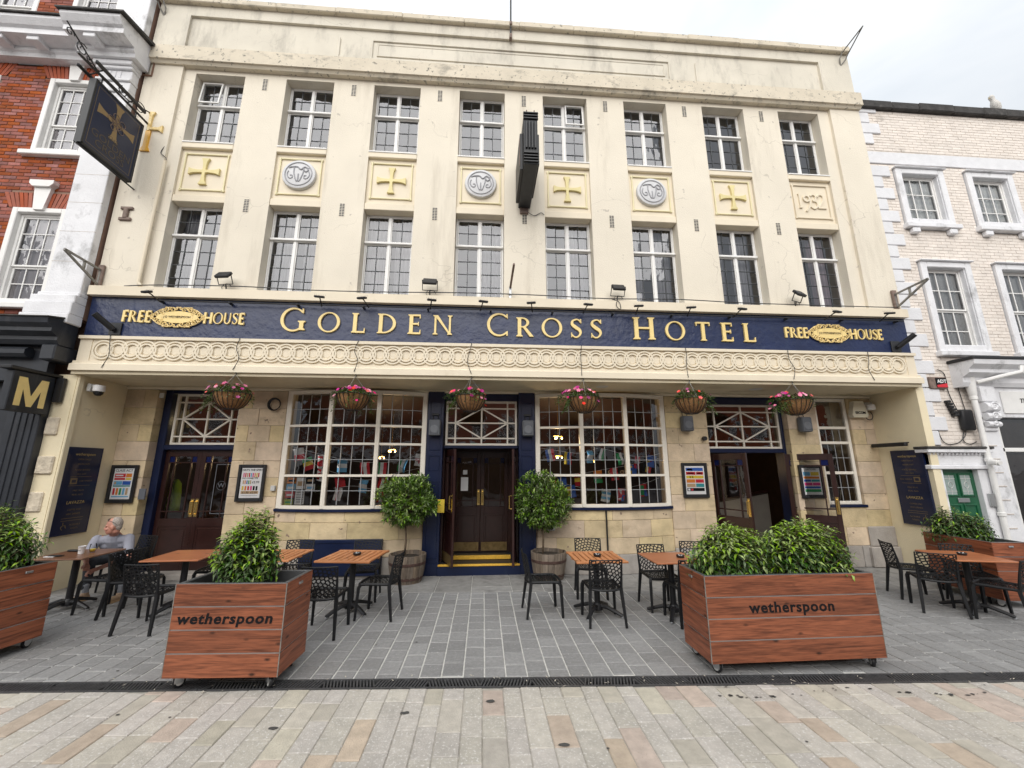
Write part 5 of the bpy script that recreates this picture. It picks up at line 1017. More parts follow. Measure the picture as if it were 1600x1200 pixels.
# small sign lights on the rail
def signlight():
    t = lthing('sign_light', 'x', 'sign light', 'small black sign lights over the fascia'); MB().tube([(0, .02, -.02), (0, -.06, .01), (0, -.16, .05), (0, -.22, .06)], .011, 6).build('arm', X['dark'], t)
    h = MB(); h.box(-.085, .085, -.045, .04, -.018, .022, .010); h.xf(Matrix.Translation((0, -.235, .06)) @ Matrix.Rotation(R(18), 4, 'X')); h.build('lamp_head', X['dark'], t)
    w = MB()
    for i in range(7): w.tube([(-.085 + i * .028, -.22, .075), (-.09 + i * .03, -.20, .13)], .002, 3)
    w.build('bird_spike', X['steel_w'], t); return t
s0 = signlight(); index_kids(s0)
SLX = [(-5.9, 'between the ledge and the left FREE HOUSE emblem'), (-3.05, 'above the first letters of GOLDEN'), (-2.2, 'above the L of GOLDEN'), (-1.05, 'above the N of GOLDEN'), (-.1, 'left of the C of CROSS'), (.9, 'above the R of CROSS'), (1.9, 'above the S letters of CROSS'), (2.95, 'above the H of HOTEL'), (4.0, 'above the O of HOTEL'), (4.95, 'above the L of HOTEL'), (6.9, 'above the right FREE HOUSE emblem'), (8.1, 'at the right end of the navy fascia')]
for i, (x, w) in enumerate(SLX): o = s0 if i == 0 else copy_tree(s0); o['label'] = 'small black sign light ' + w; place(o, (x, -1.12, 4.975), R(U(-14, 14)))
for x, s, w in ((-6.62, 1, 'left'), (8.42, -1, 'right')):
    t = thing('spotlight', 'black tubular spotlight at the %s end of the navy fascia' % w, 'spotlight', (x, -1.02, 4.45), 0, 'black spotlights at the fascia ends'); MB().box(x - .10, x + .10, -1.05, -1.02, 4.33, 4.56, .006).build('back_plate', X['dark_w'], t); MB().tube([(x, -1.08, 4.42), (x - s * .14, -1.32, 4.62)], .05, 10).tube([(x, -1.03, 4.42), (x, -1.09, 4.42)], .03, 8).build('lamp_tube', X['dark'], t, sharp=40)
for x, z0 in ((-6.62, 4.33), (-4.42, 4.3), (-2.33, 4.3), (-.25, 4.3), (1.84, 4.3), (3.9, 4.3), (6.0, 4.3), (7.7, 4.3)):
    cab([(x, -1.11, z0), (x + U(-.05, .05), -1.125, 4.1), (x + U(-.08, .08), -1.12, 3.92), (x + U(-.03, .03), -1.145, 3.7)], .006, parent=hotel)
cab([(-6.6, -1.07, 5.26)] + [(-6.0 + i * 1.4, -1.08 - U(0, .03), 5.265 + U(0, .05)) for i in range(11)] + [(8.6, -1.08, 5.29)], .010, parent=hotel)
cab([(2.5, -1.07, 5.29), (2.62, -1.14, 5.2), (2.64, -1.14, 5.05), (2.56, -1.14, 5.12), (2.6, -1.1, 5.28)], .007, parent=hotel)
# ---------------------------------------------------------------- hanging baskets
def blossom(mb, p, r, nrm, mi):
    n = Vector(nrm).normalized(); e = n.orthogonal().normalized(); q = n.cross(e); a0 = U(0, 6); vs_ = [Vector(p)]; k = 10
    for i in range(k): a = a0 + i * 2 * math.pi / k; rr = r * (1 if i % 2 else .72); vs_.append(Vector(p) + n * r * .35 + (e * math.cos(a) + q * math.sin(a)) * rr)
    mb.add(vs_, [(0, 1 + i, 1 + (i + 1) % k) for i in range(k)], mi, rnd())
def leafq(mb, p, d, nrm, l, w, mi=0, fold=.25, droop=.15):
    d = Vector(d).normalized(); s = d.cross(Vector(nrm)); s = s.normalized() if s.length > 1e-4 else Vector((1, 0, 0)); n = s.cross(d); p = Vector(p); m = p + d * l * .5 - n * 0; e = p + d * l - n * l * droop
    mb.add([p, m + s * w / 2 + n * w * fold, e, m - s * w / 2 + n * w * fold, m], [(0, 4, 1), (1, 4, 2), (0, 3, 4), (3, 2, 4)], mi, rnd())
def basket(label, x, seed, nfl=34, skew=0., sc=1.):
    random.seed(seed); z = 2.99; y = -1.12; t = thing('hanging_basket', label, 'hanging basket', (x, y, z), 0, 'flower baskets hanging under the fascia')
    prof = [(.02, 0), (.11, .015), (.19, .065), (.245, .145), (.28, .23), (.29, .285)]
    MB().lathe([(r * .975, h) for r, h in prof] + [(0, .24)], 22, (x, y, z)).build('coir_liner', X['coir'], t, sharp=60)
    for k in range(20):
        a = k * 2 * math.pi / 20; 
        MB().tube([(x + r * math.cos(a), y + r * math.sin(a), z + h) for r, h in prof], .0055, 4).build('wire_rib', X['dark'], t)
    rg = MB()
    for r, h in ((.292, .285), (.11, .013)): rg.tube([(x + r * math.cos(i * math.pi / 12), y + r * math.sin(i * math.pi / 12), z + h) for i in range(24)], .006, 4, True)
    rg.build('wire_ring', X['dark'], t)
    for k in range(3):
        a = k * 2.094 + .4; MB().tube([(x + .29 * math.cos(a), y + .29 * math.sin(a), z + .285), (x, y + .0, 3.62)], .0045, 4).build('chain', X['steel_w'], t)
    MB().tube([(x, y, 3.60), (x + .02, y, 3.63), (x, y, 3.66)], .008, 5).build('hook', X['dark'], t)
    fo = MB(); fl = MB()
    for i in range(620):
        a = U(0, 6.283); r = .34 * math.sqrt(rnd()); h = .27 + .15 * sc * (1 - (r / .34) ** 2) * U(.5, 1) + U(-.03, .03)
        if r > .28 and rnd() < .5: h -= U(0, .16); r += U(0, .06)
        p = (x + r * math.cos(a) + skew * (r > .26) * abs(math.cos(a)), y + r * math.sin(a), z + h); d = (math.cos(a) + U(-.5, .5), math.sin(a) + U(-.5, .5), U(-.4, .7)); leafq(fo, p, d, (U(-.4, .4), U(-.4, .4), 1), U(.035, .06), U(.02, .035))
    for i in range(14):
        a = U(0, 6.283) if not skew else (0 if skew > 0 else math.pi) + U(-.7, .7); r0 = .27; n = random.randint(5, 13)
        for k in range(n): leafq(fo, (x + (r0 + .012 * k) * math.cos(a), y + (r0 + .012 * k) * math.sin(a), z + .25 - .022 * k), (math.cos(a + U(-1.3, 1.3)), math.sin(a + U(-1.3, 1.3)), -.3), (0, 0, 1), .045, .028)
    for i in range(nfl):
        a = U(0, 6.283); r = .34 * rnd() ** .4; h = .30 + .13 * sc * (1 - (r / .36) ** 2) + U(0, .04)
        if i % 6 == 0: r, h = .32 + U(0, .06), U(.12, .27)
        mi = (0, 1, 2, 3)[min(3, int((rnd() ** 1.2) * 4))]; blossom(fl, (x + r * math.cos(a) + skew * .6, y + r * math.sin(a), z + h), U(.024, .046), (math.cos(a) * .7, math.sin(a) * .7 - .5, .8), mi)
    fo.build('foliage', X['trail'], t); fl.build('blossom', [X['pink'], X['pink2'], X['purp'], X['red_f']], t); return t
for i, (x, lab) in enumerate(((-4.4, 'flower basket hanging beside the left double doors'), (-2.33, 'flower basket hanging before the left bow window'), (-.25, 'flower basket hanging before the main doorway'), (1.84, 'flower basket hanging before the right bow window'), (3.9, 'flower basket hanging before the stone pier right of the right bow window'), (5.98, 'flower basket hanging at the far right end, beside the open doorway'))): basket(lab, x, 50 + i, (30, 42, 24, 36, 13, 40)[i], (-.06, .0, -.10, -.13, .05, -.16)[i], (1.1, .8, .9, 1.15, 1.3, .85)[i])
random.seed(5)
# ---------------------------------------------------------------- speakers, cameras, alarm
def speaker(x, y, z, label, tilt=0):
    t = thing('loudspeaker', label, 'loudspeaker', (x, y, z - .16), 0, 'grey wall loudspeakers'); b = MB().box(x - .115, x + .115, y - .16, y, z - .16, z + .16, .02); b.build('cabinet', X['greyp'], t, sharp=50)
    m = MB(); m.lathe([(0, -.166), (.07, -.168), (.085, -.162)], 20, (x, y, z - .03), ax='y'); frame(m, x - .10, x + .10, z - .145, z + .145, .012, y - .166, y - .159, .003); m.build('grille', plain('speaker_mesh', (.16, .17, .19), .6), t)
    k = MB(); k.tube([(x - .05, y - .02, z + .16), (x - .05, y, z + .28)], .008, 5); k.tube([(x + .05, y - .02, z + .16), (x + .05, y, z + .28)], .008, 5); k.box(x - .07, x + .07, y - .02, y, z + .26, z + .30, .004); k.build('bracket', X['dark'], t)
speaker(-.99, -.08, 2.80, 'grey loudspeaker on the navy pilaster left of the main door'); speaker(.90, -.08, 2.80, 'grey loudspeaker on the navy pilaster right of the main door'); speaker(4.32, -.02, 2.93, 'grey loudspeaker under the basket on the stone pier left of the open doorway'); speaker(6.98, -.02, 2.93, 'grey loudspeaker under the basket on the stone pier right of the open doorway')
t = thing('dome_camera', 'white dome security camera on the left return wall', 'camera', (-7.05, -.85, 3.4)); x, y, z = -6.92, -.8, 3.32; MB().box(-7.06, -7.0, y - .05, y + .05, z + .02, z + .16, .008).tube([(-7.02, y, z + .12), (x + .02, y, z + .12)], .03, 8).build('wall_arm', X['greyl'], t); MB().lathe([(0, .13), (.08, .13), (.085, .04), (.075, .02)], 18, (x + .03, y, z)).build('housing', X['wht'], t, sharp=40); MB().lathe([(.072, .02), (.065, -.02), (.04, -.05), (0, -.06)], 18, (x + .03, y, z)).build('dome', plain('smoked_dome', (.01, .01, .012), .08), t, smooth=True)
t = thing('alarm_siren_box', 'cream alarm siren box with black lettering above the right window pier', 'alarm box', (8.30, -.01, 3.1)); m = MB(); m.prism([(8.14, 3.10), (8.46, 3.10), (8.50, 3.16), (8.42, 3.46), (8.20, 3.46), (8.12, 3.16)], -.12, -.01); m.build('housing', plain('cream_plastic', (.72, .68, .55), .4), t); text('SECOM', .075, .002, 'lettering', X['ink'], t, (8.31, -.124, 3.20), off=.002)
t = thing('dome_camera', 'white security camera with coiled cable beside the cream alarm siren box', 'camera', (8.62, -.1, 3.2)); MB().box(8.48, 8.66, -.10, -.03, 3.36, 3.44, .01).build('wall_arm', X['greyl'], t); MB().lathe([(0, .12), (.075, .12), (.08, .02), (.06, 0), (0, 0)], 16, (8.56, -.14, 3.26)).build('housing', X['wht'], t, sharp=40); m = MB(); m.tube([(8.54 + .09 * math.cos(a), -.08, 3.14 + .09 * math.sin(a)) for a in [i * .4 for i in range(28)]], .009, 5); m.build('cable_coil', X['dark'], t)
t = thing('cable_coil', 'coil of black cable on the stone beside the left flower basket', 'cable', (-4.22, -.03, 3.25)); m = MB()
for k in range(4): m.tube([(-4.22 + (.10 + .008 * k) * math.cos(a), -.03 - .012 * k, 3.26 + (.11 + .006 * k) * math.sin(a)) for a in [i * .3 for i in range(21)]], .009, 5, True)
m.build('loop', X['dark'], t)
t = thing('picture_light', 'long black picture light over the right navy wall sign', 'light', (8.66, -.4, 2.42)); MB().box(8.50, 8.58, -.76, -.02, 2.44, 2.52, .02).build('lamp_trough', X['dark'], t); MB().tube([(8.70, -.12, 2.52), (8.54, -.12, 2.50)], .012, 6).tube([(8.70, -.66, 2.52), (8.54, -.66, 2.50)], .012, 6).build('bracket', X['dark'], t)
for x, z in ((-6.42, 3.42), (-4.06, 1.62)):
    tag(MB().box(x - .04, x + .04, -.03 if x < -5 else -.06, .0, z - .05, z + .05, .006).build('sensor_box', X['greyl']), 'small grey sensor box ' + ('at the top of the left door reveal' if x < -5 else 'at the left edge of the left bow window'), 'sensor')
tag(MB().lathe([(0, -.10), (.045, -.10), (.05, -.04), (.03, 0)], 12, (4.70, 0, 2.62), ax='y').build('wall_lamp', X['dark']), 'small round black fitting on the stone left of the open doorway', 'fitting')
for x in (-2.36, .47):
    pass
# ---------------------------------------------------------------- framed posters
X['poster_glass'] = glass('poster_glazing', (.98, .98, .98), 1.3)
def poster(x0, x1, z0, z1, label, blocks, texts):
    t = thing('poster_frame', label, 'poster', ((x0 + x1) / 2, -.01, z0)); m = MB(); frame(m, x0, x1, z0, z1, .055, -.06, -.008, .008); m.box(x0 + .05, x1 - .05, -.03, -.008, z0 + .05, z1 - .05); m.build('frame', X['dark'], t)
    a, b, c, d = x0 + .065, x1 - .065, z0 + .07, z1 - .065; s = MB().box(a, b, -.036, -.031, c, d).build('sheet', X['paper'], t); L_ = lambda u: a + (b - a) * u; H_ = lambda v: c + (d - c) * v
    for i, (u0, u1, v0, v1, m_) in enumerate([(.015 + .97 * q[0], .015 + .97 * q[1] - .012, .02 + .95 * q[2] + .006, .02 + .95 * q[3] - .006, q[4]) for q in blocks]): MB().box(L_(u0), L_(u1), -.0385 - .0003 * (i % 7), -.0362, H_(v0), H_(v1)).build('print', X[m_], s)
    for (u, v, h, tx, m_) in texts: text(tx, h, .0005, 'lettering', X[m_], s, (L_(u), -.0415, H_(v)))
    MB().add([(a - .01, -.048, c - .01), (b + .01, -.048, c - .01), (b + .01, -.048, d + .01), (a - .01, -.048, d + .01)], [(0, 1, 2, 3)]).build('glazing', X['poster_glass'], t)
def people_row(v0, v1, n, cols, u0=.08, u1=.92): return [(u0 + (u1 - u0) * i / n, u0 + (u1 - u0) * (i + .72) / n, v0, v1, cols[i % len(cols)]) for i in range(n)]
poster(-7.06, -6.58, 1.36, 2.06, 'framed CLASS ACT menu poster beside the left navy wall sign', [(.05, .62, .72, .86, 'red'), (.64, .95, .72, .86, 'ora'), (.05, .62, .63, .71, 'red'), (.64, .95, .63, .71, 'yel'), (.05, .5, .46, .60, 'lblue'), (.52, .95, .46, .60, 'blue'), (.05, .95, .40, .455, 'teal')] + people_row(.12, .36, 5, ['red', 'ora', 'grn', 'lblue', 'tan']) + [(.1, .5, .76, .82, 'wht'), (.08, .2, .48, .58, 'tan'), (.58, .7, .49, .57, 'wht'), (.05, .95, .04, .09, 'lblue')], [(.5, .93, .062, 'CLASS ACT', 'ink')])
poster(-4.74, -4.23, 1.37, 2.07, 'framed drinks poster with bottles and prices left of the left bow window', people_row(.70, .86, 9, ['pnk', 'red', 'tan', 'red', 'lblue', 'pnk', 'ora', 'yel', 'red']) + people_row(.46, .60, 5, ['tan', 'ora', 'blue', 'grn', 'tan'], .1, .55) + people_row(.24, .40, 6, ['yel', 'ora', 'red', 'pnk', 'ink', 'ink']) + [(.06, .94, .12, .23, 'tan'), (.08, .92, .05, .07, 'ink')], [(.5, .93, .05, "THAT'S THE SPIRIT", 'ink'), (.68, .655, .05, '£1.99', 'ink'), (.3, .655, .028, 'SPIRIT & MIXER', 'ink'), (.74, .52, .06, '£2.99', 'ink'), (.5, .175, .055, '£1.99  £2.99', 'ink')])
poster(4.15, 4.70, 1.40, 2.11, 'framed multicoloured menu poster on the stone pier left of the open doorway', [(.04, .96, .84, .97, 'blue'), (.04, .55, .70, .82, 'red'), (.57, .96, .70, .82, 'red'), (.04, .96, .56, .68, 'yel'), (.04, .50, .40, .54, 'ora'), (.52, .96, .40, .54, 'red'), (.04, .5, .24, .38, 'tan'), (.52, .96, .24, .38, 'teal'), (.04, .96, .09, .22, 'ink')] + [(.08 + .13 * i, .16 + .13 * i, .59, .65, 'ink') for i in range(3)] + [(.08, .2, .11, .2, 'wht'), (.24, .36, .11, .2, 'red'), (.1, .4, .86, .94, 'wht'), (.1, .46, .73, .79, 'wht'), (.6, .9, .73, .79, 'wht'), (.1, .4, .44, .5, 'yel')], [])
poster(6.74, 7.27, 1.38, 2.07, 'framed bright menu poster seen through the open door leaf', [(.04, .45, .72, .88, 'lblue'), (.47, .96, .72, .88, 'yel'), (.04, .96, .60, .70, 'ora'), (.04, .45, .48, .58, 'blue'), (.47, .96, .48, .58, 'teal'), (.04, .5, .33, .46, 'pnk'), (.52, .96, .33, .46, 'pnk'), (.04, .96, .22, .31, 'blue'), (.04, .96, .08, .20, 'grn')], [(.5, .94, .05, 'DISCOVER', 'ink')])
# navy wall signs on the two return walls
def wall_sign(x, sgn, label):
    t = thing('wall_sign', label, 'sign', (x, -.6, .9)); xf = x + sgn * .04; a, b = (x, xf) if sgn > 0 else (xf, x)
    bd = MB().box(a, b, -.90, -.29, .90, 2.35, .008).build('board', X['navy_s'], t); m = MB()
    for (p, q, c, d) in ((-.91, -.28, 2.34, 2.36), (-.91, -.28, .89, .91), (-.91, -.895, .91, 2.34), (-.295, -.28, .91, 2.34)): m.box(a - .004 if sgn < 0 else a, b + (.004 if sgn > 0 else 0), p, q, c, d, .003)
    m.build('frame', X['navy_s'], bd); rz = R(90) * sgn; xx = xf + sgn * .002
    def tx(s, h, z, m_='giltd', y=-.595): text(s, h, .0006, 'lettering', X[m_], bd, (xx, y, z), (R(90), 0, rz))
    tx('wetherspoon', .068, 2.24, 'gilt'); tx('OPEN DAILY', .042, 2.15); tx('BREAKFAST', .042, 2.07); tx('FOOD SERVED', .042, 1.97); tx('ALL DAY', .042, 1.90); tx('LAVAZZA', .072, 1.42, 'gilt')
    tx('FREE WI-FI', .042, 1.62); tx('REAL ALES', .042, 1.55); tx('COFFEE AND', .040, 1.30); tx('HOT DRINKS', .040, 1.23); tx('ACCESSIBLE', .036, 1.05, y=-.53); tx('TOILETS', .036, .99, y=-.53)
    l = MB(); x2, x3 = sorted((xf + sgn * .0005, xf + sgn * .0025))
    for z in (1.85, 1.70, 1.16, 1.12): l.box(x2, x3, -.78, -.41, z, z + .007)
    k = lambda u: -.595 - sgn * (-u) if sgn < 0 else -.595 - u
    l.tube([(xx, -.72 + .035 * math.cos(a_), 1.015 + .035 * math.sin(a_)) for a_ in [i * .5 for i in range(10)]], .005, 4); l.tube([(xx, -.735, 1.10), (xx, -.73, 1.05), (xx, -.69, 1.05), (xx, -.675, 1.0)], .006, 4); l.build('symbol', X['giltd'], bd)
    lg = MB(); lg.box(x2, x3, -.77, -.65, 1.73, 1.83, .0); lg.build('logo', X['giltd'], bd); lg = MB(); x4, x5 = sorted((xf + sgn * .003, xf + sgn * .0045)); lg.box(x4, x5, -.745, -.675, 1.755, 1.805); lg.build('logo', X['navy_s'], bd); tx('CASK MARQUE', .035, 1.78, y=-.50)
wall_sign(-7.098, 1, 'tall navy wall sign with gold print on the left return wall'); wall_sign(8.698, -1, 'tall navy wall sign with gold print on the right return wall')
tag(MB().box(-6.50, -6.38, -.035, -.005, 1.42, 1.62, .005).build('plaque', X['greyp']), 'small grey notice plaque between the left poster and the double doors', 'plaque')
tag(MB().box(-.885, -.845, -.115, -.105, 1.15, 1.40, .002).box(-.845, -.75, -.118, -.108, 1.15, 1.40, .002).build('notice', X['yel']), 'small yellow notice on the navy pilaster behind the left bay tree', 'notice')
# window stickers inside the left bow
for i, (u, v, w, h, m_, m2_) in enumerate(((-3.82, 1.71, .17, .12, 'ora', 'ink'), (-3.82, 1.57, .17, .13, 'lblue', 'wht'), (-3.62, 1.60, .17, .25, 'paper', 'tan'), (-3.42, 1.58, .17, .12, 'paper', 'lblue'), (-3.42, 1.72, .17, .11, 'ink', 'tan'), (-3.83, 1.44, .17, .12, 'red', 'wht'), (-3.62, 1.32, .17, .26, 'paper', 'ink'), (-3.84, 1.31, .16, .10, 'stick_g', 'grn'))):
    y = bowL(u + w / 2) + .055; t = tag(MB().box(u, u + w, y, y + .003, v, v + h).build('window_sticker', X[m_]), ['orange and black sticker, top left inside the left bow window', 'light blue sticker, left column inside the left bow window', 'tall white notice, middle column upper row inside the left bow window', 'white and blue sticker, right column inside the left bow window', 'black sticker, top right of the group inside the left bow window', 'red sticker low in the left bow window', 'tall white list, bottom of the middle column inside the left bow window', 'lime green sticker at the bottom left of the left bow window'][i], 'sticker')
    if m2_ == 'ink' and h > .2:
        for k in range(7): MB().box(u + .02, u + w - .02, y - .0015, y - .0002, v + .02 + k * .032, v + .034 + k * .032).build('print', X['greyp'], t)
    else: MB().box(u + .02, u + w - .02, y - .0015, y - .0002, v + h * .25, v + h * .6).build('print', X[m2_], t)
# ---------------------------------------------------------------- bunting behind the glass
FL = {'PE': 'vRWR', 'PL': 'hWR', 'SN': 'hGYR', 'BY': 'dWRW', 'AR': 'hLWL', 'AT': 'vRWR', 'MX': 'vGWR', 'UZ': 'vGWL', 'EN': 'xWR', 'TN': 'sR', 'CA': 'vRWR', 'GR': 'hLWL', 'CO': 'vYBR', 'RU': 'vBWR', 'ES': 'hRYR', 'JO': 'vKWG', 'DZ': 'vGW', 'NO': 'xRW', 'AU': 'sB', 'RO': 'vBYR', 'IN': 'hOWG', 'UY': 'hWLWLW', 'CZ': 'dRWB', 'ZA': 'dRGB', 'BE': 'vKYR', 'BA': 'dBYB', 'JP': 'xWR'}
CC = dict(R='red', W='wht', G='grn', Y='yel', L='lblue', B='blue', K='ink', O='ora')
def flag(parent, x, y, z, code, w=.18, h=.245, rot=0, tw=0):
    s = FL[code]; k, c = s[0], s[1:]; m = MB(); n = len(c); mats = [X[CC[q]] for q in c]; cur = lambda u, v: .018 * math.sin(6 * v + x * 7) + .01 * math.sin(5 * u + x)
    def q(u0, u1, v0, v1, mi, dy=0):
        m.add([((u - .5) * w, cur(u, v) + dy, -v * h) for u, v in ((u0, v1), (u1, v1), (u1, v0), (u0, v0))], [(0, 1, 2, 3)], mi)
    if k in 'hv':
        for i in range(n):
            for j in range(3):
                if k == 'v': q(i / n, (i + 1) / n, j / 3, (j + 1) / 3, i)
                else: q(j / 3, (j + 1) / 3, i / n, (i + 1) / n, i)
    else:
        for j in range(3): q(0, 1, j / 3, (j + 1) / 3, 0)
        if k == 'x': q(0, 1, .40, .60, 1, -.003); q(.42, .58, 0, 1, 1, -.0035)
        if k == 'd': q(0, .5, .1, .9, 1, -.003); q(.5, 1, .5, 1, min(2, n - 1), -.0035)
    m.xf(Matrix.Translation((x, y, z)) @ Matrix.Rotation(rot, 4, 'Y') @ Matrix.Rotation(tw, 4, 'Z')); return m.build('flag', mats, parent)
def bunting(label, pts, fl, f, dy=.075):
    m = thing('bunting', label, 'bunting', (pts[0][0], f(pts[0][0]) + dy, pts[0][1]), 0, 'strings of flags inside the bow windows'); P = spath(pts, 6)
    MB().tube([(a, f(a) + dy, b) for a, b in P], .0035, 4).build('string', X['wht'], m)
    for (u, code, rot) in fl:
        i = min(range(len(P)), key=lambda j: abs(P[j][0] - u)); flag(m, P[i][0], f(P[i][0]) + dy, P[i][1], code, rot=R(rot + U(-9, 9)), tw=R(U(-34, 34)))
bunting('upper string of small flags across the left bow window', [(-3.85, 2.43), (-3.45, 2.33), (-3.0, 2.22), (-2.5, 2.13), (-2.0, 2.11), (-1.6, 2.17), (-1.25, 2.30)], [(-3.67, 'PL', -14), (-3.15, 'BY', -10), (-2.75, 'AR', -4), (-2.32, 'AT', 2), (-1.98, 'MX', -6), (-1.62, 'UZ', 5), (-1.30, 'EN', 8)], bowL)
bunting('steeply sagging string of flags at the left of the left bow window', [(-3.85, 2.38), (-3.5, 2.20), (-3.2, 2.02), (-2.85, 1.90), (-2.55, 1.80), (-2.2, 1.78), (-1.9, 1.86), (-1.3, 2.0)], [(-3.52, 'SN', -22), (-3.12, 'BY', 20), (-2.78, 'TN', -5), (-2.30, 'GR', 4), (-1.98, 'CA', 4)], bowL, .10)
bunting('low string of flags in the left bow window', [(-2.9, 1.62), (-2.5, 1.66), (-2.1, 1.60), (-1.6, 1.66)], [(-2.82, 'JP', 3), (-1.97, 'CA', 6)], bowL, .12)
bunting('upper string of small flags across the right bow window', [(1.15, 2.42), (1.5, 2.36), (2.0, 2.30), (2.35, 2.40), (2.6, 2.36), (3.0, 2.26), (3.4, 2.24), (3.8, 2.32)], [(1.36, 'RU', -6), (1.78, 'CO', -3), (2.20, 'AR', 4), (2.42, 'JO', 14), (2.78, 'DZ', -6), (3.20, 'NO', 2), (3.58, 'AU', 5)], bowR)
bunting('middle string of flags across the right bow window', [(1.15, 1.92), (1.6, 1.88), (2.0, 1.90), (2.5, 1.98), (3.0, 2.06), (3.4, 2.14), (3.8, 2.22)], [(1.58, 'AU', 0), (1.92, 'ES', 0), (2.30, 'IN', 0), (2.68, 'CA', 3), (3.08, 'BA', 6), (3.48, 'BE', 12)], bowR, .10)
bunting('lowest string of flags across the right bow window', [(1.2, 1.82), (1.7, 1.68), (2.1, 1.60), (2.5, 1.58), (2.9, 1.60), (3.3, 1.68), (3.7, 1.80)], [(1.40, 'TN', 10), (1.78, 'BA', -12), (2.48, 'UY', 0), (2.86, 'CZ', 4), (3.30, 'ZA', 6)], bowR, .12)
# ---------------------------------------------------------------- things inside the pub
def pendant(x, y, z, label, e=6):
    t = thing('pendant_lamp', label, 'lamp', (x, y, z)); m = MB()
    for k in range(3): a = k * 2.094; m.lathe([(0, -.022), (.015, -.015), (.02, 0), (.011, .022), (0, .026)], 10, (x + .09 * math.cos(a), y + .09 * math.sin(a), z))
    m.build('bulb', X['lamp'], t, smooth=True); MB().tube([(x, y, z + .06), (x, y, 3.5)], .008, 6).tube([(x - .1, y, z + .05), (x + .1, y, z + .05)], .008, 5).build('stem', X['brass'], t)
    ld = bpy.data.lights.new('pendant_glow', 'POINT'); ld.energy = e; ld.color = (1, .68, .35); ld.shadow_soft_size = .1; lo = bpy.data.objects.new('pendant_glow', ld); link(lo, t); lo.location = (0, 0, -.12)
pendant(1.72, .9, 2.68, 'lit three bulb pendant lamp behind the right bow window', 9); pendant(-2.35, 2.2, 2.42, 'small lit pendant lamp deep behind the left bow window', 9); pendant(2.2, 3.4, 2.3, 'small lit pendant lamp deep behind the right bow window', 9); pendant(-3.1, 4.2, 2.3, 'tiny lit pendant lamp deepest behind the left bow window', 9); pendant(3.5, 4.6, 2.2, 'tiny lit pendant lamp deepest behind the right bow window', 9)
t = thing('strip_light', 'lit strip light seen through the transom over the left doors', 'light', (-5.35, 1.4, 3.2)); MB().tube([(-5.75, 1.5, 3.05), (-5.15, 1.5, 3.12)], .03, 8).build('tube', X['tube'], t); MB().box(-5.8, -5.1, 1.45, 1.55, 3.14, 3.20).build('fitting', X['greyl'], t)
tag(MB().box(-.30, -.16, 1.3, 1.32, 2.5, 2.58).box(.02, .16, 1.3, 1.32, 2.5, 2.58).build('exit_sign', X['exitg']), 'green exit sign glowing behind the main transom', 'sign')
t = thing('bar_lettering', 'white BAR lettering seen reversed through the right bow window', 'sign', (2.93, .9, 1.85)); text('RAB', .22, .008, 'lettering', X['wht'], t, (3.05, .9, 1.87), (R(90), 0, 0), sx=1); 
for i, ob in enumerate(t.children): ob.scale = (-1, 1, 1); ob.data.materials[0] = X['tan']
t = thing('hi_vis_coat', 'lime high visibility coat hanging inside the left doors', 'coat', (-6.44, .8, 1.1)); m = MB(); m.lathe([(.0, 1.78), (.04, 1.76), (.09, 1.68), (.11, 1.5), (.12, 1.25), (.12, 1.12), (0, 1.12)], 12, (-6.44, .8, 0)); m.build('coat_body', X['hivis'], t, smooth=True)
def pub_table(x, y, label):
    t = thing('pub_table', label, 'table', (x, y, .05)); MB().box(x - .45, x + .45, y - .4, y + .4, .76, .80, .01).build('tabletop', X['pub_room'], t); MB().tube([(x, y, .06), (x, y, .76)], .05, 8).build('pedestal', X['dark'], t)
pub_table(-2.6, 1.1, 'dark table just inside the left bow window'); pub_table(2.6, 1.2, 'dark table just inside the right bow window')
t = thing('stair_ramp', 'pale panelled balustrade inside the open right doorway', 'balustrade', (6.2, 2.2, .05)); MB().prism([(5.2, .06), (7.6, .06), (7.6, 1.35), (5.2, .95)], 2.2, 2.28).build('panel', M('pale_panel', (.34, .31, .27), .5, var=.1), t); MB().tube([(5.2, 2.18, 1.0), (7.6, 2.18, 1.40)], .05, 8).build('handrail', X['door'], t)
# curtains and bottles at the first floor windows
for k, x in enumerate(WX):
    c = MB(); pk = k in (7,); n = 26
    for s, (a, b) in enumerate(((x + .02, x + .38), (x + .56, x + .98))):
        if k in (3, 4) and s == 0: continue
        for i in range(n):
            p, q = a + (b - a) * i / n, a + (b - a) * (i + 1) / n; f = lambda j: -.50 + .03 * math.sin(j * 1.3 + k)
            c.add([(p, f(i), 5.28), (q, f(i + 1), 5.28), (q, f(i + 1), 7.2), (p, f(i), 7.2)], [(0, 1, 2, 3)])
    o = c.build('curtain', M('curtain_%d' % k, (.66, .50, .54) if pk else (.60, .58, .60), .9, var=.3, vs=6, stretch=(6, 6, .4))); tag(o, 'pinkish curtains behind the lower window under the 1932 panel' if pk else 'grey curtains behind the lower leaded window under the ' + ('leftmost cross', 'leftmost W medallion', 'second cross from the left', 'middle W medallion', 'cross right of the fin sign', 'rightmost W medallion', 'rightmost cross', '')[k], 'curtain', 'curtains behind the lower windows')
def bottle(x, z, h, r, label, m='wht'):
    y = -.62; tag(MB().lathe([(0, 0), (r, 0), (r, h * .6), (r * .45, h * .75), (r * .4, h), (0, h)], 12, (x, y, z)).build('bottle', X[m], None, sharp=50), label, 'bottle', 'white containers on the lower window sills')
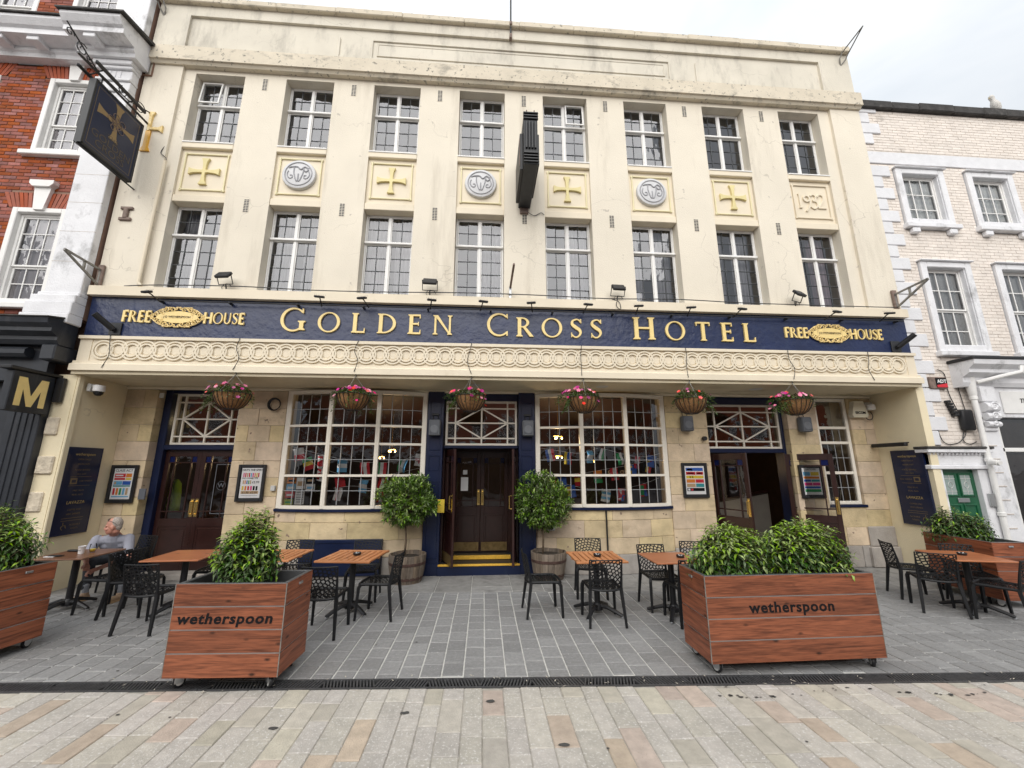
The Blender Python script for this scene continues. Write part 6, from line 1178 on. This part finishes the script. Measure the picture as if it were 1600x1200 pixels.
bottle(1.62, 5.30, .34, .035, 'tallest white bottle on the lower sill right of the ledge bracket'); bottle(1.47, 5.30, .22, .035, 'squat white bottle left of the tall one on the lower sill'); bottle(1.85, 5.30, .30, .03, 'white bottle right of the centre bar on the lower sill'); bottle(.22, 5.30, .14, .06, 'round white pot on the lower sill above the N of GOLDEN'); bottle(-5.42, 5.30, .26, .08, 'white vase on the leftmost lower sill'); bottle(-3.55, 5.30, .15, .09, 'white pot on the second lower sill from the left'); bottle(3.6, 5.30, .14, .07, 'white pot on the lower sill above the O of HOTEL')
# ---------------------------------------------------------------- chairs
def voro(pts, x0, x1, y0, y1):
    pts = [Vector((p[0], p[1])) for p in pts]; vs_, es, fs, *_ = geometry.delaunay_2d_cdt(pts, [], [], 0, 1e-5); cc = []; ed = {}
    for fi, f in enumerate(fs):
        a, b, c = [vs_[i] for i in f[:3]]; d = 2 * (a.x * (b.y - c.y) + b.x * (c.y - a.y) + c.x * (a.y - b.y))
        if abs(d) < 1e-9: cc.append((a + b + c) / 3)
        else:
            s = [v.length_squared for v in (a, b, c)]; cc.append(Vector(((s[0] * (b.y - c.y) + s[1] * (c.y - a.y) + s[2] * (a.y - b.y)) / d, (s[0] * (c.x - b.x) + s[1] * (a.x - c.x) + s[2] * (b.x - a.x)) / d)))
        for i in range(3): ed.setdefault(tuple(sorted((f[i], f[(i + 1) % 3]))), []).append(fi)
    out = []; ins = lambda p: x0 <= p.x <= x1 and y0 <= p.y <= y1
    for e, l in ed.items():
        if len(l) == 2:
            p, q = cc[l[0]].copy(), cc[l[1]].copy()
            if not ins(p) and not ins(q): continue
            for (r, s) in ((p, q), (q, p)):
                if not ins(r):
                    t = 1.
                    d = r - s
                    for k, lo, hi in ((0, x0, x1), (1, y0, y1)):
                        if d[k] > 1e-9: t = min(t, (hi - s[k]) / d[k])
                        elif d[k] < -1e-9: t = min(t, (lo - s[k]) / d[k])
                    r.x, r.y = s.x + d.x * t, s.y + d.y * t
            if (p - q).length > .004: out.append((p, q))
    return out
def lattice(mb, f, seed, x0, x1, y0, y1, cx, cy, w=.0066, d=.0055, step=.050):
    random.seed(seed); pts = []; r = .02; k = 0
    while r < .55:
        n = max(4, int(2 * math.pi * r / (step * 1.05)))
        for i in range(n):
            a = 2 * math.pi * (i + .5 * (k % 2)) / n; p = (cx + r * math.cos(a) + U(-.005, .005), cy + r * math.sin(a) * .95 + U(-.005, .005))
            if x0 - .05 < p[0] < x1 + .05 and y0 - .05 < p[1] < y1 + .05: pts.append(p)
        r += step * .82; k += 1
    for p, q in voro(pts, x0, x1, y0, y1):
        t = (q - p).normalized(); n = Vector((-t.y, t.x)) * w; p2, q2 = p - t * w * .5, q + t * w * .5; vs_ = []
        for (c, e) in ((p2, -1), (p2, 1), (q2, 1), (q2, -1)):
            for s in (1, -1): vs_.append(f(c.x + n.x * e, c.y + n.y * e, s * d))
        mb.add(vs_, [(0, 2, 4, 6), (7, 5, 3, 1), (0, 1, 3, 2), (4, 5, 7, 6)])
def make_chair():
    t = lthing('lattice_chair', 'x', 'chair', 'black lattice garden chairs'); ch = X['char']
    def seat(u, v, s): return (u * (1 + .10 * (v + .2)), v, .452 - .018 * (1 - (u / .21) ** 2) * (1 - (v / .24) ** 2) - .012 * max(0, v - .12) * 8 + s)
    def back(u, v, s): return (u * (1 + .05 * v / .36), -.205 - .062 * (max(0, v) / .36) ** 1.2 - .038 * (1 - (u / .21) ** 2) + s, .462 + v)
    m = MB(); lattice(m, seat, 3, -.195, .195, -.19, .20, 0, -.20); 
    rim = [seat(.205 * a, b, -.004) for a, b in ((-1, -.2), (-1, -.1), (-1, 0), (-1, .1), (-1, .18), (-.85, .222), (-.4, .235), (0, .238), (.4, .235), (.85, .222), (1, .18), (1, .1), (1, 0), (1, -.1), (1, -.2))]
    m.tube(rim, .017, 6, flat=1.2); m.tube([(-.2, -.2, .445), (-.1, -.235, .438), (0, -.245, .436), (.1, -.235, .438), (.2, -.2, .445)], .016, 6); m.build('seat', ch, t)
    m = MB(); lattice(m, back, 8, -.195, .195, .0, .345, 0, -.02)
    m.tube([back(.205 * u, .352, 0) for u in (-1, -.6, -.2, .2, .6, 1)], .008, 6)
    for s in (-1, 1): m.tube([back(s * .205, v, 0) for v in (-.02, .06, .14, .22, .30, .352)], [.019, .018, .016, .013, .010, .008], 6)
    m.build('backrest', ch, t)
    for s in (-1, 1):
        MB().tube([(s * .205, .19, .445), (s * .222, .215, .40), (s * .232, .235, .0)], [.027, .026, .019], 4).build('leg', ch, t)
        MB().tube([(s * .203, -.20, .46), (s * .208, -.205, .40), (s * .236, -.262, .0)], [.027, .027, .019], 4).build('leg', ch, t)
    index_kids(t); return t
chair0 = make_chair(); used = [False]
def chair(x, y, fx, fy, label):
    o = copy_tree(chair0) if used[0] else chair0; used[0] = True; o['label'] = label; place(o, (x, y, .004), math.atan2(fy, fx) - math.pi / 2); return o
for a in ((.87, -2.17, 1, .05, 'black lattice chair beside the right barrel, facing the slatted table from the left'), (1.63, -2.53, .03, 1, 'black lattice chair back to the street at the slatted table right of the main door'), (1.76, -1.43, -.15, -1, 'black lattice chair facing the street from behind the slatted table right of the main door'),
          (2.64, -2.06, .0, -1, 'black lattice chair facing the street at the plain orange table behind the long planter'), (2.78, -2.62, .0, 1, 'black lattice chair partly hidden by the left end of the long planter'), (3.36, -1.86, -.35, -1, 'black lattice chair behind the leaves at the left end of the long planter'),
          (-1.97, -2.65, .02, 1, 'black lattice chair against the right side of the short lettered planter'), (-1.43, -2.10, -1, .12, 'black lattice chair in front of the left barrel, facing left'), (-1.87, -1.35, .1, -1, 'black lattice chair in front of the navy cellar hatch'),
          (-3.02, -1.25, .05, -1, 'black lattice chair behind the half hidden slatted table left of the navy hatch'), (-4.18, -1.18, .05, -1, 'black lattice chair behind the table in front of the left double doors'), (-4.24, -2.36, .06, 1, 'black lattice chair with its back to the street left of the short lettered planter'),
          (-5.40, -1.62, -1, .18, 'black lattice chair facing left at the dark table, next to the seated man'), (-6.02, -.60, -.35, -1, 'black lattice chair the man sits on'), (-6.52, -1.72, .7, .5, 'black lattice chair almost hidden behind the leftmost planter'),
          (-4.92, -1.78, 1, .1, 'black lattice chair facing right towards the plain table near the left doors'),
          (6.86, -1.90, .9, -.43, 'leftmost black lattice chair of the group by the right navy wall sign'), (6.56, -2.48, .55, .84, 'black lattice chair with its back to the street in the far right group'), (7.34, -2.36, -.5, -.86, 'black lattice chair facing the street behind the far right table'), (7.02, -2.92, -.45, .9, 'black lattice chair cut off by the right edge of the photo')): chair(*a)
# ---------------------------------------------------------------- tables
def table(x, y, rz, s, label, slat=False, top='ttop', h=.75, feet=0.):
    t = lthing('cafe_table', label, 'table', 'square pub tables on the paving'); hs = s / 2; c = .012
    if slat:
        f = MB(); f.box(-hs, hs, -hs, -hs + .06, h - .026, h, .004); f.box(-hs, hs, hs - .06, hs, h - .026, h, .004); f.build('rail', X['slat'], t); n = 9; w = s / n
        for i in range(n): MB().box(-hs + i * w + .009, -hs + (i + 1) * w - .009, -hs + .061, hs - .061, h - .024, h - .001 - U(0, .002), .003).build('slat', X['slat_y'], t)
        for yy in (-.02,): MB().box(-hs, hs, yy - .03, yy + .03, h - .034, h - .0245).build('cross_rail', X['slat'], t)
    else: MB().box(-hs, hs, -hs, hs, h - .022, h, .006).build('tabletop', X[top], t)
    MB().box(-.17, .17, -.17, .17, h - .05, h - .0245, .01).box(-.2, .2, -.03, .03, h - .07, h - .05, .008).build('mounting_plate', X['dark'], t)
    MB().tube([(0, 0, .09), (0, 0, h - .05)], .042, 10).lathe([(.075, .05), (.07, .10), (.045, .14)], 12).build('column', X['dark'], t, sharp=40)
    for k in range(4):
        a = math.pi / 4 + k * math.pi / 2 + feet; cx, cy = math.cos(a), math.sin(a); m = MB(); m.tube([(cx * .03, cy * .03, .10), (cx * .14, cy * .14, .10), (cx * .26, cy * .26, .062), (cx * .36, cy * .36, .026)], [.034, .034, .030, .026], 6, flat=.8); m.build('foot', X['dark'], t); MB().lathe([(.0, .0), (.022, .0), (.02, .014), (.012, .02)], 10, (cx * .35, cy * .35, 0)).build('foot_pad', X['steel'], t)
    return place(t, (x, y, .004), rz)
X['slat_y'] = wood('table_slat_wood_y', (.56, .235, .095), (.40, .155, .06), axis='Y', scale=1.3, rough=.5, rnd=.10)
random.seed(9)
table(-6.0, -1.53, R(2), .74, 'dark brown plain table with cup and glass in front of the seated man', top='ttop_d', feet=R(30)); table(-4.33, -1.72, R(2), .76, 'plain brown table in front of the left double doors', top='ttop', feet=.3)
table(-3.04, -1.80, R(-2), .78, 'slatted table half hidden behind the shrub of the short lettered planter', True); table(-1.87, -1.93, R(-7), .78, 'orange slatted table in front of the navy cellar hatch', True, feet=R(12)); table(1.64, -2.24, R(0), .72, 'orange slatted table right of the main door', True, feet=R(8))
table(2.68, -2.39, R(0), .68, 'plain orange table at the left end of the long planter', feet=R(14)); table(7.02, -2.57, R(-14), .74, 'plain brown table by the right navy wall sign')
def ashtray(x, y, z, label, r=.055):
    t = thing('ashtray', label, 'ashtray', (x, y, z), 0, 'black ashtrays'); MB().lathe([(0, .004), (r * .7, .004), (r * .8, .03), (r, .034), (r * 1.05, .028), (r * .9, 0), (0, 0)], 18, (x, y, z)).build('bowl', X['dark'], t, sharp=40)
    m = MB()
    for k in range(3): a = k * 2.1; m.tube([(x, y, z + .012), (x + .03 * math.cos(a), y + .03 * math.sin(a), z + .036)], .004, 5)
    m.build('cigarette_end', X['wht'], t)
ashtray(-1.83, -1.92, .756, 'black ashtray on the slatted table by the navy hatch'); ashtray(1.66, -2.26, .756, 'black ashtray on the slatted table right of the main door'); ashtray(2.82, -2.42, .756, 'black ashtray on the plain table by the long planter'); ashtray(7.02, -2.55, .756, 'black ashtray on the far right table')
t = thing('paper_cup', 'white paper cup on the dark table', 'cup', (-5.95, -1.55, .756)); MB().lathe([(0, .002), (.032, .0), (.044, .105), (.047, .108), (.043, .108), (.032, .02), (0, .02)], 20, (-5.95, -1.55, .756)).build('cup_body', X['wht'], t, sharp=40); MB().lathe([(.0365, .04), (.0395, .07)], 8, (-5.95, -1.55, .7565), a0=4.2, a1=5.2).build('print', X['greyp'], t)
t = thing('drinking_glass', 'stemless glass with orange drink on the dark table', 'glass', (-5.90, -1.43, .756)); MB().lathe([(.0, .0), (.028, .0), (.042, .05), (.036, .12), (.034, .12), (.04, .05), (.026, .006)], 18, (-5.90, -1.43, .756)).build('glass_wall', glass('tumbler_glass', (.99, .99, .99), 1.12), t, smooth=True); MB().lathe([(0, .006), (.026, .006), (.038, .045), (0, .046)], 16, (-5.90, -1.43, .756)).build('drink', X['yel'], t)
t = thing('sunglasses', 'black folded glasses case lying on the dark table', 'case', (-6.21, -1.38, .756)); MB().box(-6.29, -6.14, -1.41, -1.35, .756, .785, .012).build('case_body', X['dark'], t, sharp=50)
t = thing('phone', 'dark phone on a white wallet at the left corner of the dark table', 'phone', (-6.15, -1.74, .756)); MB().box(-6.24, -6.10, -1.79, -1.71, .756, .763, .003).build('wallet', X['wht'], t); MB().box(-6.20, -6.03, -1.77, -1.70, .7635, .775, .003).build('handset', X['dark'], t)
# ---------------------------------------------------------------- planters
def planter(x, y, rz, w, d, label, letters=True, seed=1):
    random.seed(seed); t = lthing('planter_box', label, 'planter', 'wooden lettered planters on castors'); z0, z1 = .11, .91; hw, hd = w / 2, d / 2; n = 4; h = (z1 - z0) / n; g = .0055; th = .018
    MB().box(-hw + .008, hw - .008, -hd + .008, hd - .008, z0 + .003, z0 + .06, 0).build('base', X['dark'], t)
    c = MB()
    for (a, b, e, f) in ((-hw + .006, hw - .006, -hd + .006, -hd + .014), (-hw + .006, hw - .006, hd - .014, hd - .006), (-hw + .006, -hw + .014, -hd + .014, hd - .014), (hw - .014, hw - .006, -hd + .014, hd - .014)): c.box(a, b, e, f, z0 + .002, z1 - .002)
    c.build('aluminium_core', X['steel'], t)
    for i in range(n):
        a, b = z0 + i * h + (g if i else 0), z0 + (i + 1) * h - (g if i < n - 1 else 0)
        MB().box(-hw, hw, -hd - .001, -hd + .007, a, b, .0015).build('plank', X['plank'], t); MB().box(-hw, hw, hd - .007, hd + .001, a, b, .0015).build('plank', X['plank'], t)
        MB().box(-hw - .001, -hw + .007, -hd + .0075, hd - .0075, a, b, .0015).build('plank', X['plank_y'], t); MB().box(hw - .007, hw + .001, -hd + .0075, hd - .0075, a, b, .0015).build('plank', X['plank_y'], t)
    for sx in (-1, 1):
        MB().box(sx * hw - .004, sx * hw + .004, -hd - .0025, -hd + .003, z0, z1).build('corner_trim', X['steel_w'], t)
    r = MB(); frame_xy = [(-hw + .004, hw - .004, -hd + .004, -hd + .045), (-hw + .004, hw - .004, hd - .045, hd - .004), (-hw + .004, -hw + .045, -hd + .0455, hd - .0455), (hw - .045, hw - .004, -hd + .0455, hd - .0455)]
    for a, b, e, f in frame_xy: r.box(a, b, e, f, z1 - .03, z1 + .004, .003)
    for a, b, e, f in ((-hw + .045, hw - .045, -hd + .045, -hd + .05), (-hw + .045, hw - .045, hd - .05, hd - .045), (-hw + .045, -hw + .05, -hd + .05, hd - .05), (hw - .05, hw - .045, -hd + .05, hd - .05)): r.box(a, b, e, f, .55, z1 - .001)
    r.build('liner', X['rim'], t)
    so = MB(); k = 12
    V_ = [(-hw + .05 + (w - .1) * i / k, -hd + .05 + (d - .1) * j / 6, .80 + U(-.02, .02)) for j in range(7) for i in range(k + 1)]; so.add(V_, [(j * (k + 1) + i, j * (k + 1) + i + 1, (j + 1) * (k + 1) + i + 1, (j + 1) * (k + 1) + i) for j in range(6) for i in range(k)]); so.build('soil', X['soil'], t)
    for sx in (-1, 1):
        MB().box(sx * hw - (.016 if sx > 0 else -.001), sx * hw + (.016 if sx > 0 else -.001) if sx > 0 else -hw + .001 - .0, -.04, .04, z1 - .075, z1 - .05, .003).build('latch', X['steel'], t) if False else MB().box(min(sx * hw, sx * (hw + .016)), max(sx * hw, sx * (hw + .016)), -.035, .035, z1 - .07, z1 - .045, .004).build('latch', X['steel'], t)
        for sy in (-1, 1):
            cx, cy = sx * (hw - .10), sy * (hd - .07); a = U(0, 6.28); ca, sa = math.cos(a), math.sin(a); mt = Matrix.Translation((cx, cy, 0)) @ Matrix.Rotation(a, 4, 'Z')
            f = MB(); f.box(-.045, .045, -.035, .035, .102, .109, .002); f.box(-.03, .045, -.026, -.022, .045, .102, .002); f.box(-.03, .045, .022, .026, .045, .102, .002); f.xf(mt); cs = f.build('caster', X['steel'], t)
            for nm, rr, ww, mm in (('tyre', .050, .016, 'dark'), ('hub', .034, .018, 'greyl')):
                q = MB(); q.lathe([(0, -ww), (rr * .9, -ww), (rr, -ww * .6), (rr, ww * .6), (rr * .9, ww), (0, ww)], 18, (.015, 0, .050), ax='y'); q.xf(mt); q.build(nm, X[mm], cs, sharp=50)
    if letters: text('wetherspoon', .128 if w < 1.5 else .14, .0015, 'lettering', X['ink'], t, (-.02, -hd - .003, z0 + 2.47 * h), off=.0034, shear=.0 if w > 1.5 else .12, sp=1.12, sx=1.16 if w < 1.5 else 1.1)
    return place(t, (x, y, 0), rz)
planter(-2.385, -3.70, R(-2.7), 1.05, .53, 'short wooden planter lettered wetherspoon in front of the left bow window', seed=3); planter(3.205, -3.765, R(.3), 1.86, .53, 'long wooden planter lettered wetherspoon at the right of the pavement', seed=5)
planter(-5.62, -3.005, R(-8.8), 1.05, .53, 'wooden planter cut off by the left edge of the photo', seed=7); planter(7.92, -2.0, R(84), 1.05, .53, 'wooden planter end on below the green door at the right edge', seed=8)
# ---------------------------------------------------------------- foliage
def shrub(label, cx, cy, z0, rx, ry, hz, shoots, seed, name='laurel_shrub', cat='shrub', lean=(0, 0), leaf=(.072, .105), lw=.31, new=.42, mats=('leaf', 'leaf_n')):
    random.seed(seed); t = thing(name, label, cat, (cx, cy, z0), 0, 'laurel shrubs in the planters'); st = MB(); lf = MB()
    for s in range(shoots):
        a = U(0, 6.283); q = math.sqrt(rnd()); bx, by = cx + .45 * rx * q * math.cos(a), cy + .45 * ry * q * math.sin(a); el = rnd() ** .75; rad = math.sqrt(max(0, 1 - el ** 2.4)) * U(.72, 1.06)
        a += U(-.5, .5); tip = Vector((cx + rx * rad * math.cos(a) + lean[0] * el, cy + ry * rad * math.sin(a) + lean[1] * el, z0 + hz * (el * .92 + .06) * U(.88, 1.08)))
        lump = noise.noise(Vector((tip.x * 3.1, tip.y * 3.1, tip.z * 3.1 + seed))); tip += (tip - Vector((cx, cy, z0 + hz * .4))) * lump * .30
        b = Vector((bx, by, z0)); mid = b.lerp(tip, .5) + Vector((0, 0, hz * .10)); P = [b.lerp(mid, u).lerp(mid.lerp(tip, u), u) for u in [i / 7 for i in range(8)]]; st.tube(P, [.006 - .0006 * i for i in range(8)], 3)
        L_ = (tip - b).length; n = max(9, int(L_ / .027)); tipness = rnd() < new * 2.2 * (el * .9 + .25)
        for i in range(n):
            u = .26 + .74 * (i + rnd()) / n; p = b.lerp(mid, u).lerp(mid.lerp(tip, u), u); d = (tip - mid).normalized(); o = d.orthogonal(); o.rotate(Matrix.Rotation(i * 2.4 + s, 3, d)); dr = o * 1.0 + d * .55 + Vector((0, 0, -.28 + .5 * (u > .9)))
            l = U(*leaf) * (.75 if u > .93 else 1); leafq(lf, p, dr, (o.x * -.3 + U(-.25, .25), o.y * -.3 + U(-.25, .25), 1), l, l * lw, 1 if (tipness and u > .74) or rnd() < new * .14 else 0, .18, .22)
    st.build('stems', X['bark'], t); lf.build('leaves', [X[m] for m in mats], t); return t
shrub('leafy laurel shrub growing in the short lettered planter', -2.44, -3.66, .80, .37, .25, .74, 230, 21, lean=(.02, 0), new=.34); 
shrub('left laurel shrub growing in the long planter', 2.80, -3.72, .80, .54, .26, .62, 300, 22); shrub('right laurel shrub growing in the long planter', 3.62, -3.74, .80, .54, .26, .64, 300, 23)
shrub('laurel shrub in the planter at the left edge of the photo', -5.60, -3.0, .80, .46, .27, .80, 200, 24, new=.3); shrub('dark laurel shrub in the planter below the green door', 7.95, -1.80, .80, .40, .46, .52, 190, 25, new=.14)
def bay_tree(label, x, y, zc, rx, rz_, seed, bumps):
    random.seed(seed); t = thing('bay_tree', label, 'tree', (x, y, .42), 0, 'standard bay trees in half barrels'); tr = MB(); lf = MB(); tr.tube([(x, y, .42), (x + .015, y, .7), (x - .01, y, 1.0), (x + .01, y, zc)], [.020, .018, .017, .014], 7)
    for s in range(660):
        v = Vector((random.gauss(0, 1), random.gauss(0, 1), random.gauss(0, 1))).normalized(); k = .56 + .47 * rnd() ** .6; lump = 1 + .26 * noise.noise(v * 2.2 + Vector((seed, 0, 0))) 
        for (bv, amt) in bumps: lump += amt * max(0, v.dot(Vector(bv).normalized()) - .55) * 2
        p = Vector((x, y, zc)) + Vector((v.x * rx, v.y * rx * .92, v.z * rz_)) * k * lump; d = (v + Vector((U(-.5, .5), U(-.5, .5), U(-.1, .8)))).normalized()
        if s % 9 == 0: tr.tube([(x, y, zc - .12), tuple(Vector((x, y, zc)).lerp(p, .5)), tuple(p)], [.008, .005, .003], 3)
        nw = rnd() < .38 and k > .8
        for i in range(8):
            o = d.orthogonal(); o.rotate(Matrix.Rotation(i * 2.4 + s, 3, d)); l = U(.065, .098); leafq(lf, p + d * (i - 4) * .013, o * .8 + d * .9, (U(-.3, .3) - o.x * .3, U(-.3, .3) - o.y * .3, 1), l, l * .36, 1 if nw and i > 3 else 0, .22, .06)
    tr.build('trunk', X['bark'], t, smooth=True); lf.build('crown', [X['bay'], X['bay_n']], t)
bay_tree('bay tree with round crown in the barrel left of the main door', -1.42, -.40, 1.40, .50, .43, 31, [((.5, -.3, 1), .10)]); bay_tree('bay tree with lopsided crown in the barrel right of the main door', 1.14, -.38, 1.36, .50, .44, 33, [((-.45, 0, 1), .28), ((.9, 0, -.3), .10)])
def barrel(x, y, label, seed):
    random.seed(seed); t = thing('half_barrel', label, 'barrel', (x, y, 0), 0, 'wooden half barrels by the main door'); n = 18; h = .47; prof = [(.265, 0), (.295, .12), (.317, .26), (.33, .40), (.332, h)]
    for k in range(n):
        a0, a1 = k * 2 * math.pi / n + .008, (k + 1) * 2 * math.pi / n - .008; m = MB(); dz = U(-.006, .006); vs_ = []
        for (r, z) in prof:
            for (rr, a) in ((r, a0), (r + .004, (a0 + a1) / 2), (r, a1), (r - .026, a1), (r - .026, a0)): vs_.append((x + rr * math.cos(a), y + rr * math.sin(a), z + (dz if z == h else 0)))
        fs = [(5 * i + j, 5 * i + (j + 1) % 5, 5 * i + 5 + (j + 1) % 5, 5 * i + 5 + j) for i in range(4) for j in range(5)] + [(20, 21, 22, 23, 24)]; m.add(vs_, fs); m.build('stave', X['barrel'], t)
    for (z, r) in ((.30, .325), (.06, .284)): MB().lathe([(r, z), (r + .006, z + .004), (r + .010, z + .046), (r + .005, z + .05)], 32, (x, y, 0)).build('hoop', X['hoop'], t, sharp=40)
    so = MB(); so.lathe([(.30, .40), (.2, .425), (.1, .43), (0, .44)], 16, (x, y, 0)); so.build('soil', X['soil'], t)
barrel(-1.36, -.40, 'weathered half barrel planter left of the main door', 41); barrel(1.25, -.36, 'weathered half barrel planter right of the main door', 42)
# ---------------------------------------------------------------- the seated man
def blob(mb, c, r, n=10, rot=None):
    k = len(mb.v); vs_ = []; 
    for i in range(n + 1):
        th = math.pi * i / n
        for j in range(n * 2): ph = math.pi * j / n; vs_.append(Vector((math.sin(th) * math.cos(ph) * r[0], math.sin(th) * math.sin(ph) * r[1], math.cos(th) * r[2])))
    fs = [(i * 2 * n + j, (i + 1) * 2 * n + j, (i + 1) * 2 * n + (j + 1) % (2 * n), i * 2 * n + (j + 1) % (2 * n)) for i in range(n) for j in range(2 * n)]
    if rot is not None: vs_ = [rot @ v for v in vs_]
    mb.add([v + Vector(c) for v in vs_], fs)
def limb(mb, pts, rs):
    for (p, q, a, b) in zip(pts, pts[1:], rs, rs[1:]):
        p, q = Vector(p), Vector(q); n = max(3, int((q - p).length / .018))
        for i in range(n + 1): u = i / n; r = a + (b - a) * u; blob(mb, p.lerp(q, u), (r, r, r), 5)
def remesh(o, vox=.008, sm=6):
    m = o.modifiers.new('union', 'REMESH'); m.mode = 'VOXEL'; m.voxel_size = vox; m.use_smooth_shade = True
    s = o.modifiers.new('relax', 'SMOOTH'); s.factor = .5; s.iterations = sm; return o
def man():
    t = thing('person', 'man in grey T-shirt and dark jeans hunched at the dark table, glasses on his head', 'person', (-6.08, -.75, 0))
    H = Vector((-6.085, -.93, 1.062)); fy = R(-62)                       # he looks to his right, towards the left of the photo
    rot = Matrix.Rotation(math.atan2(-.45, -.9) , 3, 'Z') @ Matrix.Rotation(R(8), 3, 'Y')    # local +X = facing
    L_ = lambda a, b, c: H + rot @ Vector((a, b, c))
    sh = [(-6.32, -.90, .85), (-5.94, -.76, .845)]; el = [(-6.30, -1.06, .62), (-5.80, -.88, .57)]; ha = [(-6.13, -1.22, .545), (-5.99, -1.20, .46)]; ne = (-6.11, -.86, .93)
    hip = [(-6.17, -.60, .53), (-5.98, -.56, .53)]; kn = [(-6.22, -1.06, .55), (-5.80, -1.04, .53)]; an = [(-6.14, -1.13, .10), (-5.60, -1.16, .10)]
    b = MB(); blob(b, L_(-.012, 0, .025), (.098, .076, .112), 12, rot); blob(b, L_(.030, 0, -.045), (.072, .062, .085), 10, rot); blob(b, L_(.060, 0, -.095), (.032, .034, .026), 8, rot)
    blob(b, L_(.098, 0, -.022), (.020, .014, .026), 7, rot); blob(b, L_(.085, 0, .004), (.014, .012, .03), 6, rot)            # nose
    for s in (-1, 1): blob(b, L_(-.005, s * .078, -.015), (.022, .010, .034), 7, rot); blob(b, L_(.074, s * .034, .022), (.02, .026, .011), 6, rot); blob(b, L_(.066, s * .042, -.032), (.026, .024, .028), 6, rot)
    blob(b, L_(.088, 0, -.062), (.014, .026, .008), 6, rot); blob(b, L_(.086, 0, -.074), (.014, .024, .008), 6, rot)
    limb(b, [L_(-.03, 0, -.08), ne, (-6.13, -.80, .86)], [.055, .060, .075]); limb(b, [(-6.13, -.80, .86), (-6.12, -.68, .66), (-6.07, -.58, .53)], [.10, .12, .12])
    for i in (0, 1):
        limb(b, [(-6.13, -.80, .84), sh[i], el[i], ha[i]], [.07, .058, .043, .028]); limb(b, [hip[i], kn[i], an[i]], [.075, .055, .036]); h = Vector(ha[i]); d = (h - Vector(el[i])).normalized(); sd = d.cross(Vector((0, 0, 1))).normalized(); up = sd.cross(d); limb(b, [h, h + d * .07], [.030, .034])
        for k in range(4):
            o = sd * (k - 1.5) * .020; p0 = h + d * .075 + o; ln = (.034, .040, .038, .030)[k]; limb(b, [p0, p0 + d * ln * .9 - up * .008, p0 + d * ln * 1.3 - up * .034, p0 + d * ln * .9 - up * .055], [.0105, .0098, .009, .008])
        s = 1 if i == 0 else -1; limb(b, [h + d * .02 + sd * s * .026, h + d * .058 + sd * s * .05 - up * .012, h + d * .085 + sd * s * .045 - up * .03], [.013, .0115, .009])
    remesh(b.build('body', X['skin'], t), .0065, 3)
    s = MB(); limb(s, [(-6.13, -.82, .84), (-6.125, -.70, .70), (-6.09, -.60, .54)], [.115, .150, .152]); limb(s, [(-6.31, -.89, .83), (-6.13, -.82, .835), (-5.95, -.76, .825)], [.072, .085, .072]); limb(s, [(-6.22, -.80, .76), (-6.0, -.72, .76)], [.11, .11])
    for i in (0, 1): a, e = Vector(sh[i]), Vector(el[i]); limb(s, [a, a.lerp(e, .72)], [.078, .068])
    remesh(s.build('t_shirt', X['tee'], t), .009, 5)
    j = MB(); limb(j, [(-6.16, -.58, .54), (-5.99, -.55, .54)], [.125, .125])
    for i in (0, 1): a = Vector(an[i]); k = Vector(kn[i]); limb(j, [hip[i], kn[i], k.lerp(a, .5), k.lerp(a, .80)], [.105, .078, .066, .062])
    remesh(j.build('jeans', X['jeans'], t), .009, 5)
    for i in (0, 1):
        a = Vector(an[i]); d = Vector(((-.35, -1, 0), (-.1, -1, 0))[i]).normalized(); k = MB(); limb(k, [a + Vector((0, 0, .11)), a], [.044, .042]); k.build('sock', X['sock'], t, smooth=True)
        q = MB(); limb(q, [(a.x, a.y, .085), (a.x, a.y, .05)], [.052, .052]); limb(q, [(a.x - d.x * .03, a.y - d.y * .03, .042), (a.x + d.x * .10, a.y + d.y * .10, .044), (a.x + d.x * .19, a.y + d.y * .19, .036)], [.042, .046, .034]); remesh(q.build('boot', X['boot'], t), .008, 3)
        z = MB(); sd = Vector((-d.y, d.x, 0)); z.prism([tuple((a + d * u + sd * v).xy) for u, v in ((-.075, -.035), (.05, -.045), (.16, -.048), (.222, -.02), (.222, .02), (.16, .048), (.05, .045), (-.075, .035))], .0, .022, ax='z'); z.build('boot_sole', X['tan'], t)
    hr = MB(); blob(hr, L_(-.036, 0, .040), (.086, .0785, .101), 12, rot); blob(hr, L_(-.062, 0, -.015), (.05, .066, .07), 10, rot); hr.build('hair', X['hair'], t, smooth=True)
    gl = MB()
    for sgn in (-1, 1): gl.tube([tuple(L_(.050, sgn * .032 + .026 * math.cos(u), .112 + .018 * math.sin(u))) for u in [k * .7 for k in range(9)]], .004, 5, True); gl.tube([tuple(L_(.05, sgn * .060, .112)), tuple(L_(-.02, sgn * .080, .065)), tuple(L_(-.06, sgn * .076, .02))], .003, 5)
    gl.build('glasses', X['dark'], t)
    ey = MB()
    for sgn in (-1, 1): blob(ey, L_(.078, sgn * .033, .004), (.008, .012, .006), 6, rot)
    ey.build('eyes', X['ink'], t)
man()
